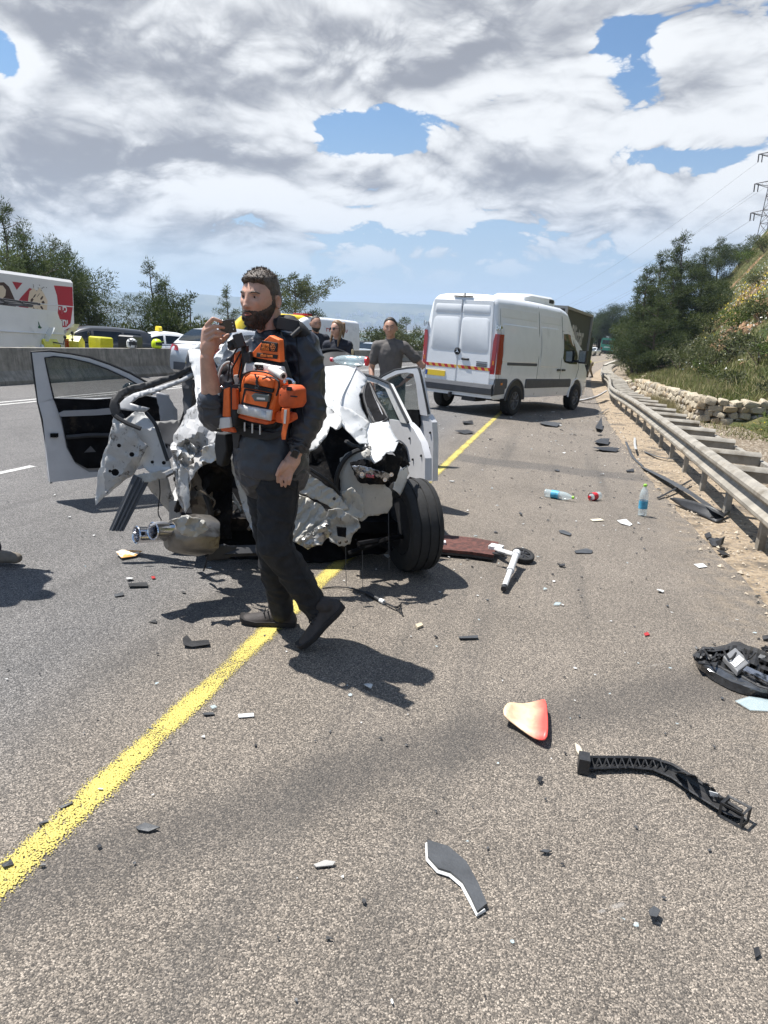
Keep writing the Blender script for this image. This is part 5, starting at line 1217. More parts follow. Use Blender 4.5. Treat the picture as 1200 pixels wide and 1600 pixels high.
def hand_shapes(mb, wrist, palm, fingers, thumb, r=.0085, thick=.014, width=.040):
    """palm and five separate fingers: every finger is a list of joints"""
    mb.capsule(wrist, Vector(wrist).lerp(Vector(palm), .55), .023, .030, 12, .62); mb.capsule(Vector(wrist).lerp(Vector(palm), .4), palm, width * .86, width, 12, thick / width)
    for k, f in enumerate(fingers):
        for a, b in zip(f, f[1:]): mb.capsule(a, b, r * (1.06 - .05 * k), r * (.98 - .05 * k), 8)
    for a, b in zip(thumb, thumb[1:]): mb.capsule(a, b, r * 1.25, r * 1.05, 8)
DEF = dict(pel=(0, 0, .97), waist=(0, 0, 1.10), chest=(0, 0, 1.32), neck=(0, .01, 1.50), head=(0, -.02, 1.655),
           sl=(.172, 0, 1.435), el=(.235, .03, 1.15), wl=(.24, -.06, .90), sr=(-.172, 0, 1.435), er=(-.235, .03, 1.15), wr=(-.24, -.06, .90),
           hl=(.095, 0, .95), kl=(.11, -.02, .51), al=(.115, .02, .09), hr=(-.095, 0, .95), kr=(-.11, -.02, .51), ar=(-.115, .02, .09))
def person(label, M, J=None, top=None, legs=None, shoes=None, skin=SKIN, hair=None, hairm=None, sleeve='short', yaw=0., pitch=0., scale=1., beard=None, fem=False, vox=.012, group=None):
    """standing figure: one continuous skin (head, neck, trunk, arms, hands, legs), clothes and hair as children"""
    j = {k: Vector(v) for k, v in {**DEF, **(J or {})}.items()}; T = None; b = MB()
    pts, (dx, dy, dz) = head_grid(44, 34); HM = Matrix.Translation(j['head']) @ Euler((pitch, 0, yaw)).to_matrix().to_4x4() @ Matrix.Diagonal((1, 1, 1, 1))
    add_head(b, HM, pts); b.capsule(j['neck'] - Vector((0, 0, .04)), j['head'] - Vector((0, -.012, .05)), .060, .052, 14)
    sw = .85 if fem else 1.
    b.capsule(j['chest'], j['pel'], .125 * sw, .12, 16, .70); b.capsule(j['sl'], j['sr'], .06, .06, 12)
    for s in 'lr':
        b.capsule(j['s' + s], j['e' + s], .050 * sw, .038 * sw, 12); b.capsule(j['e' + s], j['w' + s], .040 * sw, .026 * sw, 12)
        d = (j['w' + s] - j['e' + s]).normalized(); fw = Vector((0, -1, 0)); fw = (fw - d * fw.dot(d)).normalized(); sd = d.cross(fw)
        w0 = j['w' + s]; pm = w0 + d * .075; F_ = []
        for q, L in ((-.03, .075), (-.01, .085), (.01, .08), (.028, .062)): p0 = pm + fw * q + d * .01; F_.append([p0, p0 + d * L * .5 + sd * .006, p0 + d * L * .9 + sd * .02])
        hand_shapes(b, w0, pm, F_, [w0 + d * .03 - fw * .03, w0 + d * .065 - fw * .048, w0 + d * .09 - fw * .045], r=.0088)
        b.capsule(j['h' + s], j['k' + s], .080, .052, 12); b.capsule(j['k' + s], j['a' + s], .050, .036, 12)
    T = melt(b.obj('person', skin), vox * .62, 3); T.matrix_world = M @ Matrix.Scale(scale, 4); tag(T, label, 'person', group)
    c = MB(); o_ = .012
    c.capsule(j['chest'] + Vector((0, 0, .03)), j['waist'], .150 * sw + o_, .135 * sw, 18, .70); c.capsule(j['waist'], j['pel'] - Vector((0, 0, .06)), .137 * sw, .150, 18, .74)
    c.capsule(j['sl'] - Vector((0, 0, .015)), j['sr'] - Vector((0, 0, .015)), .066, .066, 14); c.capsule(j['neck'] - Vector((0, 0, .03)), j['sl'], .062, .062, 14); c.capsule(j['neck'] - Vector((0, 0, .03)), j['sr'], .062, .062, 14); c.capsule(j['neck'] - Vector((0, 0, .07)), j['neck'] + Vector((0, 0, .005)), .085, .066, 14)
    for s in 'lr':
        if sleeve == 'short': c.capsule(j['s' + s], j['s' + s].lerp(j['e' + s], .62), .068 * sw, .064 * sw, 14)
        else: c.capsule(j['s' + s], j['e' + s], .068 * sw, .054 * sw, 14); c.capsule(j['e' + s], j['w' + s] - (j['w' + s] - j['e' + s]).normalized() * .03, .054 * sw, .040 * sw, 14)
    folds(melt(c.obj('shirt', top, T), vox * .8, 5), .007, 7, rnd.random() * 9)
    c = MB()
    for s in 'lr': c.capsule(j['h' + s] + Vector((0, 0, .03)), j['k' + s], .098, .072, 14); c.capsule(j['k' + s], j['a' + s] + Vector((0, 0, .01)), .072, .058, 14)
    c.capsule(j['pel'] + Vector((-.06, 0, -.01)), j['pel'] + Vector((.06, 0, -.01)), .108, .108, 14)
    folds(melt(c.obj('trousers', legs, T), vox * .8, 4), .008, 6, rnd.random() * 9)
    for s in 'lr':
        a = j['a' + s]; c = MB(); c.capsule(a + Vector((0, .03, -.035)), a + Vector((0, -.15, -.055)), .050, .038, 14, .9); c.capsule(a + Vector((0, .0, -.02)), a + Vector((0, 0, .03)), .048, .046, 12)
        o = melt(c.obj('shoe', shoes, T), .009, 3); k = get_co(o.data); k[:, 2] = np.maximum(k[:, 2], a.z - .09); set_co(o.data, k)
    if hair:
        x, y, z = pts[..., 0], pts[..., 1], pts[..., 2]
        line = {'short': np.clip((z - .052 + .9 * np.clip(y + .02, -1, 1) * 1.25) / .02, 0, 1), 'stubble': np.clip((z - .055 + 1.1 * np.clip(y + .02, -1, 1)) / .02, 0, 1), 'long': np.clip((z - .060 + 1.7 * np.clip(y + .035, -1, 1)) / .015, 0, 1)}[hair]
        head_part('hair', HM, hairm, T, pts, line, {'short': .014, 'stubble': .003, 'long': .016}[hair], .003)
        if hair == 'long':
            for sx in (-1, 1): mb = MB(); mb.tube([HM @ Vector(p) for p in ((sx * .055, -.01, .07), (sx * .085, .0, 0), (sx * .088, -.015, -.08), (sx * .082, -.05, -.16), (sx * .075, -.06, -.24))], [.02, .03, .03, .026, .010], 8, flat=.7); mb.obj('hair_strand', hairm, T)
            mb = MB(); mb.tube([HM @ Vector(p) for p in ((0, .085, .075), (0, .125, .08), (0, .135, .0), (0, .12, -.12))], [.02, .035, .03, .01], 8); mb.obj('ponytail', hairm, T)
    if beard is not None:
        x, y, z = pts[..., 0], pts[..., 1], pts[..., 2]; head_part('beard', HM, beard, T, pts, np.clip((-.045 - z) / .02, 0, 1) * np.clip((-y + .03) / .03, 0, 1), .004, .001)
    face_parts(T, HM, hairm or beard); return T, j, HM
HAIRD = material('hair_dark', (.022, .016, .012), .55, vary=.4, scale=60, bump=.7, bscale=240, bdist=.004); HAIRB = material('hair_light_brown', (.20, .12, .06), .5, vary=.35, scale=40, bump=.6, bscale=200, bdist=.004)
NAVY = material('cloth_navy', (.012, .014, .024), .85, vary=.25, scale=10, bump=.3, bscale=500, bdist=.002); BLK = material('cloth_black', (.012, .012, .014), .85, vary=.3, scale=10, bump=.3, bscale=500, bdist=.002)
TGREY = material('cloth_brown_grey', (.095, .085, .080), .85, vary=.15, scale=10, bump=.3, bscale=500, bdist=.002); TROU = material('cloth_charcoal', (.022, .023, .026), .9, vary=.25, scale=16, bump=.4, bscale=600, bdist=.002); SHOEB = material('shoe_black', (.018, .017, .016), .6)
def stand(px, py_top, h, yaw):
    """feet position of a figure h tall whose crown shows at (px, py_top), found along its gravity line"""
    best = None
    for i in range(30, 700):
        s = i * .05; d = pix_dir(px, py_top); p = EYE + d * (s / d.y); g = p - GUP * h
        if best is None or abs(g.z) < best[0]: best = (abs(g.z), g)
    return upright(best[1].x, best[1].y, 0, yaw)
def at_s(px, py, s, yaw): d = pix_dir(px, py); p = EYE + d * (s / d.y); return upright(p.x, p.y, 0, yaw)
toward = lambda M, deg: math.atan2(M.translation.x, -M.translation.y) * 0
pm = at_s(503, 560, 10.2, math.radians(28 + 20)); person('person in a dark jacket with a shaved head and short beard', pm, {}, NAVY, TROU, SHOEB, SKIN2, 'stubble', HAIRD, 'long', yaw=-.15, pitch=.1, scale=1.0, beard=HAIRD)
pm = at_s(538, 560, 9.6, math.radians(15 - 18)); P1, j1, h1 = person('person in a dark uniform with long fair-brown hair and dark glasses', pm, {'el': (.24, .0, 1.15), 'wl': (.10, -.2, 1.05)}, NAVY, NAVY, SHOEB, SKIN, 'long', HAIRB, 'short', yaw=-.45, scale=.965, fem=True)
for sx in (-1, 1): mb = MB(); mb.ell(h1 @ Vector((sx * .032, -.096, .012)), (.026, .006, .019), h1.to_3x3()); mb.tube([h1 @ Vector((sx * .055, -.09, .014)), h1 @ Vector((sx * .082, -.01, .010))], .003, 5); mb.obj('sunglasses', GLASS, P1)
mb = MB(); mb.ell((.245, -.03, 1.33), (.012, .045, .055)); mb.obj('sleeve_badge', material('badge_cloth', (.55, .45, .28), .7), P1)
pm = at_s(622, 560, 8.6, math.radians(3)); P2, j2, h2 = person('person in a brown-grey T-shirt with one hand on the hip beside the open car door', pm, {'el': (.40, .06, 1.20), 'wl': (.20, -.06, 1.02), 'er': (-.25, .02, 1.16), 'wr': (-.20, -.15, .95)}, TGREY, TROU, SHOEB, SKIN2, 'short', HAIRD, 'short', yaw=.1)
mb = MB(); mb.tube([Vector((.245 + .034 * math.cos(a), -.03 + .0, 1.06) ) + Vector((0, .034 * math.sin(a), .0)) for a in [k * PI / 6 for k in range(13)]], .010, 6); mb.obj('wristwatch', BLACKP, P2)
# firefighter bending down far along the shoulder
pm = on_road(46, 1.05 - rc(46) * 0 - .55); 
FIRE = material('turnout_yellow', (.62, .56, .10), .8, vary=.2, scale=6); FIREB = material('turnout_tan', (.24, .19, .12), .85, vary=.2, scale=6)
d = pix_dir(919, 588); g = on_z(919, 588); s_ = 47; p = EYE + d * (s_ / d.y)
person('person in yellow and tan protective clothing bending down beside the box truck', place(p.x, s_, 0, math.radians(-75)), {'pel': (0, .10, .92), 'waist': (0, -.02, 1.0), 'chest': (0, -.25, 1.10), 'neck': (0, -.42, 1.12), 'head': (0, -.55, 1.10), 'sl': (.185, -.36, 1.10), 'sr': (-.185, -.36, 1.10), 'el': (.2, -.40, .82), 'er': (-.2, -.40, .82), 'wl': (.14, -.50, .60), 'wr': (-.14, -.50, .60), 'hl': (.1, .1, .9), 'hr': (-.1, .1, .9), 'kl': (.13, -.05, .5), 'kr': (-.13, .12, .5), 'al': (.13, -.10, .09), 'ar': (-.13, .3, .09)}, FIRE, FIREB, SHOEB, SKIN2, 'short', HAIRD, 'long', pitch=.7, vox=.016)
# ---------------------------------------------------------------- the wrecked car
from mathutils.geometry import delaunay_2d_cdt
WTH = math.radians(25); WO = Vector((-.78, 4.43, 0)); WF = Vector((-math.sin(WTH), math.cos(WTH), 0)); WR = Vector((math.cos(WTH), math.sin(WTH), 0))
WK = thing('wrecked_car', 'badly crushed white car with torn rear, open doors and exposed insides behind the bearded man', 'car', place(WO.x, WO.y, 0, WTH))
bpy.context.view_layer.update(); WKI = WK.matrix_world.inverted()
def wl(L, R, z): return Vector((R, L, z))                       # wreck frame: x right, y forward
def WP(px, py, L): return WKI @ on_plane(px, py, WO + WF * L, WF)
def wreck_mat(name, a, dirt, cut, rough=.38, metal=0., bare=None):
    M = bpy.data.materials.new(name); M.use_nodes = True; t = NT(M.node_tree); b = t.n['Principled BSDF']; P = t.add('ShaderNodeTexCoord').outputs['Object']
    n = t.noise(P, 9, 7, .7); f = t.noise(P, 38, 5, .7)
    col = t.mix(t.ss(n, .35, .65), tuple(c * .88 for c in a), a)
    sv = t.noise(t.vm('MULTIPLY', P, (34, 5, 9)), 1.6, 5, .7)
    col = t.mix(t.ss(sv, .60, .70, 0., .7), col, (.13, .12, .11))
    m = t.ss(t.m('ADD', t.m('MULTIPLY', n, .65), t.m('MULTIPLY', f, .35)), cut, cut + .10)
    col = t.mix(m, col, dirt); t.put(b.inputs['Base Color'], col); b.inputs['Roughness'].default_value = rough; b.inputs['Metallic'].default_value = metal
    if not metal: b.inputs['Coat Weight'].default_value = .25
    bn = t.add('ShaderNodeBump'); bn.inputs['Strength'].default_value = .12; bn.inputs['Distance'].default_value = .006
    t.put(bn.inputs['Height'], t.noise(P, 26, 5, .65)); t.l.new(bn.outputs[0], b.inputs['Normal']); return M
WW = wreck_mat('crushed_white_paint', (.62, .62, .61), (.16, .15, .14), .66); WD = wreck_mat('scraped_white_paint', (.50, .49, .47), (.06, .056, .05), .53, .45)
WB = wreck_mat('primer_panel', (.44, .42, .375), (.10, .085, .065), .60, .55); WQ = wreck_mat('battered_white_paint', (.46, .45, .44), (.075, .07, .064), .50, .42); TM = wreck_mat('torn_metal', (.42, .41, .39), (.05, .045, .04), .52, .38, .7)
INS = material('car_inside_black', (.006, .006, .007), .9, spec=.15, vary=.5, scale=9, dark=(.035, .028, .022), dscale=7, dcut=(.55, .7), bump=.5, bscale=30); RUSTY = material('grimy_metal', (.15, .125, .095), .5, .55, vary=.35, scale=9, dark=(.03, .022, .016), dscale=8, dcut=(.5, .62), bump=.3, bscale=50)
SEAL = material('rubber_seal', (.012, .012, .013), .6); TRIMG = material('light_grey_trim', (.30, .30, .31), .5); GLASSC = bpy.data.materials.new('clear_window_glass'); GLASSC.use_nodes = True
_t = NT(GLASSC.node_tree); _b = _t.n['Principled BSDF']; _b.inputs['Base Color'].default_value = (.10, .13, .12, 1); _b.inputs['Roughness'].default_value = .04; _b.inputs['Alpha'].default_value = .38; _b.inputs['Specular IOR Level'].default_value = .6
def crumple(name, poly, m, amp=.03, seed=0, res=6., thick=.004, sharp=13, parent=None, sc=7., extra=(), ragged=1.2, fold=None, hi=1.):
    """sheet of metal bent and creased: an outline (pixel x, pixel y, how far forward along the car), filled with small facets and buckled in depth"""
    R = random.Random(seed); pts = []; n = len(poly)
    for i in range(n):
        a, b = poly[i], poly[(i + 1) % n]; d = math.hypot(b[0] - a[0], b[1] - a[1]); k = max(1, int(d / res))
        for j in range(k):
            u = j / k; e = ragged * (0 if j == 0 else 1); pts.append((a[0] + (b[0] - a[0]) * u + R.uniform(-e, e), a[1] + (b[1] - a[1]) * u + R.uniform(-e, e)))
    nb = len(pts); xs = [p[0] for p in pts]; ys = [p[1] for p in pts]; y = min(ys); row = 0
    while y < max(ys):
        x = min(xs) + (res / 2 if row % 2 else 0)
        while x < max(xs): pts.append((x + R.uniform(-.3, .3) * res, y + R.uniform(-.3, .3) * res)); x += res
        y += res * .87; row += 1
    V, E_, F_, _, _, _ = delaunay_2d_cdt([Vector(p) for p in pts], [], [list(range(nb))], 1, .05)
    # creases: a coarse net of random triangles, each vertex pushed in or out; the sheet stays flat inside every triangle
    x0, x1, y0, y1 = min(xs) - 30, max(xs) + 30, min(ys) - 30, max(ys) + 30; step = max(res * 2.4, 150 / sc); cp = []
    yy = y0
    while yy < y1 + step:
        xx = x0
        while xx < x1 + step: cp.append((xx + R.uniform(-.48, .48) * step, yy + R.uniform(-.48, .48) * step)); xx += step * R.uniform(.6, 1.5)
        yy += step * .9
    CV, _, CF_, _, _, _ = delaunay_2d_cdt([Vector(p) for p in cp], [], [], 0, .01); cd = np.array([R.uniform(-1, 1) for _ in CV]); tri = np.array([f for f in CF_ if len(f) == 3]); A = np.array([(v.x, v.y) for v in CV]); T0, T1, T2 = A[tri[:, 0]], A[tri[:, 1]], A[tri[:, 2]]
    den = (T1[:, 1] - T2[:, 1]) * (T0[:, 0] - T2[:, 0]) + (T2[:, 0] - T1[:, 0]) * (T0[:, 1] - T2[:, 1]); den[np.abs(den) < 1e-9] = 1e-9
    def crease(px, py):
        u = ((T1[:, 1] - T2[:, 1]) * (px - T2[:, 0]) + (T2[:, 0] - T1[:, 0]) * (py - T2[:, 1])) / den; v = ((T2[:, 1] - T0[:, 1]) * (px - T2[:, 0]) + (T0[:, 0] - T2[:, 0]) * (py - T2[:, 1])) / den
        k = int(np.argmax(np.minimum(np.minimum(u, v), 1 - u - v))); t = tri[k]; return u[k] * cd[t[0]] + v[k] * cd[t[1]] + (1 - u[k] - v[k]) * cd[t[2]]
    ctl = list(poly) + list(extra); vs = []; K = np.array([(c[0], c[1], c[2]) for c in ctl], float); mx, my = K[:, 0].mean(), K[:, 1].mean()
    B = lambda X, Y: np.stack([np.ones_like(X), (X - mx) / 40, (Y - my) / 40] + ([((X - mx) / 40) ** 2, ((Y - my) / 40) ** 2, (X - mx) * (Y - my) / 1600] if len(ctl) > 8 else []), -1)
    cf = np.linalg.lstsq(B(K[:, 0], K[:, 1]), K[:, 2], rcond=None)[0]; rs = K[:, 2] - B(K[:, 0], K[:, 1]) @ cf
    for v in V:
        w = 1 / (200. + (v.x - K[:, 0]) ** 2 + (v.y - K[:, 1]) ** 2); L = float((w * rs).sum() / w.sum() + B(np.array([v.x]), np.array([v.y]))[0] @ cf)
        p = WP(v.x, v.y, L); q = p * sc + Vector((seed * 3.1, seed, 0))
        d = 1.0 * crease(v.x, v.y) + .35 * hi * mnoise.noise(q * 2.) + .5 * mnoise.noise(q * .5)
        if fold: d += fold[2] * math.sin((v.x * fold[0] + v.y * fold[1]))
        e = (WKI @ EYE - p).normalized(); vs.append(p + e * d * amp + Vector((mnoise.noise(q * 1.7), 0, mnoise.noise(q * 1.3))) * amp * .25)
    mb = MB(); mb.mat(m); mb.add(vs, [tuple(f) for f in F_]); o = mb.obj(name, None, parent or WK, angle=sharp, recalc=False)
    if thick: o = modified(o, ('SOLIDIFY', dict(thickness=thick, offset=0)))
    return o
def wtube(name, pts, r, m, parent=None, n=6, flat=1., smooth=4):
    mb = MB(); mb.tube(bez([WP(*p) for p in pts], smooth) if smooth else [WP(*p) for p in pts], r if not isinstance(r, list) else r, n, flat); return mb.obj(name, m, parent or WK)
# right-hand rear corner
crumple('roof_panel', [(468, 580, 1.0), (497, 574, .95), (530, 571, .9), (556, 572, .85), (573, 590, .8), (574, 598, .75), (566, 606, .6), (561, 618, .5), (566, 640, .4), (577, 661, .25), (560, 668, .12), (545, 656, .06), (530, 642, .02), (512, 636, .02), (498, 630, .05), (470, 640, .1)], WW, .0035, 3, 7, ragged=.4, sc=2.6, hi=.12, sharp=50, extra=[(545, 600, .62), (530, 625, .30), (550, 640, .28)])
wtube('roof_crease', [(556, 574, .84), (548, 592, .66), (536, 615, .36), (529, 636, .03)], .006, WW, n=6)
crumple('buckled_panel', [(504, 632, .03), (530, 634, -.02), (548, 640, .02), (578, 660, .15), (572, 672, -.02), (576, 694, -.24), (562, 694, -.28), (545, 676, -.22), (524, 656, -.12)], WW, .022, 5, 5, sc=8, hi=.6, ragged=.1)
crumple('rear_quarter_panel', [(553, 652, .12), (580, 662, .18), (606, 656, .25), (613, 674, .1), (623, 690, -.05), (616, 706, -.25), (604, 707, -.33), (596, 718, -.37), (586, 724, -.38), (578, 704, -.33), (566, 682, -.12), (556, 666, .05)], WW, .004, 8, 6, ragged=.4, sc=3.5, hi=.15, sharp=50, extra=[(598, 690, -.10)])
wtube('panel_edge', [(556, 664, .02), (568, 690, -.20), (578, 712, -.36), (586, 724, -.39)], .007, WW)
# quarter window, black
mb = MB(); q = [WP(*p) for p in ((572, 600, .72), (577, 597, .73), (604, 652, .26), (586, 659, .22), (569, 622, .5))]; mb.prism(q, (.012, 0, 0)); mb.obj('quarter_window', INS, WK, smooth=False)
wtube('window_seal', [(573, 598, .74), (569, 612, .60), (570, 628, .46), (584, 660, .22), (606, 654, .26), (590, 626, .46), (577, 598, .74)], .009, SEAL, smooth=2)
wtube('window_divider', [(577, 602, .70), (590, 630, .44), (600, 654, .26)], .005, TRIMG)
crumple('torn_tailgate', [(470, 640, -.05), (484, 622, -.02), (505, 632, -.05), (533, 650, -.15), (534, 667, -.22), (524, 672, -.25), (516, 666, -.22), (505, 688, -.3), (495, 700, -.32), (478, 708, -.3), (470, 700, -.25)], WD, .035, 11, 5, sc=9)
crumple('corner_inner_panel', [(531, 716, -.22), (546, 706, -.24), (578, 697, -.28), (584, 712, -.3), (600, 755, -.32), (612, 768, -.3), (613, 790, -.26), (605, 802, -.26), (585, 805, -.28), (575, 806, -.3), (565, 815, -.32), (548, 812, -.33), (533, 800, -.3), (530, 780, -.26), (532, 760, -.25), (529, 735, -.24)], WB, .011, 14, 5, sc=6, hi=.6)
crumple('tail_lamp_housing', [(546, 723, -.31), (566, 718, -.34), (586, 722, -.38), (604, 708, -.36), (629, 713, -.28), (626, 730, -.27), (617, 752, -.27), (600, 757, -.34), (562, 755, -.37), (553, 742, -.36)], INS, .03, 17, 5, sc=12)
LAMPM = wreck_mat('broken_lamp_reflector', (.36, .36, .37), (.02, .02, .02), .50, .25, .8)
lampo = crumple('lamp_reflector', [(550, 728, -.40), (562, 727, -.42), (590, 734, -.42), (612, 742, -.38), (606, 752, -.38), (600, 748, -.4), (578, 742, -.42), (566, 748, -.42), (558, 740, -.41)], LAMPM, .014, 19, 3.5, sc=20)
crumple('red_lens', [(571, 740, -.43), (584, 742, -.43), (585, 747, -.43), (572, 746, -.43)], REDL, .006, 20, 3, sc=20, parent=lampo)
for px, py in ((565, 740), (601, 749), (611, 741)): mb = MB(); mb.lathe([(.011, 0), (.013, .012), (.006, .012), (.005, .002)], 10, Matrix.Translation(WP(px, py, -.435)) @ Matrix.Rotation(PI / 2, 4, 'X'), (True, True)); mb.obj('lamp_socket', CHROME, lampo)
crumple('wing_corner', [(621, 737, -.26), (637, 727, -.10), (639, 740, -.08), (631, 762, -.14), (625, 774, -.2), (614, 764, -.27)], WW, .010, 23, 5, sc=8)
crumple('latch_pocket', [(611, 697, -.12), (621, 689, -.05), (634, 698, -.02), (639, 712, -.02), (640, 727, -.06), (630, 735, -.15), (622, 718, -.22), (614, 706, -.2)], INS, .03, 25, 4, sc=14); wtube('pocket_rim', [(613, 698, -.13), (622, 688, -.06), (635, 699, -.03), (640, 722, -.06)], .006, TRIMG)
crumple('bulkhead_bracket', [(565, 707, -.34), (574, 701, -.36), (580, 706, -.38), (577, 714, -.38), (568, 716, -.37)], WB, .012, 26, 3, sc=20)
wtube('boot_seal', [(541, 690, -.05), (553, 697, -.16), (577, 700, -.28), (558, 704, -.26), (540, 716, -.26), (528, 738, -.26), (525, 762, -.26), (528, 785, -.28)], .015, SEAL)
crumple('rear_sill', [(468, 728, -.36), (485, 742, -.36), (520, 764, -.34), (532, 776, -.33), (546, 796, -.35), (530, 800, -.36), (500, 784, -.38), (466, 768, -.38)], WB, .014, 28, 6, sc=6, fold=(.25, .45, .5)); wtube('sill_seal', [(470, 724, -.34), (492, 738, -.34), (518, 756, -.32), (530, 772, -.31)], .012, SEAL)
mb = MB(); mb.lathe([(.010, 0), (.010, .008)], 10, Matrix.Translation(WP(522, 779, -.40)) @ Matrix.Rotation(PI / 2, 4, 'X')); mb.obj('plug', SEAL, WK)
crumple('rear_floor_panel', [(456, 770, -.38), (478, 776, -.38), (505, 792, -.38), (517, 806, -.38), (514, 830, -.42), (502, 848, -.45), (478, 857, -.45), (458, 846, -.42), (452, 810, -.4)], WB, .016, 31, 5, sc=8, fold=(.35, .30, .7))
crumple('crushed_edge', [(470, 842, -.46), (492, 826, -.46), (512, 812, -.46), (518, 832, -.48), (503, 850, -.49), (480, 858, -.48)], TM, .04, 32, 4, sc=16)
crumple('tow_bracket', [(513, 797, -.42), (528, 794, -.42), (542, 802, -.42), (560, 812, -.40), (563, 824, -.40), (553, 832, -.42), (547, 850, -.45), (530, 854, -.47), (516, 846, -.47), (509, 820, -.45)], WB, .032, 34, 4, sc=13)
crumple('bracket_hole', [(526, 822, -.56), (541, 824, -.55), (540, 840, -.56), (528, 838, -.57)], INS, .002, 35, 4, thick=.01, ragged=.3)
crumple('crumpled_gusset', [(533, 768, -.32), (550, 762, -.32), (566, 778, -.33), (572, 806, -.34), (556, 815, -.36), (540, 806, -.36)], WB, .045, 36, 4, sc=13)
for px, py in ((531, 848), (541, 846)): mb = MB(); mb.ell(WP(px, py, -.52), (.010, .008, .010), n=8, m=6); mb.obj('bolt', RUSTY, WK)
# right rear wheel, still standing
wheel(WK, Vector((-.075, .02, .315)), (1, .16, .06), .315, .225, rim=BLACKP, spokes=5)
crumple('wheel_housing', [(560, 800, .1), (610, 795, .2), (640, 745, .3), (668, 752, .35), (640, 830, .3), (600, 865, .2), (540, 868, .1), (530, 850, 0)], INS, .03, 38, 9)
for a, b in (((545, 865, -.1), (607, 842, -.15)), ((588, 846, .0), (612, 858, -.1)), ((560, 850, -.2), (628, 838, -.05))): wtube('suspension_arm', [a, b], .018, INS, smooth=0)
for a, b in (((607, 800, -.35), (608, 890, -.40)), ((540, 855, -.4), (541, 915, -.42)), ((566, 860, -.4), (567, 918, -.42))): wtube('hanging_wire', [a, b], .0018, DARKGREY, smooth=0, n=4)
# dark inside of the car
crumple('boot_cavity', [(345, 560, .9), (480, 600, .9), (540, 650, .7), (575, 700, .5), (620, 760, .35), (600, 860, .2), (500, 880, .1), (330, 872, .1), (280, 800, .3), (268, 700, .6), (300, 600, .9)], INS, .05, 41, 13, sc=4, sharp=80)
def wbox(name, c, d, m, rot=None): mb = MB(); mb.box(c, d, rot); return mb.obj(name, m, WK, smooth=False)
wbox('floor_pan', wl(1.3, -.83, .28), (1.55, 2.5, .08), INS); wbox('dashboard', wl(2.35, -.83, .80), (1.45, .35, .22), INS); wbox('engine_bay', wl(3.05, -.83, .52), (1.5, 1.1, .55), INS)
for x in (-1.2, -.45):
    mb = MB(); mb.rings([[Vector((x + a * k, y, z)) for a in (-.25, .25) for y, z in ((0, 0),)][:0] or [Vector((x - .24 * k, y - .06, z)), Vector((x + .24 * k, y - .06, z)), Vector((x + .24 * k, y + .06, z)), Vector((x - .24 * k, y + .06, z))] for y, z, k in ((1.45, .4, 1), (1.35, .8, 1), (1.25, 1.08, .85))]); mb.obj('seat', BLK, WK)
    mb = MB(); mb.ell(wl(1.22, x, 1.18), (.14, .05, .10)); mb.obj('headrest', BLK, WK)
mb = MB(); mb.lathe([(.17, -.012), (.19, 0), (.17, .012), (.15, 0)], 24, Matrix.Translation(wl(2.05, -1.2, .88)) @ Matrix.Rotation(1.2, 4, 'X'), (False, False)); mb.obj('steering_wheel', BLACKP, WK)
# front half of the shell, mostly hidden behind the wreckage
for x in (-1.66, -.02):
    mb = MB(); mb.rings([[Vector((x + s * k, y, z)) for k, z in ((-.05, .35), (-.06, .62), (-.03, zt), (.03, zt), (.06, .62), (.05, .35))] for y, zt, s in ((2.5, .95, 1), (3.0, .90, 1), (3.45, .80, 1), (3.62, .62, .6))]); mb.obj('front_wing', WW, WK)
    wbox('side_sill', wl(1.5, x, .27), (.10, 2.2, .14), WD)
    wheel(WK, wl(2.62, x + (.02 if x < -1 else -.02), .315), (1 if x > -1 else -1, 0, 0), .315, .21, spokes=5)
mb = MB(); mb.grid([[Vector((x, y, z + .03 - .05 * abs(x + .83))) for x in (-1.62, -1.2, -.83, -.4, -.06)] for y, z in ((2.5, .97), (3.0, .93), (3.5, .82), (3.66, .6), (3.68, .35))]); mb.obj('bonnet', WW, WK, recalc=False)
crumple('parcel_shelf', [(497, 552, 1.2), (520, 545, 1.25), (545, 552, 1.25), (566, 571, 1.1), (556, 574, 1.0), (497, 577, 1.0)], SEAL, .02, 44, 6, sc=7); wtube('shelf_edge', [(497, 549, 1.2), (525, 546, 1.24), (548, 556, 1.22), (566, 570, 1.1)], .012, BLACKP)
# left-hand side: torn quarter, hanging rear door
crumple('torn_left_quarter', [(292, 640, -.15), (306, 632, -.1), (322, 640, -.15), (346, 650, -.3), (353, 690, -.4), (341, 702, -.42), (333, 720, -.42), (318, 726, -.4), (304, 738, -.35), (292, 762, -.25), (286, 798, -.18), (276, 770, -.2), (269, 725, -.2), (267, 695, -.2), (279, 668, -.15)], WQ, .055, 51, 5.5, sc=8)
crumple('peeled_skin', [(322, 655, -.40), (345, 648, -.44), (357, 664, -.46), (352, 700, -.5), (338, 708, -.5), (333, 690, -.48), (340, 676, -.46), (326, 672, -.42)], TM, .05, 53, 4, sc=16)
crumple('peeled_skin', [(276, 690, -.30), (292, 684, -.36), (306, 700, -.4), (302, 722, -.42), (288, 732, -.36), (276, 716, -.32)], TM, .05, 54, 4, sc=16)
crumple('silver_fold', [(318, 700, -.52), (340, 690, -.55), (356, 694, -.55), (350, 712, -.55), (330, 724, -.54), (312, 722, -.5)], WW, .05, 55, 4, sc=13)
crumple('bent_strip', [(293, 548, .25), (303, 541, .25), (313, 537, .25), (318, 560, .15), (322, 600, .05), (336, 640, -.1), (322, 652, -.15), (308, 636, -.1), (304, 590, .1)], WW, .025, 57, 5, sc=9)
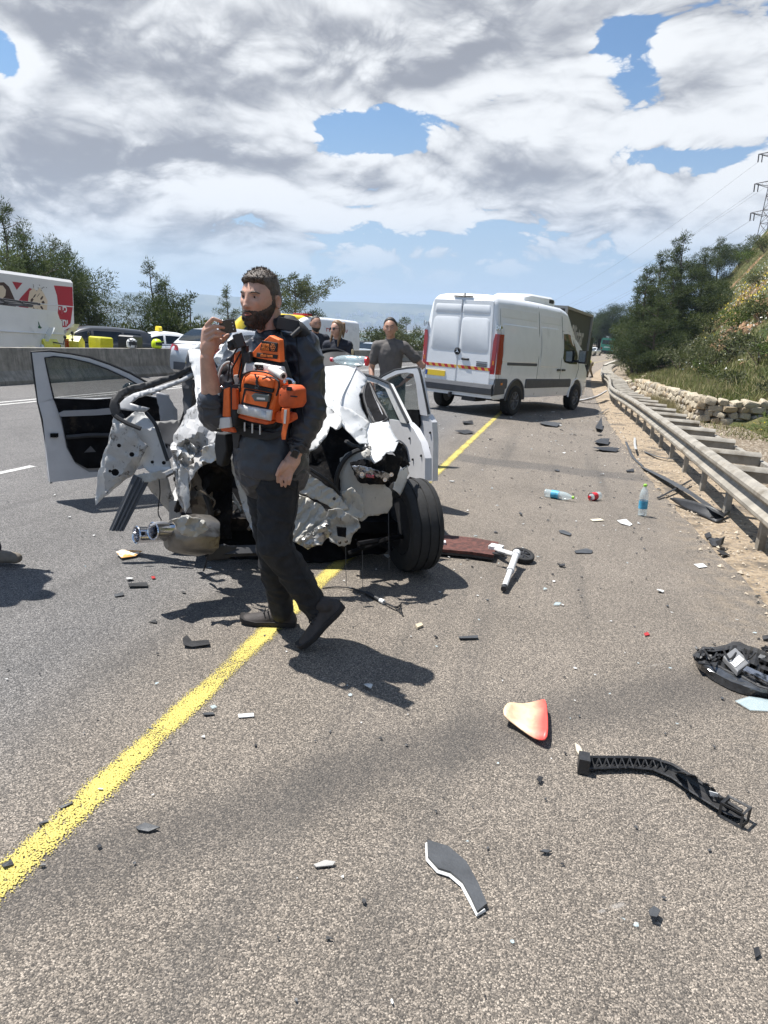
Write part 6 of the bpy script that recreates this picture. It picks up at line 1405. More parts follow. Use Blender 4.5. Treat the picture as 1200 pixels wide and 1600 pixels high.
crumple('bent_strip', [(328, 572, .3), (346, 542, .4), (362, 528, .45), (376, 545, .45), (376, 600, .3), (352, 612, .15), (334, 600, .2)], WW, .05, 58, 6, sc=8); wtube('loose_rod', [(330, 560, .1), (345, 582, .1), (358, 604, .05)], .008, SEAL, smooth=0)
crumple('hanging_flap', [(282, 724, -.30), (294, 738, -.34), (297, 790, -.34), (290, 802, -.3), (284, 780, -.3), (278, 750, -.28)], WD, .02, 60, 5, sc=9)
crumple('inner_wing', [(358, 688, -.20), (374, 690, -.22), (390, 735, -.25), (396, 790, -.28), (398, 838, -.3), (386, 812, -.28), (372, 770, -.25), (362, 730, -.22)], WD, .02, 61, 5, sc=9)
crumple('pillar_post', [(284, 600, .30), (293, 548, .35), (305, 552, .35), (301, 600, .3), (298, 645, .25), (288, 660, .25)], DARKGREY, .012, 62, 6, sc=7)
crumple('pillar_trim', [(243, 612, .75), (264, 616, .75), (272, 636, .75), (276, 690, .7), (256, 694, .7), (250, 650, .72)], TRIMG, .012, 63, 6, sc=7); crumple('armrest_panel', [(240, 658, .55), (282, 656, .5), (280, 690, .4), (268, 700, .4), (252, 690, .5)], BLACKP, .01, 64, 7)
LD = .35
crumple('hanging_rear_door', [(178, 652, LD), (196, 655, LD - .05), (206, 645, LD), (218, 640, LD), (232, 650, LD - .05), (246, 668, LD - .1), (257, 692, LD - .12), (266, 722, LD - .15), (267, 735, LD - .15), (238, 741, LD - .1), (222, 726, LD - .05), (206, 745, LD), (192, 752, LD), (174, 768, LD + .05), (150, 789, LD + .05), (151, 760, LD + .05), (158, 722, LD + .05), (168, 690, LD)], WW, .030, 66, 6, sc=6, hi=.7)
crumple('creased_skin', [(176, 662, LD - .06), (200, 660, LD - .10), (222, 690, LD - .12), (232, 698, LD - .1), (206, 740, LD - .06), (184, 756, LD - .05), (165, 772, LD - .02), (162, 740, LD - .02), (168, 700, LD - .04)], WD, .032, 67, 4.5, sc=9)
crumple('door_bottom_lip', [(208, 742, LD - .12), (240, 738, LD - .16), (268, 733, LD - .2), (264, 744, LD - .2), (240, 752, LD - .18), (214, 756, LD - .12)], WB, .018, 68, 5, sc=10)
crumple('door_underside', [(222, 752, LD), (262, 745, LD), (272, 780, LD + .05), (264, 800, LD + .1), (246, 778, LD + .05)], WD, .02, 69, 6)
crumple('door_frame_seal', [(171, 636, LD - .05), (174, 624, LD - .03), (186, 612, LD), (205, 603, LD), (240, 595, LD - .05), (275, 583, LD - .1), (300, 570, LD - .15), (303, 577, LD - .15), (278, 591, LD - .1), (242, 603, LD - .05), (208, 612, LD), (192, 620, LD), (185, 630, LD - .03), (188, 642, LD - .05), (196, 653, LD - .06), (184, 657, LD - .06), (175, 649, LD - .05)], SEAL, .008, 81, 5, thick=.03, sharp=40, ragged=.3)
FRM = wreck_mat('bent_frame_paint', (.40, .40, .40), (.06, .06, .06), .58, .4)
crumple('door_frame', [(189, 640, LD - .08), (188, 631, LD - .06), (196, 623, LD - .05), (210, 615, LD - .05), (243, 606, LD - .08), (279, 594, LD - .13), (300, 583, LD - .16), (301, 589, LD - .16), (280, 600, LD - .14), (246, 612, LD - .1), (216, 621, LD - .08), (204, 630, LD - .08), (222, 635, LD - .1), (234, 638, LD - .1), (226, 644, LD - .1), (205, 642, LD - .1)], FRM, .005, 82, 5, thick=.012, sharp=40, ragged=.2)
wtube('bent_seal', [(180, 650, LD - .12), (196, 660, LD - .14), (220, 670, LD - .16)], .014, SEAL); wtube('door_edge_seal', [(228, 645, LD - .08), (242, 662, LD - .12), (252, 690, LD - .14), (262, 720, LD - .18)], .012, SEAL)
for px, py, r in ((186, 696, .013), (206, 710, .016), (238, 722, .011), (256, 723, .013), (180, 738, .024), (172, 736, .010)): mb = MB(); mb.lathe([(r, 0), (r * .9, .006)], 9, Matrix.Translation(WP(px, py, LD - .20)) @ Matrix.Rotation(PI / 2, 4, 'X')); mb.obj('hole', INS, WK)
wtube('door_wire', [(248, 745, LD - .1), (250, 770, LD - .12), (247, 800, LD - .1), (252, 812, LD - .15)], .004, SEAL)
mb = MB(); q = [WP(*p) for p in ((170, 829, .10), (193, 830, .10), (233, 752, .22), (208, 742, .22))]; mb.prism(q, (0, .03, 0)); st_o = mb.obj('loose_pillar_trim', DARKGREY, WK, smooth=False)
for f in (.25, .5, .75): mb = MB(); mb.tube([q[0].lerp(q[1], f) + Vector((0, -.006, 0)), q[3].lerp(q[2], f) + Vector((0, -.006, 0))], .008, 5); mb.obj('rib', DARKGREY, st_o)
# dark machinery hanging at the torn rear
for k in range(26):
    a = (R4.uniform(285, 400), R4.uniform(700, 800), R4.uniform(-.1, .25)); b = (a[0] + R4.gauss(0, 22), a[1] + R4.gauss(30, 28), a[2] + R4.gauss(0, .1)); wtube('torn_cable' if k % 3 else 'torn_bracket', [a, ((a[0] + b[0]) / 2 + R4.gauss(0, 10), (a[1] + b[1]) / 2, a[2] - .04), b], R4.choice([.004, .006, .012, .02]), R4.choice([INS, SEAL, RUSTY, RUSTY, TM]))
crumple('spring_tower', [(294, 742, .0), (318, 734, -.05), (332, 770, -.02), (330, 812, 0), (306, 818, .05), (296, 790, .05)], RUSTY, .03, 72, 6, sc=9); crumple('torn_bulkhead', [(304, 700, -.2), (352, 702, -.25), (366, 730, -.15), (360, 840, .0), (335, 842, .0), (326, 780, .0), (310, 740, -.1)], INS, .06, 73, 6, sc=9)
crumple('heat_shield', [(312, 705, -.45), (334, 700, -.45), (330, 720, -.45), (318, 728, -.42)], RUSTY, .03, 74, 4, sc=14)
# silencer and tail pipes
def wlathe(name, a, b, prof, m, L0, L1, n=20, squash=1., parent=None, dent=0.):
    p, q = WP(*a, L0), WP(*b, L1); d = q - p; Mx = Matrix.Translation(p) @ d.to_track_quat('Z', 'Y').to_matrix().to_4x4(); mb = MB(); mb.lathe([(r, z * d.length) for r, z in prof], n, Mx @ Matrix.Diagonal((1, squash, 1, 1)), (False, False) if dent == 0 else (True, True))
    if dent: mb.v = [tuple(Vector(v) + Vector((fn3(v, 14), fn3(v, 14, 5), fn3(v, 13, 9) - .3 * abs(fn3(v, 20, 2)))) * dent) for v in mb.v]
    return mb.obj(name, m, parent or WK)
sil = wlathe('silencer', (262, 836), (340, 834), [(.02, -.02), (.075, 0), (.10, .08), (.112, .3), (.118, .6), (.112, .85), (.09, .96), (.03, 1.)], material('silencer_steel', (.20, .185, .165), .42, .75, vary=.3, scale=7, dark=(.06, .05, .04), dscale=6, dcut=(.52, .66), bump=.35, bscale=22), -.62, -.55, n=28, squash=.95, dent=.022)
for y, dx, L in ((832, 0, -.70), (826, 26, -.74)): wlathe('tail_pipe', (212 + dx, y + 4), (262 + dx * .5, y + 2), [(.046, 0), (.050, .03), (.044, .1), (.040, 1.), (.034, 1.), (.036, .1), (.040, .02), (.046, 0)], CHROME, L, L + .1, parent=sil)
wtube('pipe_hanger', [(236, 822, -.74), (246, 818, -.74), (262, 820, -.7), (264, 838, -.7)], .010, TRIMG, parent=sil)
crumple('crushed_wrap', [(268, 812, -.78), (296, 806, -.78), (318, 812, -.74), (326, 826, -.72), (308, 838, -.74), (284, 836, -.76)], WB, .03, 76, 4, sc=16)
wtube('broken_bumper_bar', [(322, 866, -.5), (352, 862, -.5), (400, 860, -.48), (430, 862, -.46)], .05, BLACKP, flat=.6); crumple('bumper_scrap', [(318, 852, -.55), (350, 850, -.54), (372, 854, -.52), (360, 872, -.52), (326, 876, -.56)], BLACKP, .02, 77, 5)
wtube('hanging_cable', [(330, 852, -.6), (325, 866, -.62), (322, 880, -.62), (318, 892, -.6)], .005, SEAL)
# open doors
def door_plane(a, b):
    a, b = Vector(a), Vector(b); n = (b - a).cross(Vector((0, 0, 1))).normalized(); n = n if n.dot(EYE - a) > 0 else -n
    return lambda px, py, off=0.: WKI @ (on_plane(px, py, a + n * off, n)), WKI.to_3x3() @ n
def flat_part(name, P, pts, off, thick, m, parent, angle=25): mb = MB(); mb.prism([P(x, y, off) for x, y in pts], -NRM * thick); return mb.obj(name, m, parent, angle=angle)
def band(name, P, a, b, off, thick, m, parent):      # strip between two edges
    mb = MB(); mb.rings([[P(*p, off), P(*q, off), P(*q, off) - NRM * thick, P(*p, off) - NRM * thick] for p, q in zip(a, b)]); return mb.obj(name, m, parent, angle=25)
P, NRM = door_plane((-3.2, 5.75, 0), (-3.99, 4.71, 0))
fd = flat_part('left_front_door', P, [(60, 628), (84, 622), (150, 624), (230, 619), (262, 622), (277, 640), (280, 700), (262, 722), (170, 742), (78, 753), (75, 720), (72, 690), (68, 655)], 0, .07, TRIMG, WK); fd['label'] = 'left front door swung wide open'
FW = material('door_inner_paint', (.56, .56, .57), .4, coat=.4, vary=.05)
flat_part('shut_face', P, [(60, 629), (84, 622), (96, 660), (104, 700), (118, 724), (140, 738), (200, 734), (262, 716), (262, 724), (170, 743), (78, 754), (74, 720), (71, 690), (67, 655)], .012, .03, FW, fd)
top_o = [(50, 551), (78, 550), (108, 554), (140, 560), (172, 571), (204, 585), (232, 601), (250, 614)]; top_i = [(70, 558), (84, 557), (110, 560), (140, 567), (168, 577), (198, 591), (224, 606), (238, 617)]
band('window_frame', P, top_o, top_i, .012, .05, FW, fd); band('window_frame', P, [(50, 551), (55, 590), (60, 630)], [(70, 557), (77, 590), (85, 624)], .012, .05, FW, fd)
mb = MB(); mb.tube([P(x, y, .0) for x, y in [(80, 755), (76, 720), (72, 690), (66, 655), (60, 630), (54, 590), (49, 550)] + [(a, b - 2) for a, b in top_o[1:]]], .010, 6); mb.obj('door_seal', SEAL, fd)
mb = MB(); mb.tube([P(x, y, .016) for x, y in [(84, 622), (77, 592), (70, 559)] + top_i[1:]], .006, 6); mb.obj('window_seal', SEAL, fd)
flat_part('window_pane', P, [(70, 558)] + top_i[1:] + [(236, 620), (84, 624)], -.02, .004, GLASSC, fd)
flat_part('door_trim', P, [(84, 623), (150, 625), (232, 619), (258, 626), (262, 700), (240, 716), (180, 730), (136, 732), (118, 722), (107, 700), (98, 655)], .035, .04, INS, fd)
flat_part('armrest_bar', P, [(92, 646), (100, 642), (150, 640), (178, 637), (178, 647), (150, 649), (95, 651)], .05, .02, TRIMG, fd); mb = MB(); mb.tube([P(104, 683, .06), P(140, 680, .075), P(175, 680, .07)], .02, 6); mb.obj('door_pull', BLACKP, fd)
flat_part('loose_clip', P, [(132, 707), (142, 697), (150, 706)], .05, .01, DARKGREY, fd); mb = MB(); mb.box(P(85, 680, .02), (.05, .05, .03)); mb.obj('door_latch', INS, fd); mb = MB(); mb.ell(P(206, 608, -.12), (.08, .06, .06)); mb.obj('mirror', GLASS, fd)
# rear right door, ajar
def wpt(L, R): return WO + WF * L + WR * R
P, NRM = door_plane(wpt(1.5, -.06), wpt(.72, .14))
rd = flat_part('right_rear_door', P, [(608, 655), (636, 660), (646, 670), (658, 692), (664, 716), (664, 750), (630, 756), (622, 722), (612, 690)], 0, .06, FW, WK); rd['label'] = 'right rear door standing ajar'
band('window_frame', P, [(566, 586), (588, 592), (606, 600), (622, 632), (637, 662)], [(570, 594), (588, 599), (602, 607), (614, 634), (626, 660)], .01, .05, WW, rd)
mb = MB(); mb.tube([P(x, y, .014) for x, y in ((566, 584), (588, 590), (608, 599), (624, 632), (638, 660))], .011, 6); mb.obj('door_seal', SEAL, rd)
flat_part('window_pane', P, [(572, 596), (588, 600), (602, 608), (624, 658), (600, 654)], -.02, .004, GLASSC, rd)
for px, py in ((645, 718), (658, 712), (640, 685)): mb = MB(); mb.ell(P(px, py, .005), (.011, .008, .011), n=10, m=6); mb.obj('plug', SEAL, rd)
# front right door, wide open
P, NRM = door_plane(wpt(2.45, -.03), wpt(1.72, .42))
fr = flat_part('right_front_door', P, [(604, 645), (652, 642), (668, 648), (675, 660), (677, 690), (676, 752), (640, 756), (606, 745)], 0, .07, FW, WK); fr['label'] = 'right front door wide open'
t_o = [(586, 598), (600, 588), (618, 579), (638, 576), (652, 575)]; t_i = [(594, 600), (606, 591), (622, 584), (636, 582), (646, 584)]
band('window_frame', P, t_o + [(657, 590), (662, 615), (668, 650)], t_i + [(650, 600), (653, 625), (656, 648)], .01, .05, FW, fr)
mb = MB(); mb.tube([P(x, y - 1, .0) for x, y in t_o + [(655, 577), (660, 600), (665, 625), (670, 648)]], .012, 6); mb.obj('door_seal', SEAL, fr)
flat_part('window_pane', P, [(594, 600)] + t_i[1:] + [(650, 600), (654, 643), (606, 645)], -.02, .004, GLASSC, fr); flat_part('door_trim', P, [(604, 640), (653, 640), (655, 664), (640, 690), (612, 700)], .03, .03, INS, fr)
for px, py in ((672, 676), (670, 700)): mb = MB(); mb.ell(P(px, py, .005), (.012, .008, .012), n=10, m=6); mb.obj('plug', SEAL, fr)
mb = MB(); mb.ell(P(598, 622, -.15), (.10, .07, .07)); mb.obj('mirror', material('mirror', (.6, .62, .62), .03, 1.), fr)
# ---------------------------------------------------------------- the man filming in front of the wreck
MF = Vector((-1.2, 3.09, 0)); MN = GUP.cross(CR).normalized(); MN = -MN if MN.dot(EYE - MF) < 0 else MN; MXR = MN.cross(GUP) * -1; MXR = MXR if MXR.dot(CR) > 0 else -MXR
MM = Matrix.Translation(MF) @ Matrix((MXR, -MN, GUP)).transposed().to_4x4(); MMI = MM.inverted()       # his own frame: x to the right of the picture, -y towards us, z up
def mp(px, py, off=0.): return MMI @ on_plane(px, py, MF + MN * off, MN)
def facing(a): a = math.radians(a); return Vector((-math.sin(a), -math.cos(a), 0))
JACK = material('jacket_charcoal', (.028, .030, .038), .38, vary=.25, scale=6, bump=.35, bscale=120, bdist=.003); TRS = material('trousers_charcoal', (.0115, .0115, .013), .85, vary=.35, scale=26, bump=.5, bscale=420, bdist=.002)
ORANGE = material('vest_orange', (.78, .145, .025), .62, vary=.16, scale=12, bump=.3, bscale=160, bdist=.003); ORD = material('vest_orange_dark', (.55, .085, .015), .7, vary=.2, scale=12, bump=.3, bscale=160, bdist=.003); REFL = material('reflective_tape', (.56, .54, .52), .35, .15, vary=.14, scale=14, bump=.25, bscale=40, bdist=.004)
WEB = material('webbing_black', (.010, .010, .011), .75, vary=.3, scale=30, bump=.4, bscale=300, bdist=.002); SHOE = material('shoe_brown_black', (.038, .031, .028), .75, vary=.3, scale=20, bump=.4, bscale=160, bdist=.003); SOLE = material('shoe_sole', (.022, .019, .018), .8); BEARD = material('beard_brown', (.060, .042, .031), .7, vary=.45, scale=50, bump=.9, bscale=260, bdist=.005); HAIRM = material('hair_brown', (.085, .064, .048), .5, vary=.45, scale=45, bump=.9, bscale=230, bdist=.005)
hd = mp(407, 469, .0); fa = facing(27); HM = Matrix.Translation(hd) @ (Matrix(((-fa).cross(Vector((0, 0, 1))), -fa, Vector((0, 0, 1)))).transposed().to_4x4()) @ Euler((-.03, .05, 0)).to_matrix().to_4x4()
pts, _d = head_grid(84, 64)
neck = mp(424, 528, -.01); sL, eL, wL = mp(474, 546, .05), mp(487, 640, .09), mp(463, 706, .17); sR, eR, wR = mp(374, 566, -.06), mp(336, 652, .08), mp(323, 560, .16)
chest, waist, pel = mp(420, 596, 0), mp(420, 655, 0), mp(424, 716, 0); hL, hR = mp(437, 726, .05), mp(408, 722, -.05)
kL, aL, kR, aR = mp(430, 852, .14), mp(497, 955, .08), mp(424, 850, -.02), mp(440, 952, -.07)
b = MB(); add_head(b, HM, pts); b.capsule(neck - Vector((0, 0, .05)), hd + Vector((.025, .02, -.05)), .064, .056, 16); b.capsule(hd + Vector((.03, .02, -.06)), hd + Vector((.015, .01, -.02)), .058, .06, 14)
b.capsule(chest, pel, .11, .11, 16, .8); b.capsule(sL, sR, .05, .05, 12)
for s, e, w in ((sL, eL, wL), (sR, eR, wR)): b.capsule(s, e, .045, .040, 12); b.capsule(e, e.lerp(w, .45), .044, .047, 14); b.capsule(e.lerp(w, .45), w, .047, .030, 14)
for h, k, a in ((hL, kL, aL), (hR, kR, aR)): b.capsule(h, k, .078, .050, 12); b.capsule(k, a, .050, .036, 12)
# right hand round the phone: four fingers across its back, thumb behind
pk = [mp(324, 514, .185), mp(325, 521, .185), mp(326, 528, .182), mp(327, 534, .178)]
b.capsule(wR, mp(326, 540, .17), .029, .034, 12, .75); b.capsule(mp(325, 545, .165), mp(327, 519, .165), .036, .034, 14, .75); b.capsule(mp(333, 540, .14), mp(334, 522, .14), .028, .024, 12)
for k, (kn, md, tp_) in enumerate((((323, 508), (333, 498), (347, 503)), ((322, 516), (335, 509), (350, 512)), ((323, 524), (336, 517), (351, 521)), ((325, 532), (336, 525), (348, 527)))):
    r = .0092 - .0007 * k; b.capsule(mp(*kn, .185), mp(*md, .215), r * 1.1, r, 9); b.capsule(mp(*md, .215), mp((md[0] + tp_[0]) / 2, (md[1] + tp_[1]) / 2, .208), r, r * .95, 9); b.capsule(mp((md[0] + tp_[0]) / 2, (md[1] + tp_[1]) / 2, .208), mp(*tp_, .185), r * .95, r * .86, 9)
b.capsule(mp(334, 540, .15), mp(347, 532, .12), .014, .012, 9); b.capsule(mp(347, 532, .12), mp(356, 524, .13), .012, .010, 9)
# left hand hanging
b.capsule(wL, mp(455, 722, .185), .029, .033, 12, .7); b.capsule(mp(458, 718, .18), mp(447, 735, .185), .036, .036, 14, .55); b.capsule(mp(452, 722, .185), mp(440, 734, .195), .026, .022, 12, .7)
for k, (kn, md, tp_) in enumerate((((438, 734), (434, 744), (434, 753)), ((444, 738), (440, 749), (440, 759)), ((450, 740), (447, 751), (446, 760)), ((456, 739), (454, 749), (452, 757)))):
    r = .0086 - .0006 * k; b.capsule(mp(*kn, .19), mp(*md, .20), r * 1.08, r, 9); b.capsule(mp(*md, .20), mp(*tp_, .185), r, r * .85, 9)
b.capsule(mp(444, 723, .20), mp(437, 733, .215), .014, .011, 9); b.capsule(mp(437, 733, .215), mp(433, 742, .21), .011, .009, 9)
MAN = melt(b.obj('person', SKIN), .0040, 2, .45); MAN.matrix_world = MM; tag(MAN, 'bearded person in an orange rescue vest filming with a phone while walking past the wreck', 'person')
# hair, beard, face
x, y, z = pts[..., 0], pts[..., 1], pts[..., 2]
hl = np.interp(y, [-.10, -.085, -.06, -.042, -.026, -.018, -.008, .004, .03, .06, .10], [.076, .072, .070, .060, .040, .005, -.012, .030, -.035, -.060, -.070])
hm = np.clip((z - hl) / .010, 0, 1) * (.42 + .58 * np.clip((z - .055) / .03, 0, 1)); head_part('hair', HM, HAIRM, MAN, pts, hm, .019, .0028, 3)
tuft = MB()
for k in range(460):
    u = R4.random() * 2 * PI; q = R4.random() ** .6 * 1.02; u = u if q < .9 else R4.uniform(-.9, .9); p = Vector((.070 * q * math.sin(u), -.080 * q * math.cos(u) + .005, .118 * math.sqrt(max(0, 1 - q * q * .72)) + .008)); n = p.normalized(); d = (n + Vector((R4.gauss(0, .3), -.55 + R4.gauss(0, .3), .1))).normalized()
    tuft.tube([HM @ p, HM @ (p + d * .012), HM @ (p + d * R4.uniform(.016, .026))], [.0035, .003, .0008], 4)
tuft.obj('hair_tuft', HAIRM, MAN)
bl = np.interp(y, [-.12, -.085, -.07, -.045, -.02, -.008, .004], [-.046, -.047, -.048, -.034, -.014, .010, .016])
bm_ = np.clip((bl - z) / .010, 0, 1) * np.clip((.014 - y) / .012, 0, 1) * np.clip(1.4 - np.exp(-(x / .021) ** 2 - ((z + .0625) / .0085) ** 2) * 2.4, 0, 1) * np.clip((z + .125) / .01, 0, 1)
bm_ *= .45 + .55 * np.clip((-.055 - z) / .03, 0, 1); head_part('beard', HM, BEARD, MAN, pts, bm_, .015, .0026, 7)
fz = MB()
for k in range(420):
    a = R4.uniform(-1.25, 1.25); zz = R4.uniform(-.118, -.03); rr = .066 if zz > -.07 else .066 - (-.07 - zz) * .5
    p = Vector((rr * math.sin(a), -.012 - rr * 1.15 * math.cos(a), zz))
    if abs(p.x) < .026 and zz > -.078 or zz > -.048 + .05 * max(0, (p.y + .06) / .06): continue
    d = Vector((p.x * 4, p.y * 3, -1.1 + R4.gauss(0, .3))).normalized(); p = p + d * .004; fz.tube([HM @ p, HM @ (p + d * R4.uniform(.010, .018))], [.0030, .0008], 4)
fz.obj('beard_tuft', BEARD, MAN)
face_parts(MAN, HM, HAIRM)
mb = MB(); mb.tube([HM @ Vector(p) for p in ((-.019, -.098, -.0625), (-.008, -.1045, -.0615), (0, -.105, -.062), (.008, -.1045, -.0615), (.019, -.098, -.0625))], [.001, .0028, .003, .0028, .001], 6, flat=.7); mb.obj('mouth_gap', material('mouth_dark', (.05, .012, .010), .4), MAN)
mb = MB(); mb.tube([HM @ Vector(p) for p in ((-.016, -.099, -.0675), (0, -.1065, -.0685), (.016, -.099, -.0675))], [.0012, .0040, .0012], 6); mb.obj('lower_lip', LIP, MAN)
# jacket, trousers, shoes
bd = facing(36); sd = bd.cross(Vector((0, 0, 1))); c = MB()
c.capsule(chest + Vector((.0, 0, .03)), waist, .158, .150, 20, .80, side=bd); c.capsule(waist, pel, .152, .160, 20, .88, side=bd); c.capsule(pel + Vector((-.035, 0, .04)), pel + Vector((-.035, 0, -.045)), .142, .150, 20, .92, side=bd); c.capsule(pel + Vector((.035, 0, .04)), pel + Vector((.035, 0, -.045)), .142, .150, 20, .92, side=bd); c.capsule(sL, sR, .078, .070, 16); c.capsule(neck + Vector((0, .01, -.06)), neck + Vector((0, .01, -.02)), .098, .080, 16)
c.capsule(neck + Vector((.01, .02, -.05)), sL, .085, .080, 16); c.capsule(neck + Vector((-.01, .02, -.05)), sR, .08, .076, 16)
c.capsule(sL, sL.lerp(eL, .5), .080, .080, 18); c.capsule(sL.lerp(eL, .5), eL, .080, .068, 18); c.capsule(eL, eL.lerp(wL, .55), .068, .056, 16); c.capsule(eL.lerp(wL, .55), wL + (eL - wL).normalized() * .035, .056, .044, 16)
c.capsule(sR, eR + Vector((.015, 0, .0)), .076, .066, 18); c.capsule(eR, eR.lerp(wR, .30), .066, .060, 16)
jk = folds(melt(c.obj('jacket', JACK, MAN), .0062, 4), .019, 8.0, 2.3)
c = MB(); pz = Vector((0, 0, 1)); c.rings([[pel + pz * zz + sd * (rx * math.cos(a)) + bd * (ry * math.sin(a)) + pz * .010 * math.sin(3 * a + zz * 30) for a in [2 * PI * k / 40 for k in range(40)]] for zz, rx, ry in ((.17, .150, .128), (.12, .172, .148), (.06, .182, .160), (0, .186, .166), (-.045, .186, .168), (-.062, .182, .164), (-.06, .17, .15))], (False, False)); hem = folds(modified(c.obj('jacket_hem', JACK, MAN, angle=0), ('SUBSURF', dict(levels=2, render_levels=2))), .010, 8.0, 4.1)
c = MB(); c.rings([[neck + Vector((math.cos(a) * r * 1.0 + .008, math.sin(a) * r + .012, zz + .03 * math.sin(a))) for a in [2 * PI * k / 18 for k in range(18)]] for r, zz in ((.098, -.07), (.090, -.02), (.084, .012), (.076, .014), (.074, -.04))], (False, False)); c.obj('collar', JACK, MAN)
c = MB()
for h, k, a, r1, r2, r3 in ((hL, kL, aL, .104, .076, .060), (hR, kR, aR, .100, .073, .060)):
    c.capsule(h + Vector((0, 0, .02)), h.lerp(k, .5), r1, (r1 + r2) / 2 * 1.03, 18); c.capsule(h.lerp(k, .5), k, (r1 + r2) / 2 * 1.03, r2, 18); c.capsule(k, k.lerp(a, .5), r2, .071, 18); c.capsule(k.lerp(a, .5), a, .071, r3, 18)
c.capsule(pel + Vector((-.04, 0, -.01)), pel + Vector((.05, 0, -.01)), .128, .128, 18)
folds(melt(c.obj('trousers', TRS, MAN), .0062, 4), .015, 7, 6.1)
def shoe(heel, toe, up, ank, nm='shoe'):
    """running shoe between a heel and a toe point on its sole"""
    f = (toe - heel).normalized(); L = (toe - heel).length; u = (up - f * up.dot(f)).normalized(); w = f.cross(u)
    tab = [(0, .030, .060), (.06, .038, .085), (.18, .041, .105), (.32, .041, .098), (.46, .044, .078), (.62, .050, .064), (.78, .050, .054), (.90, .042, .046), (.97, .028, .036), (1.0, .010, .026)]
    mb = MB(); mb.rings([[heel + f * L * s + w * (ww * math.cos(a) * (1 - .25 * max(0, math.sin(a)))) + u * (.022 + (hh - .022) * max(0, math.sin(a)) ** .8 - .004 * (math.sin(a) < 0)) for a in [2 * PI * k / 16 for k in range(16)]] for s, ww, hh in tab])
    mb.capsule(heel + f * L * .20 + u * .08, ank + u * .03, .044, .046, 14); o = mb.obj(nm, SHOE, MAN); o = melt(o, .0045, 3)
    m2 = MB(); m2.rings([[heel + f * (L * 1.02 * s - .003) + w * (ww + .006) * q + u * (zz + spring) for q, zz in ((-1, .028), (-1.03, .012), (-.9, 0), (.9, 0), (1.03, .012), (1, .028))] for s, ww, spring in [(0, .026, .006), (.05, .034, .002), (.2, .039, 0), (.45, .041, .003), (.7, .049, 0), (.9, .041, .006), (.98, .026, .014), (1.0, .012, .018)]]); m2.obj('sole', SOLE, o)
    for s in (.36, .43, .50, .57):
        m3 = MB(); m3.tube([heel + f * L * s + w * .032 + u * (.115 - .09 * s + .008), heel + f * L * (s + .015) + u * (.142 - .12 * s), heel + f * L * s - w * .032 + u * (.115 - .09 * s + .008)], .0035, 5); m3.obj('lace', WEB, o)
    return o
def cuff(name, c, d, R_, r, m):
    d = d.normalized(); a = d.cross(Vector((.3, 1, .2))).normalized(); e = d.cross(a); mb = MB(); mb.tube([c + (a * math.cos(k * PI / 12) + e * math.sin(k * PI / 12)) * R_ + d * .004 * math.sin(k * 1.3) for k in range(25)], r, 8, caps=(False, False)); return mb.obj(name, m, MAN)
cuff('rolled_cuff', eR.lerp(wR, .34), wR - eR, .054, .013, JACK); cuff('rolled_cuff', eR.lerp(wR, .27), wR - eR, .058, .014, JACK); cuff('cuff', wL + (eL - wL).normalized() * .030, wL - eL, .044, .008, JACK); cuff('cuff', wL + (eL - wL).normalized() * .048, wL - eL, .047, .007, JACK)
for nm, pp, r_ in (('pocket_seam', ((432, 722), (437, 740), (447, 757), (462, 766)), .0028), ('trouser_seam', ((466, 735), (462, 790), (455, 850), (478, 905), (505, 950)), .0025), ('sleeve_seam', ((462, 520), (466, 560), (470, 610), (474, 660)), .0028)):
    P0_ = [mp(x_, y_, .25) for x_, y_ in pp]; dg_ = bpy.context.evaluated_depsgraph_get(); tgt = [o for o in MAN.children if o.name.startswith('jacket') and 'hem' not in o.name][0] if nm == 'sleeve_seam' else [o for o in MAN.children if o.name.startswith('trousers')][0]; pts_ = []
    for q_ in bez(P0_, 6):
        ey = MMI @ EYE; hit, loc, nor, _i = tgt.ray_cast(ey, (q_ - ey).normalized())
        if hit: pts_.append(loc + nor * .001)
    if len(pts_) > 3: mb = MB(); mb.tube(pts_, r_, 5); mb.obj(nm, WEB, MAN)
gz = lambda p: MMI @ Vector((p.x, p.y, .002))
hr, trr = gz(on_z(462, 978)), gz(on_z(374, 972)); shoe(hr, hr + (trr - hr).normalized() * .295, Vector((0, 0, 1)), aR)
tl_ = gz(on_z(472, 1016)); he = mp(531, 955, .10); he = tl_ + (he - tl_).normalized() * .30; shoe(he, tl_, Vector((-.5, -.1, .7)), aL)
# vest and everything hung on it, laid on the front of his chest
TC = MM @ (mp(408, 606, .0) + bd * .135); TB = MM.to_3x3() @ bd
def tq(px, py, off=0.): return MMI @ on_plane(px, py, TC + TB * off, TB)
def pouch(name, poly, off, th, m, parent=None, bev=.008, seg=3, puff=0.):
    n = len(poly); mb = MB(); P_ = [tq(*p, off) for p in poly]; cen = sum(P_, Vector()) / n
    if puff: mb.rings([[p - bd * th for p in P_], [p for p in P_], [cen + (p - cen) * .80 + bd * puff * .7 for p in P_], [cen + (p - cen) * .45 + bd * puff for p in P_]])
    else: mb.prism(P_, -bd * th)
    o = mb.obj(name, m, parent or MAN, angle=50)
    if bev: o = modified(o, ('BEVEL', dict(width=bev, segments=seg, limit_method='ANGLE')))
    return o
vest = pouch('vest_carrier', [(392, 556), (436, 562), (446, 590), (444, 650), (424, 672), (372, 664), (362, 650), (366, 600), (380, 570)], -.01, .05, WEB, bev=.012)
pouch('chest_flap', [(421, 524), (436, 531), (438, 566), (430, 565), (405, 560), (389, 556), (406, 537)], .006, .03, ORANGE, vest, bev=.004)
pt = pouch('name_patch', [(409, 532), (433, 536), (432, 550), (406, 547)], .012, .008, WEB, vest, bev=.002); PAT = material('patch_print', (.66, .20, .04), .6)
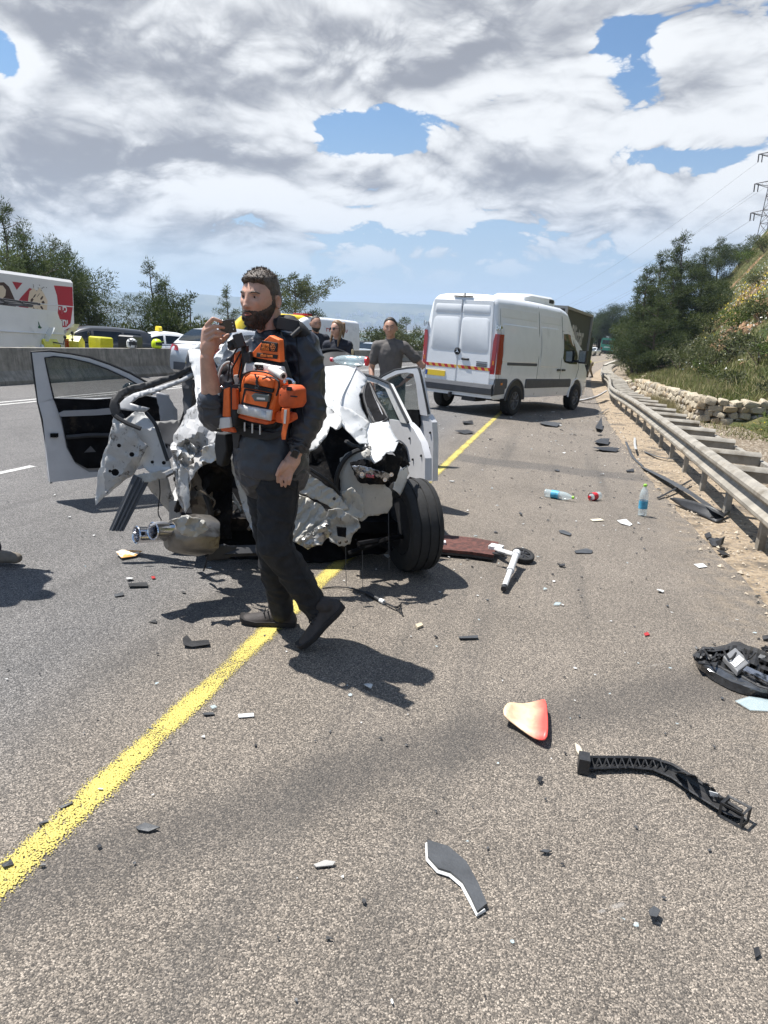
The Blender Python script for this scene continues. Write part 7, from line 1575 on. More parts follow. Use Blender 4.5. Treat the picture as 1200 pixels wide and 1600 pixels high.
def tm(px, py, off): o = tq(px, py, off); xa = (tq(px + 10, py + .8, off) - o); return face_M(o, xa, Vector((0, 0, 1)))
text('patch_lettering', 'איחוד'[::-1], .019, tm(415, 539.5, .0135), PAT, pt, bold=.0006); text('patch_lettering', 'הצלה'[::-1], .019, tm(414.5, 545, .0135), PAT, pt, bold=.0006)
mb = MB()
for k in range(7):
    a = k * PI / 3; c_ = tq(426, 542.5, .0135); o_ = Matrix.Rotation(0, 4, 'Z'); e1_ = (tq(436, 543, .0135) - c_).normalized(); e2_ = e1_.cross(bd).normalized(); r = .0105 if k < 6 else 0; q = c_ + (e1_ * math.cos(a) + e2_ * math.sin(a)) * r; mb.tube([q + (e1_ * math.cos(w_) + e2_ * math.sin(w_)) * .0048 for w_ in [j * PI / 3 for j in range(7)]], .0010, 4)
mb.obj('patch_emblem', PAT, pt)
pt = pouch('title_strip', [(401, 551), (433, 555), (432, 561), (400, 558)], .012, .008, WEB, vest, bev=.002); text('strip_lettering', 'איחוד הצלה'[::-1], .015, tm(416.5, 556, .0135), PAT, pt, bold=.0004)
sb = pouch('silver_band', [(384, 566), (412, 567), (440, 573), (444, 588), (420, 585), (396, 582), (378, 584)], .012, .02, REFL, vest, bev=.004, puff=.012); text('band_lettering', 'איחוד'[::-1], .022, tm(404.5, 572.5, .026), WEB, sb, bold=.0008); text('band_lettering', 'הצלה'[::-1], .022, tm(404.5, 578.5, .026), WEB, sb, bold=.0008)
mb = MB(); p0, p1 = tq(424, 577, .03), tq(443, 588, .055); Mx = Matrix.Translation(p1) @ (p0 - p1).to_track_quat('Z', 'Y').to_matrix().to_4x4(); mb.lathe([(.008, .012), (.009, 0), (.017, 0), (.018, .006), (.018, (p0 - p1).length)], 18, Mx, (True, True)); rl = mb.obj('dressing_roll', material('roll_white', (.66, .63, .58), .6), MAN); mb = MB(); mb.lathe([(.0095, -.001), (.009, .01)], 14, Mx); mb.obj('roll_core', WEB, rl)
mpz = pouch('main_pouch', [(377, 590), (382, 582), (396, 579), (420, 582), (432, 588), (438, 600), (434, 616), (425, 640), (420, 659), (414, 662), (390, 656), (366, 648), (367, 636), (372, 612)], .055, .06, ORANGE, bev=.014)
pouch('upper_pocket', [(383, 590), (392, 583), (418, 586), (429, 594), (427, 607), (400, 602), (382, 598)], .060, .01, ORANGE, mpz, bev=.004, puff=.022); pouch('pocket_band', [(381, 599), (400, 602), (427, 608), (425, 614), (400, 609), (380, 606)], .066, .01, WEB, mpz, bev=.002)
pouch('window_border', [(381, 607), (424, 615), (418, 641), (376, 632)], .063, .008, WEB, mpz, bev=.003); pouch('window_pocket', [(384, 610), (420, 617), (415, 637), (380, 629)], .067, .006, ORANGE, mpz, bev=.003, puff=.006)
dv = pouch('grey_device', [(392, 618), (397, 614), (420, 617), (419, 628), (397, 627)], .080, .014, material('device_grey', (.085, .095, .090), .4), mpz, bev=.004); pouch('device_label', [(401, 621), (414, 622), (414, 625), (401, 624)], .0815, .003, REFL, dv, bev=0)
pouch('reflective_strip', [(370, 631), (398, 636), (424, 641), (422, 658), (392, 651), (366, 645)], .066, .012, REFL, mpz, bev=.004, puff=.006); pouch('pouch_base', [(366, 646), (392, 653), (421, 659), (416, 664), (390, 659), (366, 651)], .060, .05, ORD, mpz, bev=.006)
mb = MB(); mb.tube(bez([tq(*p) for p in ((375, 612, .06), (378, 592, .064), (386, 582, .066), (402, 580, .066), (424, 585, .066), (436, 598, .062), (432, 618, .06))], 5), .004, 6); mb.obj('zip', WEB, mpz)
for pp in (((398, 584), (402, 596), (400, 604), (404, 608)), ((404, 588), (400, 598), (405, 604), (399, 607)), ((410, 592), (420, 589), (430, 592), (436, 596))): mb = MB(); mb.tube(bez([tq(*p, .090) for p in pp], 4), .0035, 6); mb.obj('key_clip', BLACKP, mpz)
sp_ = pouch('side_pouch', [(341, 616), (348, 606), (358, 602), (368, 606), (370, 640), (366, 668), (356, 672), (340, 656)], .075, .07, WEB, bev=.010); pouch('orange_panel', [(349, 608), (357, 605), (358, 652), (347, 651)], 0.085, .02, ORANGE, sp_, bev=.005); pouch('orange_edge', [(362, 606), (368, 608), (369, 640), (362, 640)], 0.081, .02, ORD, sp_, bev=.004); pouch('white_edge', [(335, 618), (341, 614), (341, 650), (336, 652)], 0.083, .02, material('pouch_white', (.55, .56, .55), .6), sp_, bev=.003); pouch('white_flap', [(337, 653), (358, 652), (360, 668), (330, 672)], 0.087, .02, REFL, sp_, bev=.004); pouch('orange_hem', [(343, 668), (362, 668), (366, 676), (346, 674)], 0.083, .02, ORD, sp_, bev=.004)
rp = pouch('small_pouch', [(436, 606), (442, 602), (458, 603), (464, 609), (465, 630), (460, 638), (440, 638), (435, 630)], .055, .06, ORD, bev=.012, puff=.016); pouch('pouch_tab', [(447, 604), (454, 605), (454, 611), (447, 610)], .073, .01, WEB, rp, bev=.002); pouch('pouch_flap_seam', [(437, 616), (464, 619), (464, 621), (437, 618)], .070, .004, WEB, rp, bev=0)
mb = MB(); mb.tube(bez([tq(*p, .07) for p in ((445, 596), (449, 592), (455, 593), (459, 597))], 4), .005, 6); mb.ell(tq(445, 597, .07), (.008, .008, .008), n=8, m=6); mb.ell(tq(459, 598, .07), (.008, .008, .008), n=8, m=6); mb.obj('metal_hook', CHROME, rp)
pouch('lower_pouch', [(428, 646), (434, 642), (455, 646), (457, 656), (444, 663), (430, 660)], .035, .04, ORD, bev=.008)
hs = pouch('hanging_strap', [(440, 638), (452, 638), (451, 656), (447, 674), (445, 687), (440, 687), (439, 678), (442, 664), (439, 652)], .070, .006, ORANGE, bev=.002); pouch('strap_tape', [(444, 640), (448, 640), (446, 662), (443, 662)], .072, .004, REFL, hs, bev=0)
pouch('shoulder_strap', [(366, 552), (374, 548), (376, 578), (372, 604), (364, 602), (364, 576)], .0, .03, ORANGE, bev=.004); pouch('strap_tape', [(365, 586), (373, 585), (372, 602), (364, 601)], .004, .02, REFL, bev=.003)
pouch('harness_strap', [(376, 540), (384, 540), (386, 575), (380, 600), (374, 600), (378, 572)], .012, .02, WEB, bev=.003); pouch('buckle', [(379, 551), (390, 549), (391, 566), (381, 567)], .024, .02, BLACKP, bev=.004)
pouch('belt', [(366, 664), (392, 670), (424, 676), (440, 672), (441, 682), (420, 688), (388, 684), (364, 676)], .012, .03, WEB, bev=.005)
for px, t0, t1 in ((381, 660, 674), (393, 662, 677), (405, 664, 679)): pouch('elastic_loop', [(px, t0), (px + 1.6, t0 + .3), (px + 1.6, t1), (px, t1)], .045, .004, REFL, bev=0)
pouch('holster', [(336, 676), (352, 678), (354, 704), (346, 730), (338, 726), (334, 700)], -.02, .05, WEB, bev=.008); pouch('belt_tool', [(362, 674), (374, 676), (372, 700), (364, 700)], .0, .03, BLACKP, bev=.005)
# strap roll and lamp over his left shoulder, radio at the other
mb = MB(); mb.tube(bez([mp(*p) for p in ((432, 508, .04), (444, 504, .05), (456, 506, .07), (468, 514, .09), (478, 526, .09))], 4), [.030] * 3 + [.036] * 6 + [.030] * 8, 10); mb.obj('backpack_strap', WEB, MAN); mb = MB(); mb.box(mp(450, 507, .09), (.09, .05, .05), Euler((0, .2, 0))); mb.obj('shoulder_pad', BLACKP, MAN, smooth=False)
mb = MB(); mb.tube([mp(456, 526, .14), mp(470, 513, .13)], .011, 10); mb.obj('shoulder_torch', BLACKP, MAN)
mb = MB(); mb.tube(bez([mp(*p) for p in ((440, 520, .12), (444, 545, .145), (447, 570, .15), (458, 600, .14))], 5), .006, 6); mb.obj('strap_edge', WEB, MAN); mb = MB(); mb.tube(bez([mp(*p) for p in ((432, 522, .12), (436, 550, .15), (437, 580, .16))], 5), .007, 6); mb.obj('radio_cable', WEB, MAN)
mb = MB(); mb.box(mp(368, 536, .11), (.060, .035, .042), Euler((0, -.5, 0))); mb.ell(mp(361, 541, .12), (.016, .018, .02)); o = modified(mb.obj('radio', BLACKP, MAN), ('BEVEL', dict(width=.005, segments=2)))
mb = MB(); mb.ell(mp(352, 585, .02), (.040, .035, .050)); mb.obj('strap_bundle', BLK, MAN); mb = MB(); mb.tube(bez([mp(*p) for p in ((343, 606, .07), (342, 588, .07), (348, 572, .07), (358, 566, .07), (366, 574, .07))], 6), .006, 8); mb.obj('clear_tube', material('clear_tubing', (.42, .43, .42), .25), MAN)
for p in ((339, 606, .08), (347, 606, .08)): mb = MB(); mb.ell(mp(*p), (.010, .010, .010)); mb.obj('tube_clip', CHROME, MAN)
for pp in (((378, 548), (370, 562), (362, 580), (366, 600)), ((372, 542), (360, 566), (356, 596)), ((384, 545), (378, 560), (372, 590))): mb = MB(); mb.tube(bez([mp(*p, .13) for p in pp], 5), .004, 6); mb.obj('cord', WEB, MAN)
# phone and watch
pc = [mp(341, 501, .195), mp(366, 498, .185), mp(370, 519, .175), mp(345, 523, .19)]; mb = MB(); nn = (pc[1] - pc[0]).cross(pc[3] - pc[0]).normalized(); nn = nn if nn.y < 0 else -nn; mb.prism(pc, -nn * .010); ph = modified(mb.obj('phone', material('phone_black', (.012, .012, .014), .18, coat=.6), MAN, angle=30), ('BEVEL', dict(width=.003, segments=2)))
ph['label'] = 'black phone held up sideways'
for q in (.25, .5, .75): mb = MB(); c_ = pc[1].lerp(pc[2], q).lerp(pc[0].lerp(pc[3], q), .16); mb.ell(c_ + nn * .001, (.003, .003, .003), n=8, m=6); mb.obj('lens', CHROME, ph)
mb = MB(); mb.box(mp(374, 532, .16), (.04, .03, .06), Euler((0, -.3, 0))); modified(mb.obj('strap_clip', BLACKP, MAN), ('BEVEL', dict(width=.004, segments=2)))
d_ = (wL - eL).normalized(); s_ = d_.cross(Vector((0, 1, 0))).normalized(); mb = MB(); u_ = d_.cross(s_); mb.rings([[wL + d_ * q - d_ * .012 + (s_ * math.cos(a) + u_ * math.sin(a)) * .036 for a in [k * PI / 10 for k in range(20)]] for q in (-.010, .010)], (False, False)); wt = modified(mb.obj('watch_strap', WEB, MAN), ('SOLIDIFY', dict(thickness=.004))); mb = MB(); mb.box(mp(461, 709, .215), (.036, .012, .040), Euler((.1, .45, .2))); wf_ = modified(mb.obj('watch_case', DARKGREY, wt), ('BEVEL', dict(width=.006, segments=3)))
mb = MB(); mb.box(mp(460.6, 709, .222), (.028, .004, .031), Euler((.1, .45, .2))); mb.obj('watch_face', material('watch_glass', (.006, .006, .008), .08), wt)

# another person, almost wholly out of the picture at the left
tg = on_z(30, 893); cr2 = Vector((CR.x, CR.y, 0)).normalized(); bp = tg - cr2 * .215
LB = material('blue_cloth', (.02, .05, .16), .8, vary=.2, scale=9, bump=.3, bscale=300, bdist=.002); TAN = material('boot_suede', (.17, .145, .115), .85, vary=.25, scale=16, bump=.4, bscale=150, bdist=.003)
Mb = upright(bp.x, bp.y, 0, math.atan2(cr2.y, cr2.x) + PI / 2)
person('person at the left edge of whom only a tan boot shows', Mb, {'al': (.10, .0, .09), 'ar': (-.13, .25, .09), 'kr': (-.12, .14, .5), 'kl': (.11, .03, .51), 'hl': (.09, .10, .95), 'hr': (-.09, .10, .95), 'pel': (0, .10, .97), 'waist': (0, .12, 1.1), 'chest': (0, .13, 1.32), 'neck': (0, .14, 1.5), 'head': (0, .12, 1.655), 'sl': (.185, .13, 1.44), 'sr': (-.185, .13, 1.44), 'el': (.24, .17, 1.16), 'wl': (.22, .02, .98), 'er': (-.24, .17, 1.16), 'wr': (-.2, -.0, 1.0)}, LB, NAVY, TAN, SKIN2, 'short', HAIRD, 'long')
# ---------------------------------------------------------------- things lying on the road
def lie(name, label, cat, polys, m, group=None, th=.006, lift=.0, curl=0., seed=0):
    """flat scrap lying on the asphalt: outline from points on the ground, thickness, slight curl and uneven edge"""
    R = random.Random(seed); P_ = [on_z(px, py, .004) for px, py in polys]; c = sum(P_, Vector()) / len(P_); c.z = 0
    V = []
    for p in P_:
        q = p - c; q.z = .003 + lift + curl * (q.x * .8 + q.y * .6) ** 2 * 8 + R.uniform(0, th * 1.1) * (curl > 0); V.append(q)
    mb = MB(); mb.prism(V, (0, 0, min(th, .0035) if curl else th)); o = mb.obj(name, m, angle=25); o.location = c; return tag(o, label, cat, group)
BLK_S = material('scrap_black', (.022, .022, .023), .5, vary=.3, scale=12, bump=.3, bscale=60); GRY_S = material('scrap_grey', (.050, .053, .057), .55, vary=.2, scale=12, bump=.2, bscale=60); WHT_S = material('scrap_white', (.60, .60, .58), .5, vary=.1); RED_S = material('scrap_red', (.35, .02, .02), .4); CLR = material('bottle_plastic', (.62, .75, .78), .08, alpha=.34, spec=.8); LBL = material('bottle_label', (.06, .32, .50), .5, vary=.3, scale=20)
# broken electric scooter under the wheel
sc0 = on_z(740, 855); SCT = thing('scooter', 'broken kick scooter with a brown deck and white folded stem beside the tyre', 'scooter', place(sc0.x, sc0.y, 0))
def sg(px, py, z): return on_z(px, py, z) - Vector((sc0.x, sc0.y, 0))
BRD = material('grip_deck', (.085, .030, .022), .8, vary=.5, scale=24, bump=.5, bscale=120); SWH = material('scooter_white', (.62, .62, .61), .4, vary=.08); 
dk = [sg(672, 838, .06), sg(700, 836, .06), (sg(740, 840, .06)), sg(779, 847, .06), sg(771, 867, .06), sg(735, 862, .06), sg(690, 858, .06), sg(668, 856, .06)]
mb = MB(); mb.prism(dk, (0, 0, -.022)); mb.obj('deck', BRD, SCT, smooth=False); mb = MB(); mb.prism([p - Vector((0, 0, .024)) for p in dk], (0, 0, -.016)); mb.obj('deck_base', BLACKP, SCT, smooth=False)
mb = MB(); mb.box((sg(686, 847, .07)), (.10, .06, .02), Euler((0, 0, .2))); mb.obj('mud_guard', SWH, SCT)
mb = MB(); mb.tube([sg(771, 856, .06), sg(785, 862, .075), sg(806, 868, .09)], [.026, .022, .020], 8); mb.box(sg(775, 857, .062), (.10, .085, .05), Euler((0, 0, -.2))); modified(mb.obj('neck', SWH, SCT, angle=25), ('BEVEL', dict(width=.005, segments=2)))
mb = MB(); mb.box(sg(783, 866, .095), (.05, .03, .025), Euler((0, 0, -.5))); mb.tube([sg(770, 864, .09), sg(792, 868, .10)], .008, 6); mb.obj('latch', BLACKP, SCT)
mb = MB(); a_, b_ = sg(806, 868, .10), sg(787, 920, .03); mb.tube([a_, a_.lerp(b_, .45)], .024, 12); mb.tube([a_.lerp(b_, .45), a_.lerp(b_, .50)], .028, 12); mb.tube([a_.lerp(b_, .5), b_], .019, 12); sm = mb.obj('stem', SWH, SCT)
mb = MB(); mb.tube([a_.lerp(b_, .93), b_ + (b_ - a_).normalized() * .004], .0195, 12); mb.obj('stem_end', BLACKP, sm); mb = MB(); mb.tube([a_ + Vector((.0, -.005, 0)), a_ + (a_ - b_).normalized() * .05], .03, 10); mb.obj('head_tube', SWH, SCT)
wheel(SCT, sg(817, 868, .045), (.15, -.25, 1), .085, .04, rim=BLACKP, spokes=6, hub=.7)
# water bottles
def bottle(name, label, M, lab=LBL, cap=(.25, .55, .04), h=.325, r=.043, crush=0., grp='plastic bottles on the road', seed=0):
    T = thing(name, label, 'bottle', M, grp); pr = [(r * .6, 0), (r * .95, .006), (r, .02)]
    for k in range(5): pr += [(r * .96, .03 + k * .026), (r, .043 + k * .026)]
    pr += [(r, .20), (r * .97, .225), (r * .72, .262), (r * .38, .288), (.0145, .30), (.0145, .315)]
    mb = MB(); mb.lathe([(a, z * h / .325) for a, z in pr], 20, None, (True, True))
    if crush: mb.v = [tuple(Vector(v) + Vector((fn3(v, 22, seed), fn3(v, 22, seed + 4), 0)) * crush - Vector((v[0], 0, 0)) * crush * 9 * abs(fn3(v, 9, seed))) for v in mb.v]
    mb.obj('shell', CLR, T)
    mb = MB(); mb.lathe([(r * 1.012, .075), (r * 1.012, .155)], 20, None, (False, False))
    if crush: mb.v = [tuple(Vector(v) + Vector((fn3(v, 22, seed), fn3(v, 22, seed + 4), 0)) * crush - Vector((v[0], 0, 0)) * crush * 9 * abs(fn3(v, 9, seed))) for v in mb.v]
    mb.obj('paper_label', lab, T, recalc=False); mb = MB(); mb.lathe([(.0165, .298 * h / .325), (.017, .318 * h / .325), (.012, .322 * h / .325)], 14); mb.obj('cap', material('cap_%d' % (cap[0] * 100), cap, .4), T); return T
p = on_z(1003, 806); bottle('water_bottle', 'clear water bottle with a blue label standing upright on the asphalt', upright(p.x, p.y, .005))
p = on_z(850, 776); q = on_z(900, 785); Mx = Matrix.Translation((p.x, p.y, .046)) @ (q - p).to_track_quat('Z', 'Y').to_matrix().to_4x4(); bottle('water_bottle', 'clear water bottle with a blue label lying on its side', Mx)
p = on_z(935, 780); q = on_z(902, 786); Mx = Matrix.Translation((p.x, p.y, .042)) @ (q - p).to_track_quat('Z', 'Y').to_matrix().to_4x4(); bottle('drink_bottle', 'short clear bottle with a red label lying on the asphalt', Mx, material('red_label', (.50, .02, .03), .5), (.5, .02, .03), .20)
p = WK.matrix_world @ WP(572, 573, .82); q = WK.matrix_world @ WP(535, 571, .92); Mx = Matrix.Translation(p + Vector((0, 0, .045))) @ (q - p).to_track_quat('Z', 'Y').to_matrix().to_4x4()
T = bottle('drink_bottle', 'crushed clear bottle with a red cap lying on top of the wreck', Matrix.Translation(p + Vector((0, 0, .040))) @ (q - p).to_track_quat('Z', 'Y').to_matrix().to_4x4(), CLR, (.60, .02, .04), .30, .036, .004, None, 3)
mb = MB(); mb.lathe([(.034, -.012), (.034, .004)], 16); mb.obj('base_cap', material('cap_red', (.60, .02, .04), .4), T)
# torn headlamp at the right edge
p0 = on_z(1148, 1062); HL = thing('headlamp_unit', 'torn-off black headlamp unit with a grey control box lying at the right edge', 'headlamp', place(p0.x, p0.y, 0))
def hp(px, py, z): return on_z(px, py, z) - Vector((p0.x, p0.y, 0))
tp_e = [(1082, 1023), (1098, 1010), (1116, 1011), (1135, 1007), (1146, 1002), (1157, 1003), (1167, 1008), (1184, 1013), (1202, 1021), (1232, 1034)]
in_e = [(1091, 1036), (1102, 1037), (1112, 1039), (1125, 1042), (1136, 1048), (1146, 1053), (1160, 1057), (1172, 1064), (1186, 1072), (1232, 1084)]
out_e = [(1083, 1029), (1090, 1043), (1100, 1053), (1112, 1062), (1126, 1070), (1142, 1078), (1156, 1083), (1171, 1087), (1200, 1091), (1232, 1094)]
lerp2 = lambda a, b_, k: (a[0] + (b_[0] - a[0]) * k, a[1] + (b_[1] - a[1]) * k)
mb = MB(); mb.grid([[hp(*lerp2(a, b_, k / 8), (.006, .045, .055, .03, .05, .02, .045, .055, .06)[k] + R4.uniform(-.018, .018) * (0 < k < 8)) for k in range(9)] for a, b_ in [(lerp2(tp_e[i // 3], tp_e[i // 3 + 1], i % 3 / 3), lerp2(in_e[i // 3], in_e[i // 3 + 1], i % 3 / 3)) for i in range(27)]]); mb.obj('housing', BLK_S, HL, angle=18, recalc=False)
mb = MB(); mb.grid([[hp(*lerp2(a, b_, k / 4), (.062, .060, .048, .026, .006)[k]) for k in range(5)] for a, b_ in zip(in_e, out_e)]); mb.obj('lens', material('smoked_lens', (.035, .037, .04), .12, spec=.9, vary=.4, scale=20), HL, recalc=False)
mb = MB(); mb.tube([hp(*p, .064) for p in in_e], .006, 5); mb.obj('lens_rim', BLK_S, HL)
mb = MB(); q_ = [hp(1130, 1025, .098), hp(1149, 1011, .100), hp(1173, 1034, .100), hp(1153, 1049, .098)]; mb.prism(q_, (0, 0, -.03)); cb = modified(mb.obj('control_box', material('cast_grey', (.24, .24, .24), .5, .4), HL, smooth=False), ('BEVEL', dict(width=.006, segments=2)))
mb = MB(); mb.prism([hp(1140, 1035, .1005), hp(1155, 1024, .1015), hp(1163, 1031, .1015), hp(1149, 1043, .1)], (0, 0, .0015)); mb.obj('sticker', WHT_S, cb, smooth=False)
for k in range(4): mb = MB(); a_ = hp(1144 + 3.6 * k, 1034 - 2.6 * k, .1035); b_ = hp(1149 + 3.6 * k, 1040 - 2.6 * k, .103); mb.tube([a_, a_.lerp(b_, .8 if k % 2 else .5)], .0012, 4); mb.obj('print_line', BLK_S, cb)
mb = MB(); mb.prism([hp(1160, 1050, .085), hp(1166, 1044, .09), hp(1215, 1066, .088), hp(1212, 1076, .083)], (0, 0, .012)); mb.obj('light_bar', LAMPM, HL, smooth=False)
for k in range(16): mb = MB(); a_ = hp(1088 + 3.2 * k + R4.uniform(-3, 3) + (62 if k > 11 else 0), 1018 + R4.uniform(-5, 14), .05 + R4.uniform(0, .02)); mb.box(a_, (R4.uniform(.012, .035), R4.uniform(.008, .02), R4.uniform(.01, .03)), Euler((R4.random(), R4.random(), R4.random() * 3))); mb.obj('bracket', BLK_S if k % 4 else GRY_S, HL, smooth=False)
for k in range(3): mb = MB(); mb.tube(bez([hp(1100 + 30 * k, 1015, .10), hp(1112 + 28 * k, 1030, .115), hp(1120 + 30 * k, 1020, .10)], 4), .005, 5); mb.obj('cable', SEAL, HL)
lie('clear_scrap', 'piece of clear broken lens below the black headlamp unit', 'plastic scrap', [(1148, 1098), (1170, 1090), (1200, 1096), (1202, 1112), (1172, 1112)], CLR, th=.004, curl=.1)
# long black bumper bracket
p0 = on_z(1030, 1215); BR = thing('bumper_bracket', 'long black ribbed bumper bracket with jagged teeth lying on the asphalt', 'bracket', place(p0.x, p0.y, 0))
def bp_(px, py, z): return on_z(px, py, z) - Vector((p0.x, p0.y, 0))
cl = [(906, 1192), (940, 1192), (980, 1191), (1020, 1194), (1050, 1205), (1080, 1225), (1110, 1245), (1135, 1262), (1160, 1273)]; wd = [10, 9, 8, 9, 11, 13, 12, 10, 6]
mb = MB(); mb.rings([[bp_(x, y - w, .045), bp_(x, y - w, .038), bp_(x, y + w * .2, .008), bp_(x, y + w, .004), bp_(x, y + w, .020), bp_(x, y, .022)] for (x, y), w in zip(cl, wd)]); mb.obj('rail', BLK_S, BR, angle=20)
mb = MB(); mb.tube([bp_(x, y - w, .046) for (x, y), w in zip(cl, wd)], .006, 5); mb.tube([bp_(x, y + w * .9, .022) for (x, y), w in zip(cl, wd)], .005, 5); mb.obj('lip', BLK_S, BR)
for x in range(912, 1040, 12):
    y = ip(x, [(906, 1192), (1020, 1193), (1050, 1205)]); mb = MB(); mb.tube([bp_(x, y - 8, .046), bp_(x + 6, y + 8, .022)], .003, 4); mb.tube([bp_(x + 12, y - 8, .046), bp_(x + 6, y + 8, .022)], .003, 4); mb.obj('rib', BLK_S, BR)
for x, y, h, w in ((1062, 1207, .10, 14), (1080, 1212, .105, 16), (1102, 1225, .085, 12), (1112, 1232, .07, 10), (1128, 1248, .06, 12)): mb = MB(); mb.prism([bp_(x - w * .6, y, .03), bp_(x + w * .7, y + 4, .03), bp_(x + w * .35, y, h), bp_(x + w * .1, y - 1, h)], (0, .006, 0)); mb.obj('tooth', BLK_S, BR, smooth=False)
mb = MB(); mb.box(bp_(1148, 1268, .03), (.075, .06, .05), Euler((0, 0, -.6))); modified(mb.obj('end_box', BLK_S, BR, smooth=False), ('WIREFRAME', dict(thickness=.012, use_replace=True))); mb = MB(); mb.box(bp_(912, 1192, .035), (.04, .06, .06)); mb.obj('end_block', BLK_S, BR, smooth=False)
mb = MB(); mb.prism([bp_(1108, 1236, .06), bp_(1122, 1240, .06), bp_(1124, 1246, .04), bp_(1110, 1244, .04)], (0, .003, 0)); mb.obj('foil_patch', WHT_S, BR, smooth=False)
lie('cream_scrap', 'cream plastic sliver beside the end of the black bracket', 'plastic scrap', [(898, 1163), (906, 1168), (911, 1178), (906, 1184), (900, 1174)], material('cream_plastic', (.50, .44, .34), .6), th=.006, curl=.1)
# curved dark trim with a white broken edge
p0 = on_z(712, 1375); ctr = [(667, 1318), (700, 1328), (728, 1352), (746, 1385), (760, 1418), (745, 1430), (735, 1408), (722, 1384), (703, 1368), (684, 1362), (668, 1344)]
o = lie('curved_trim', 'curved dark grey trim piece with a white broken edge on the asphalt', 'trim piece', ctr, GRY_S, th=.010, lift=.006); mb = MB(); mb.tube([on_z(x, y, .008) - o.location for x, y in [(667, 1318), (668, 1344), (684, 1362), (703, 1368), (722, 1384), (735, 1408), (746, 1430), (757, 1422)]], .0055, 5); mb.obj('broken_edge', WHT_S, o)
# cut panel, beige and red
p0 = on_z(822, 1125); CP = thing('painted_fragment', 'curled painted fragment fading from beige to red on the asphalt', 'car fragment', place(p0.x, p0.y, 0)); M = bpy.data.materials.new('beige_to_red'); M.use_nodes = True; t = NT(M.node_tree); P__ = t.add('ShaderNodeTexCoord').outputs['Object']; fx = t.sep(P__)[0]
t.put(t.n['Principled BSDF'].inputs['Base Color'], t.mix(t.ss(t.m('ADD', fx, t.m('MULTIPLY', t.m('SUBTRACT', t.noise(P__, 20, 4), .5), .03)), .0, .075), t.mix(t.ss(t.noise(P__, 26, 5), .45, .7), (.70, .50, .32), (.52, .38, .25)), (.74, .075, .06))); t.n['Principled BSDF'].inputs['Roughness'].default_value = .45
def cp_(px, py, z): return on_z(px, py, z) - Vector((p0.x, p0.y, 0))
rows = [[(783, 1118, .04), (788, 1102, .05), (795, 1097, .05)], [(800, 1130, .015), (802, 1114, .02), (806, 1100, .03)], [(818, 1144, .008), (818, 1120, .010), (820, 1101, .02)], [(836, 1156, .012), (838, 1124, .012), (838, 1097, .025)], [(848, 1158, .02), (850, 1124, .022), (850, 1094, .04)], [(857, 1156, .035), (857, 1124, .035), (854, 1093, .05)]]
mb = MB(); mb.grid([[cp_(x, y, z + .01) for x, y, z in r] for r in rows]); modified(mb.obj('panel', M, CP), ('SUBSURF', dict(levels=1, render_levels=1)), ('SOLIDIFY', dict(thickness=.006)))
# loose gas strut and cable behind the shoes
p0 = on_z(590, 935); GS_ = thing('gas_strut', 'black gas strut with torn end wires lying behind the walking shoes', 'gas strut', place(p0.x, p0.y, 0)); sp2 = lambda px, py, z: on_z(px, py, z) - Vector((p0.x, p0.y, 0))
mb = MB(); mb.tube([sp2(545, 918, .015), sp2(572, 926, .015)], .007, 8); mb.tube([sp2(572, 926, .015), sp2(598, 940, .015)], .013, 10); mb.obj('cylinder', BLK_S, GS_); mb = MB(); mb.tube([sp2(594, 938, .015), sp2(600, 941, .015)], .0142, 10); mb.obj('band', WHT_S, GS_)
for k in range(4):
    mb = MB(); mb.tube(bez([sp2(600, 941, .015), sp2(612 + 2 * k, 946 + k, .02), sp2(624 + k, 955 - 4 * k, .01), sp2(630 - 2 * k, 962 - 5 * k, .008)], 4), .004, 5); mb.obj('wire', SEAL, GS_)
mb = MB(); mb.tube(bez([sp2(504, 919, .006), sp2(525, 917, .01), sp2(545, 918, .015)], 4), .004, 5); mb.obj('wire', SEAL, GS_)
lie('stone_chip', 'small beige chip below the gas strut', 'chip', [(649, 978), (658, 975), (661, 979), (652, 983)], material('chip_beige', (.45, .38, .27), .8), th=.012)
# food wrapper
lie('wrapper', 'crumpled white and orange paper wrapper near the silencer', 'wrapper', [(181, 868), (190, 863), (222, 866), (212, 871), (190, 875)], material('wrapper_paper', (.62, .56, .46), .7, dark=(.62, .28, .06), dscale=16, dcut=(.48, .56)), th=.018, curl=.2)
# scrap along the sandy verge: long trims, wing, mirror foot
p0 = on_z(1085, 785); VG = thing('torn_trim', 'long dark torn trim and flap lying against the guardrail posts', 'car trim', place(p0.x, p0.y, 0)); vg = lambda px, py, z: on_z(px, py, z) - Vector((p0.x, p0.y, 0))
mb = MB(); mb.rings([[vg(x, y, z), vg(x + 4, y + w, z + .012), vg(x + 4, y + w, z + .02), vg(x, y, z + .014)] for x, y, w, z in ((1000, 727, 4, .01), (1040, 745, 8, .04), (1075, 764, 10, .08), (1110, 788, 11, .08), (1128, 803, 5, .03))]); mb.obj('long_strip', GRY_S, VG, angle=20)
mb = MB(); mb.grid([[vg(x, y, z) for x, y, z in r] for r in (((1040, 776, .05), (1052, 783, .03), (1060, 790, .01)), ((1070, 778, .10), (1082, 792, .05), (1088, 802, .01)), ((1100, 788, .12), (1108, 800, .06), (1112, 812, .01)), ((1130, 798, .10), (1136, 806, .05), (1120, 818, .01)))]); modified(mb.obj('torn_flap', BLK_S, VG), ('SUBSURF', dict(levels=1, render_levels=1)), ('SOLIDIFY', dict(thickness=.006)))
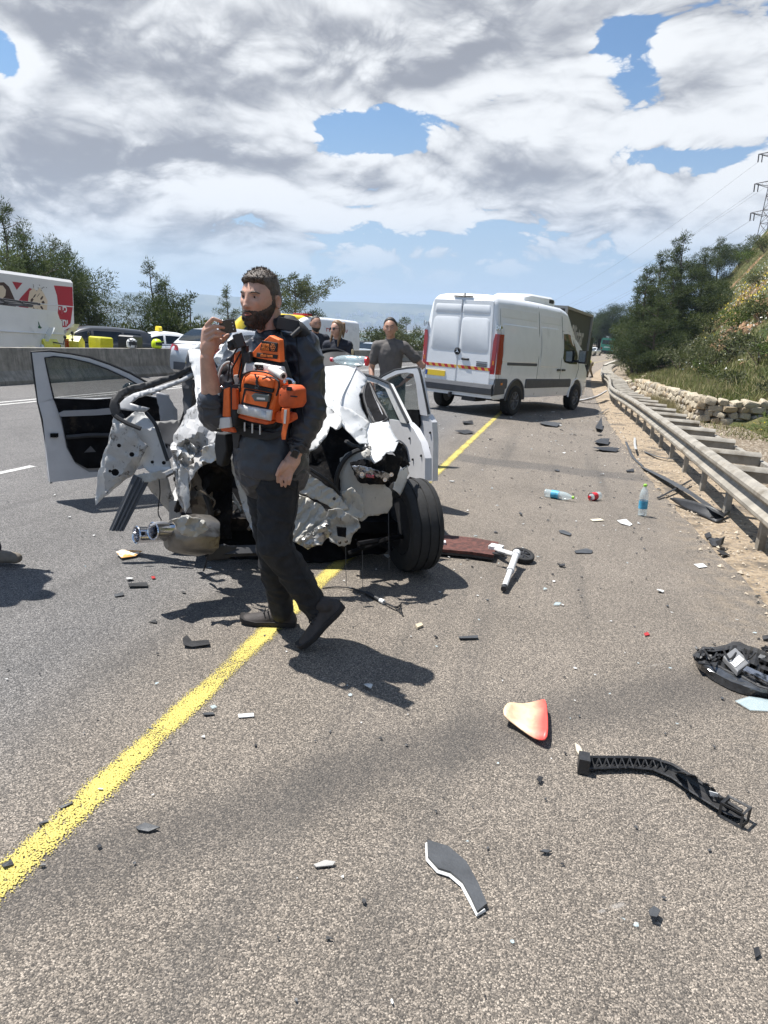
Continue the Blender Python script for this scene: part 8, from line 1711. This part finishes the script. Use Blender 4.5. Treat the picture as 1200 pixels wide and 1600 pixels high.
mb = MB(); mb.tube([vg(1028, 778, .02), vg(1055, 764, .05), vg(1080, 750, .07)], .016, 6, flat=.5); mb.tube([vg(1112, 810, .02), vg(1126, 808, .03), vg(1138, 800, .05)], .02, 6); mb.obj('cross_strut', BLK_S, VG)
GV = 'dark scraps along the verge'
def slab(name, label, cat, pts_, m, r=.02, group=None, flat=.22, n=6): p0 = on_z(pts_[0][0], pts_[0][1]); mb = MB(); mb.tube(bez([on_z(x, y, z) - Vector((p0.x, p0.y, 0)) for x, y, z in pts_], 4), r, n, flat); o = mb.obj(name, m, angle=30); o.location = (p0.x, p0.y, 0); return tag(o, label, cat, group)
slab('rubber_strip', 'thin grey rubber strip running along the asphalt edge toward the guardrail', 'rubber strip', [(978, 690, .01), (984, 704, .02), (990, 715, .015), (1004, 728, .01)], GRY_S, .022)
slab('pale_strip', 'pale upright trim strip leaning in the sand', 'trim strip', [(992, 684, .02), (992, 694, .06), (994, 702, .10)], material('scrap_pale', (.36, .36, .35), .5), .02)
slab('dark_trim', 'dark flat trim lying in front of the second guardrail post', 'trim strip', [(1008, 706, .01), (1030, 714, .04), (1060, 718, .04)], GRY_S, .030)
slab('fender_liner', 'white torn bumper corner against the guardrail near the van wheel', 'bumper piece', [(905, 626, .03), (918, 624, .12), (932, 620, .20), (946, 612, .28)], material('scrap_silver', (.42, .42, .42), .45, vary=.2), .075, flat=.4, n=8)
slab('dark_trim', 'dark strip below the white torn bumper corner', 'trim strip', [(930, 648, .01), (941, 644, .05), (951, 638, .06)], GRY_S, .012); slab('dark_trim', 'flat dark piece just right of the van front wheel', 'trim strip', [(898, 622, .01), (912, 620, .02), (930, 619, .02)], GRY_S, .012)
p0 = on_z(1120, 848); o = thing('mirror_foot', 'black upturned plastic foot on the sandy strip', 'plastic part', place(p0.x, p0.y, 0)); mb = MB(); mb.rings([[on_z(x, y, z) - Vector((p0.x, p0.y, 0)) for x, y, z in r] for r in (((1106, 842, .02), (1112, 852, .004), (1118, 852, .004), (1112, 840, .03)), ((1118, 846, .03), (1122, 854, .004), (1126, 853, .004), (1122, 842, .05)), ((1128, 842, .09), (1126, 852, .05), (1130, 850, .05), (1133, 838, .10)))]); mb.obj('shell', BLK_S, o, angle=25); mb = MB(); mb.box((.0, .01, .02), (.03, .03, .04)); mb.obj('socket', BLK_S, o)
scr = [('black clip standing on edge on the left lane', [(285, 1002), (292, 996), (300, 1004), (326, 1002), (328, 1010), (300, 1013), (287, 1012)], BLK_S, .014), ('dark flat shard beside the yellow line below the white scrap', [(212, 1294), (226, 1289), (250, 1296), (232, 1301), (216, 1299)], GRY_S, .008), ('white rectangular scrap on the shoulder', [(372, 1118), (396, 1116), (397, 1120), (373, 1122)], WHT_S, .004), ('black stick lying below the wrapper', [(200, 913), (230, 912), (231, 918), (202, 919)], BLK_S, .014), ('small dark wedge left of the black stick', [(178, 930), (192, 926), (194, 931), (180, 933)], GRY_S, .008),
  ('tiny folded black clip near the bottom right', [(1012, 1430), (1020, 1424), (1030, 1432), (1024, 1444), (1014, 1440)], GRY_S, .022), ('dark oval pebble near the right bottom edge', [(1176, 1486), (1184, 1484), (1188, 1494), (1180, 1499)], BLK_S, .010), ('thin dark sliver on the left part of the yellow line', [(92, 1262), (112, 1254), (114, 1257), (96, 1264)], GRY_S, .006), ('dark chip crossing the yellow line at the left edge', [(2, 1353), (18, 1348), (22, 1352), (6, 1359)], GRY_S, .010), ('thin dark sliver above the yellow line edge', [(60, 1288), (74, 1282), (76, 1285), (62, 1291)], GRY_S, .006),
  ('black cube-like scrap below the cut panel', [(838, 1222), (842, 1216), (848, 1219), (844, 1226)], BLK_S, .018), ('pale flat shard low on the shoulder', [(490, 1353), (508, 1346), (524, 1350), (520, 1354), (494, 1357)], material('shard_pale', (.34, .33, .31), .5), .006), ('dark blue-grey shard in the middle of the shoulder', [(897, 862), (916, 858), (926, 862), (924, 865), (900, 865)], GRY_S, .006), ('long dark splinter right of the walking shoes', [(716, 996), (746, 995), (747, 999), (718, 1000)], GRY_S, .008), ('dark shard beyond the scooter', [(873, 829), (880, 829), (893, 835), (890, 838), (875, 833)], GRY_S, .006),
  ('white paper scrap right of the lying bottles', [(964, 814), (978, 812), (988, 820), (984, 822), (970, 819)], WHT_S, .004), ('white square scrap near the sand edge', [(1084, 882), (1098, 881), (1105, 886), (1092, 888)], WHT_S, .003), ('beige paper scrap below the lying bottles', [(922, 812), (938, 811), (944, 814), (926, 815)], material('paper_beige', (.52, .47, .36), .7), .003), ('black lump on the shoulder near the van front wheel', [(930, 668), (938, 664), (942, 672), (936, 676), (930, 674)], BLK_S, .022), ('crossed dark scraps on the shoulder before the guardrail', [(926, 703), (950, 701), (968, 704), (962, 707), (940, 706)], BLK_S, .02),
  ('cluster of black fragments on the shoulder', [(928, 692), (938, 688), (952, 690), (950, 696), (934, 697)], BLK_S, .016), ('black fragment at the sand edge beyond the bottle', [(978, 735), (990, 734), (990, 738), (979, 738)], BLK_S, .014), ('dark slab near the end of the yellow line', [(722, 660), (738, 659), (740, 663), (724, 664)], BLK_S, .02), ('long dark shard beside the yellow line under the van', [(710, 676), (730, 674), (742, 678), (726, 679)], BLK_S, .02), ('dark scrap in the shade of the van', [(842, 662), (852, 660), (876, 664), (870, 668), (850, 666)], GRY_S, .012),
  ('small dark wedge on the sand beside the upturned foot', [(1100, 836), (1108, 834), (1112, 840), (1104, 842)], BLK_S, .014), ('black lump on the sandy strip at the right', [(1118, 862), (1130, 862), (1140, 868), (1128, 870)], BLK_S, .02), ('black piece at the right edge above the headlamp', [(1190, 997), (1204, 996), (1204, 1002), (1192, 1001)], BLK_S, .02), ('red chip near the bumper bracket', [(1006, 990), (1012, 988), (1015, 993), (1008, 994)], RED_S, .004), ('red chip near the torn silencer', [(236, 902), (241, 901), (243, 905), (238, 905)], RED_S, .006), ('dark chip on the shoulder beside the white rectangular scrap', [(316, 1116), (332, 1114), (336, 1117), (320, 1119)], GRY_S, .006)]
for i, (lab, poly, m, th) in enumerate(scr): lie('road_scrap', lab, 'debris', poly, m, 'debris on the road', th, curl=.05, seed=i)
# the countless crumbs of plastic and glass
mb = MB(); mats_ = [BLK_S, BLK_S, BLK_S, BLK_S, GRY_S, GRY_S, GRY_S, WHT_S, CLR]
for i in range(1000):
    s = R4.choice([R4.uniform(1.2, 5), R4.gauss(7, 2.4), R4.gauss(14, 5), R4.gauss(15, 4)]); x_ = R4.uniform(-4.5, 1.3) if R4.random() < .35 else R4.gauss(.1, .9)
    if s < 1: continue
    r = R4.uniform(.003, .009) * (1 + .11 * s) * (1 + 1.6 * (R4.random() > .93)); mb.mat(R4.choice(mats_) if R4.random() < .9 else WHT_S); a = R4.random() * 6; c = RD(s, min(x_, 1.3), .005); k = R4.choice((3, 4, 5)); f = R4.uniform(.35, 1)
    P_ = [c + Vector((math.cos(a) * math.cos(q) * r - math.sin(a) * math.sin(q) * r * f, math.sin(a) * math.cos(q) * r + math.cos(a) * math.sin(q) * r * f, R4.uniform(0, r * .5))) for q in [2 * PI * j / k for j in range(k)]]; mb.prism(P_, (0, 0, r * R4.uniform(.08, .25)))
tag(mb.obj('debris_crumbs', None, smooth=False), kind='stuff')
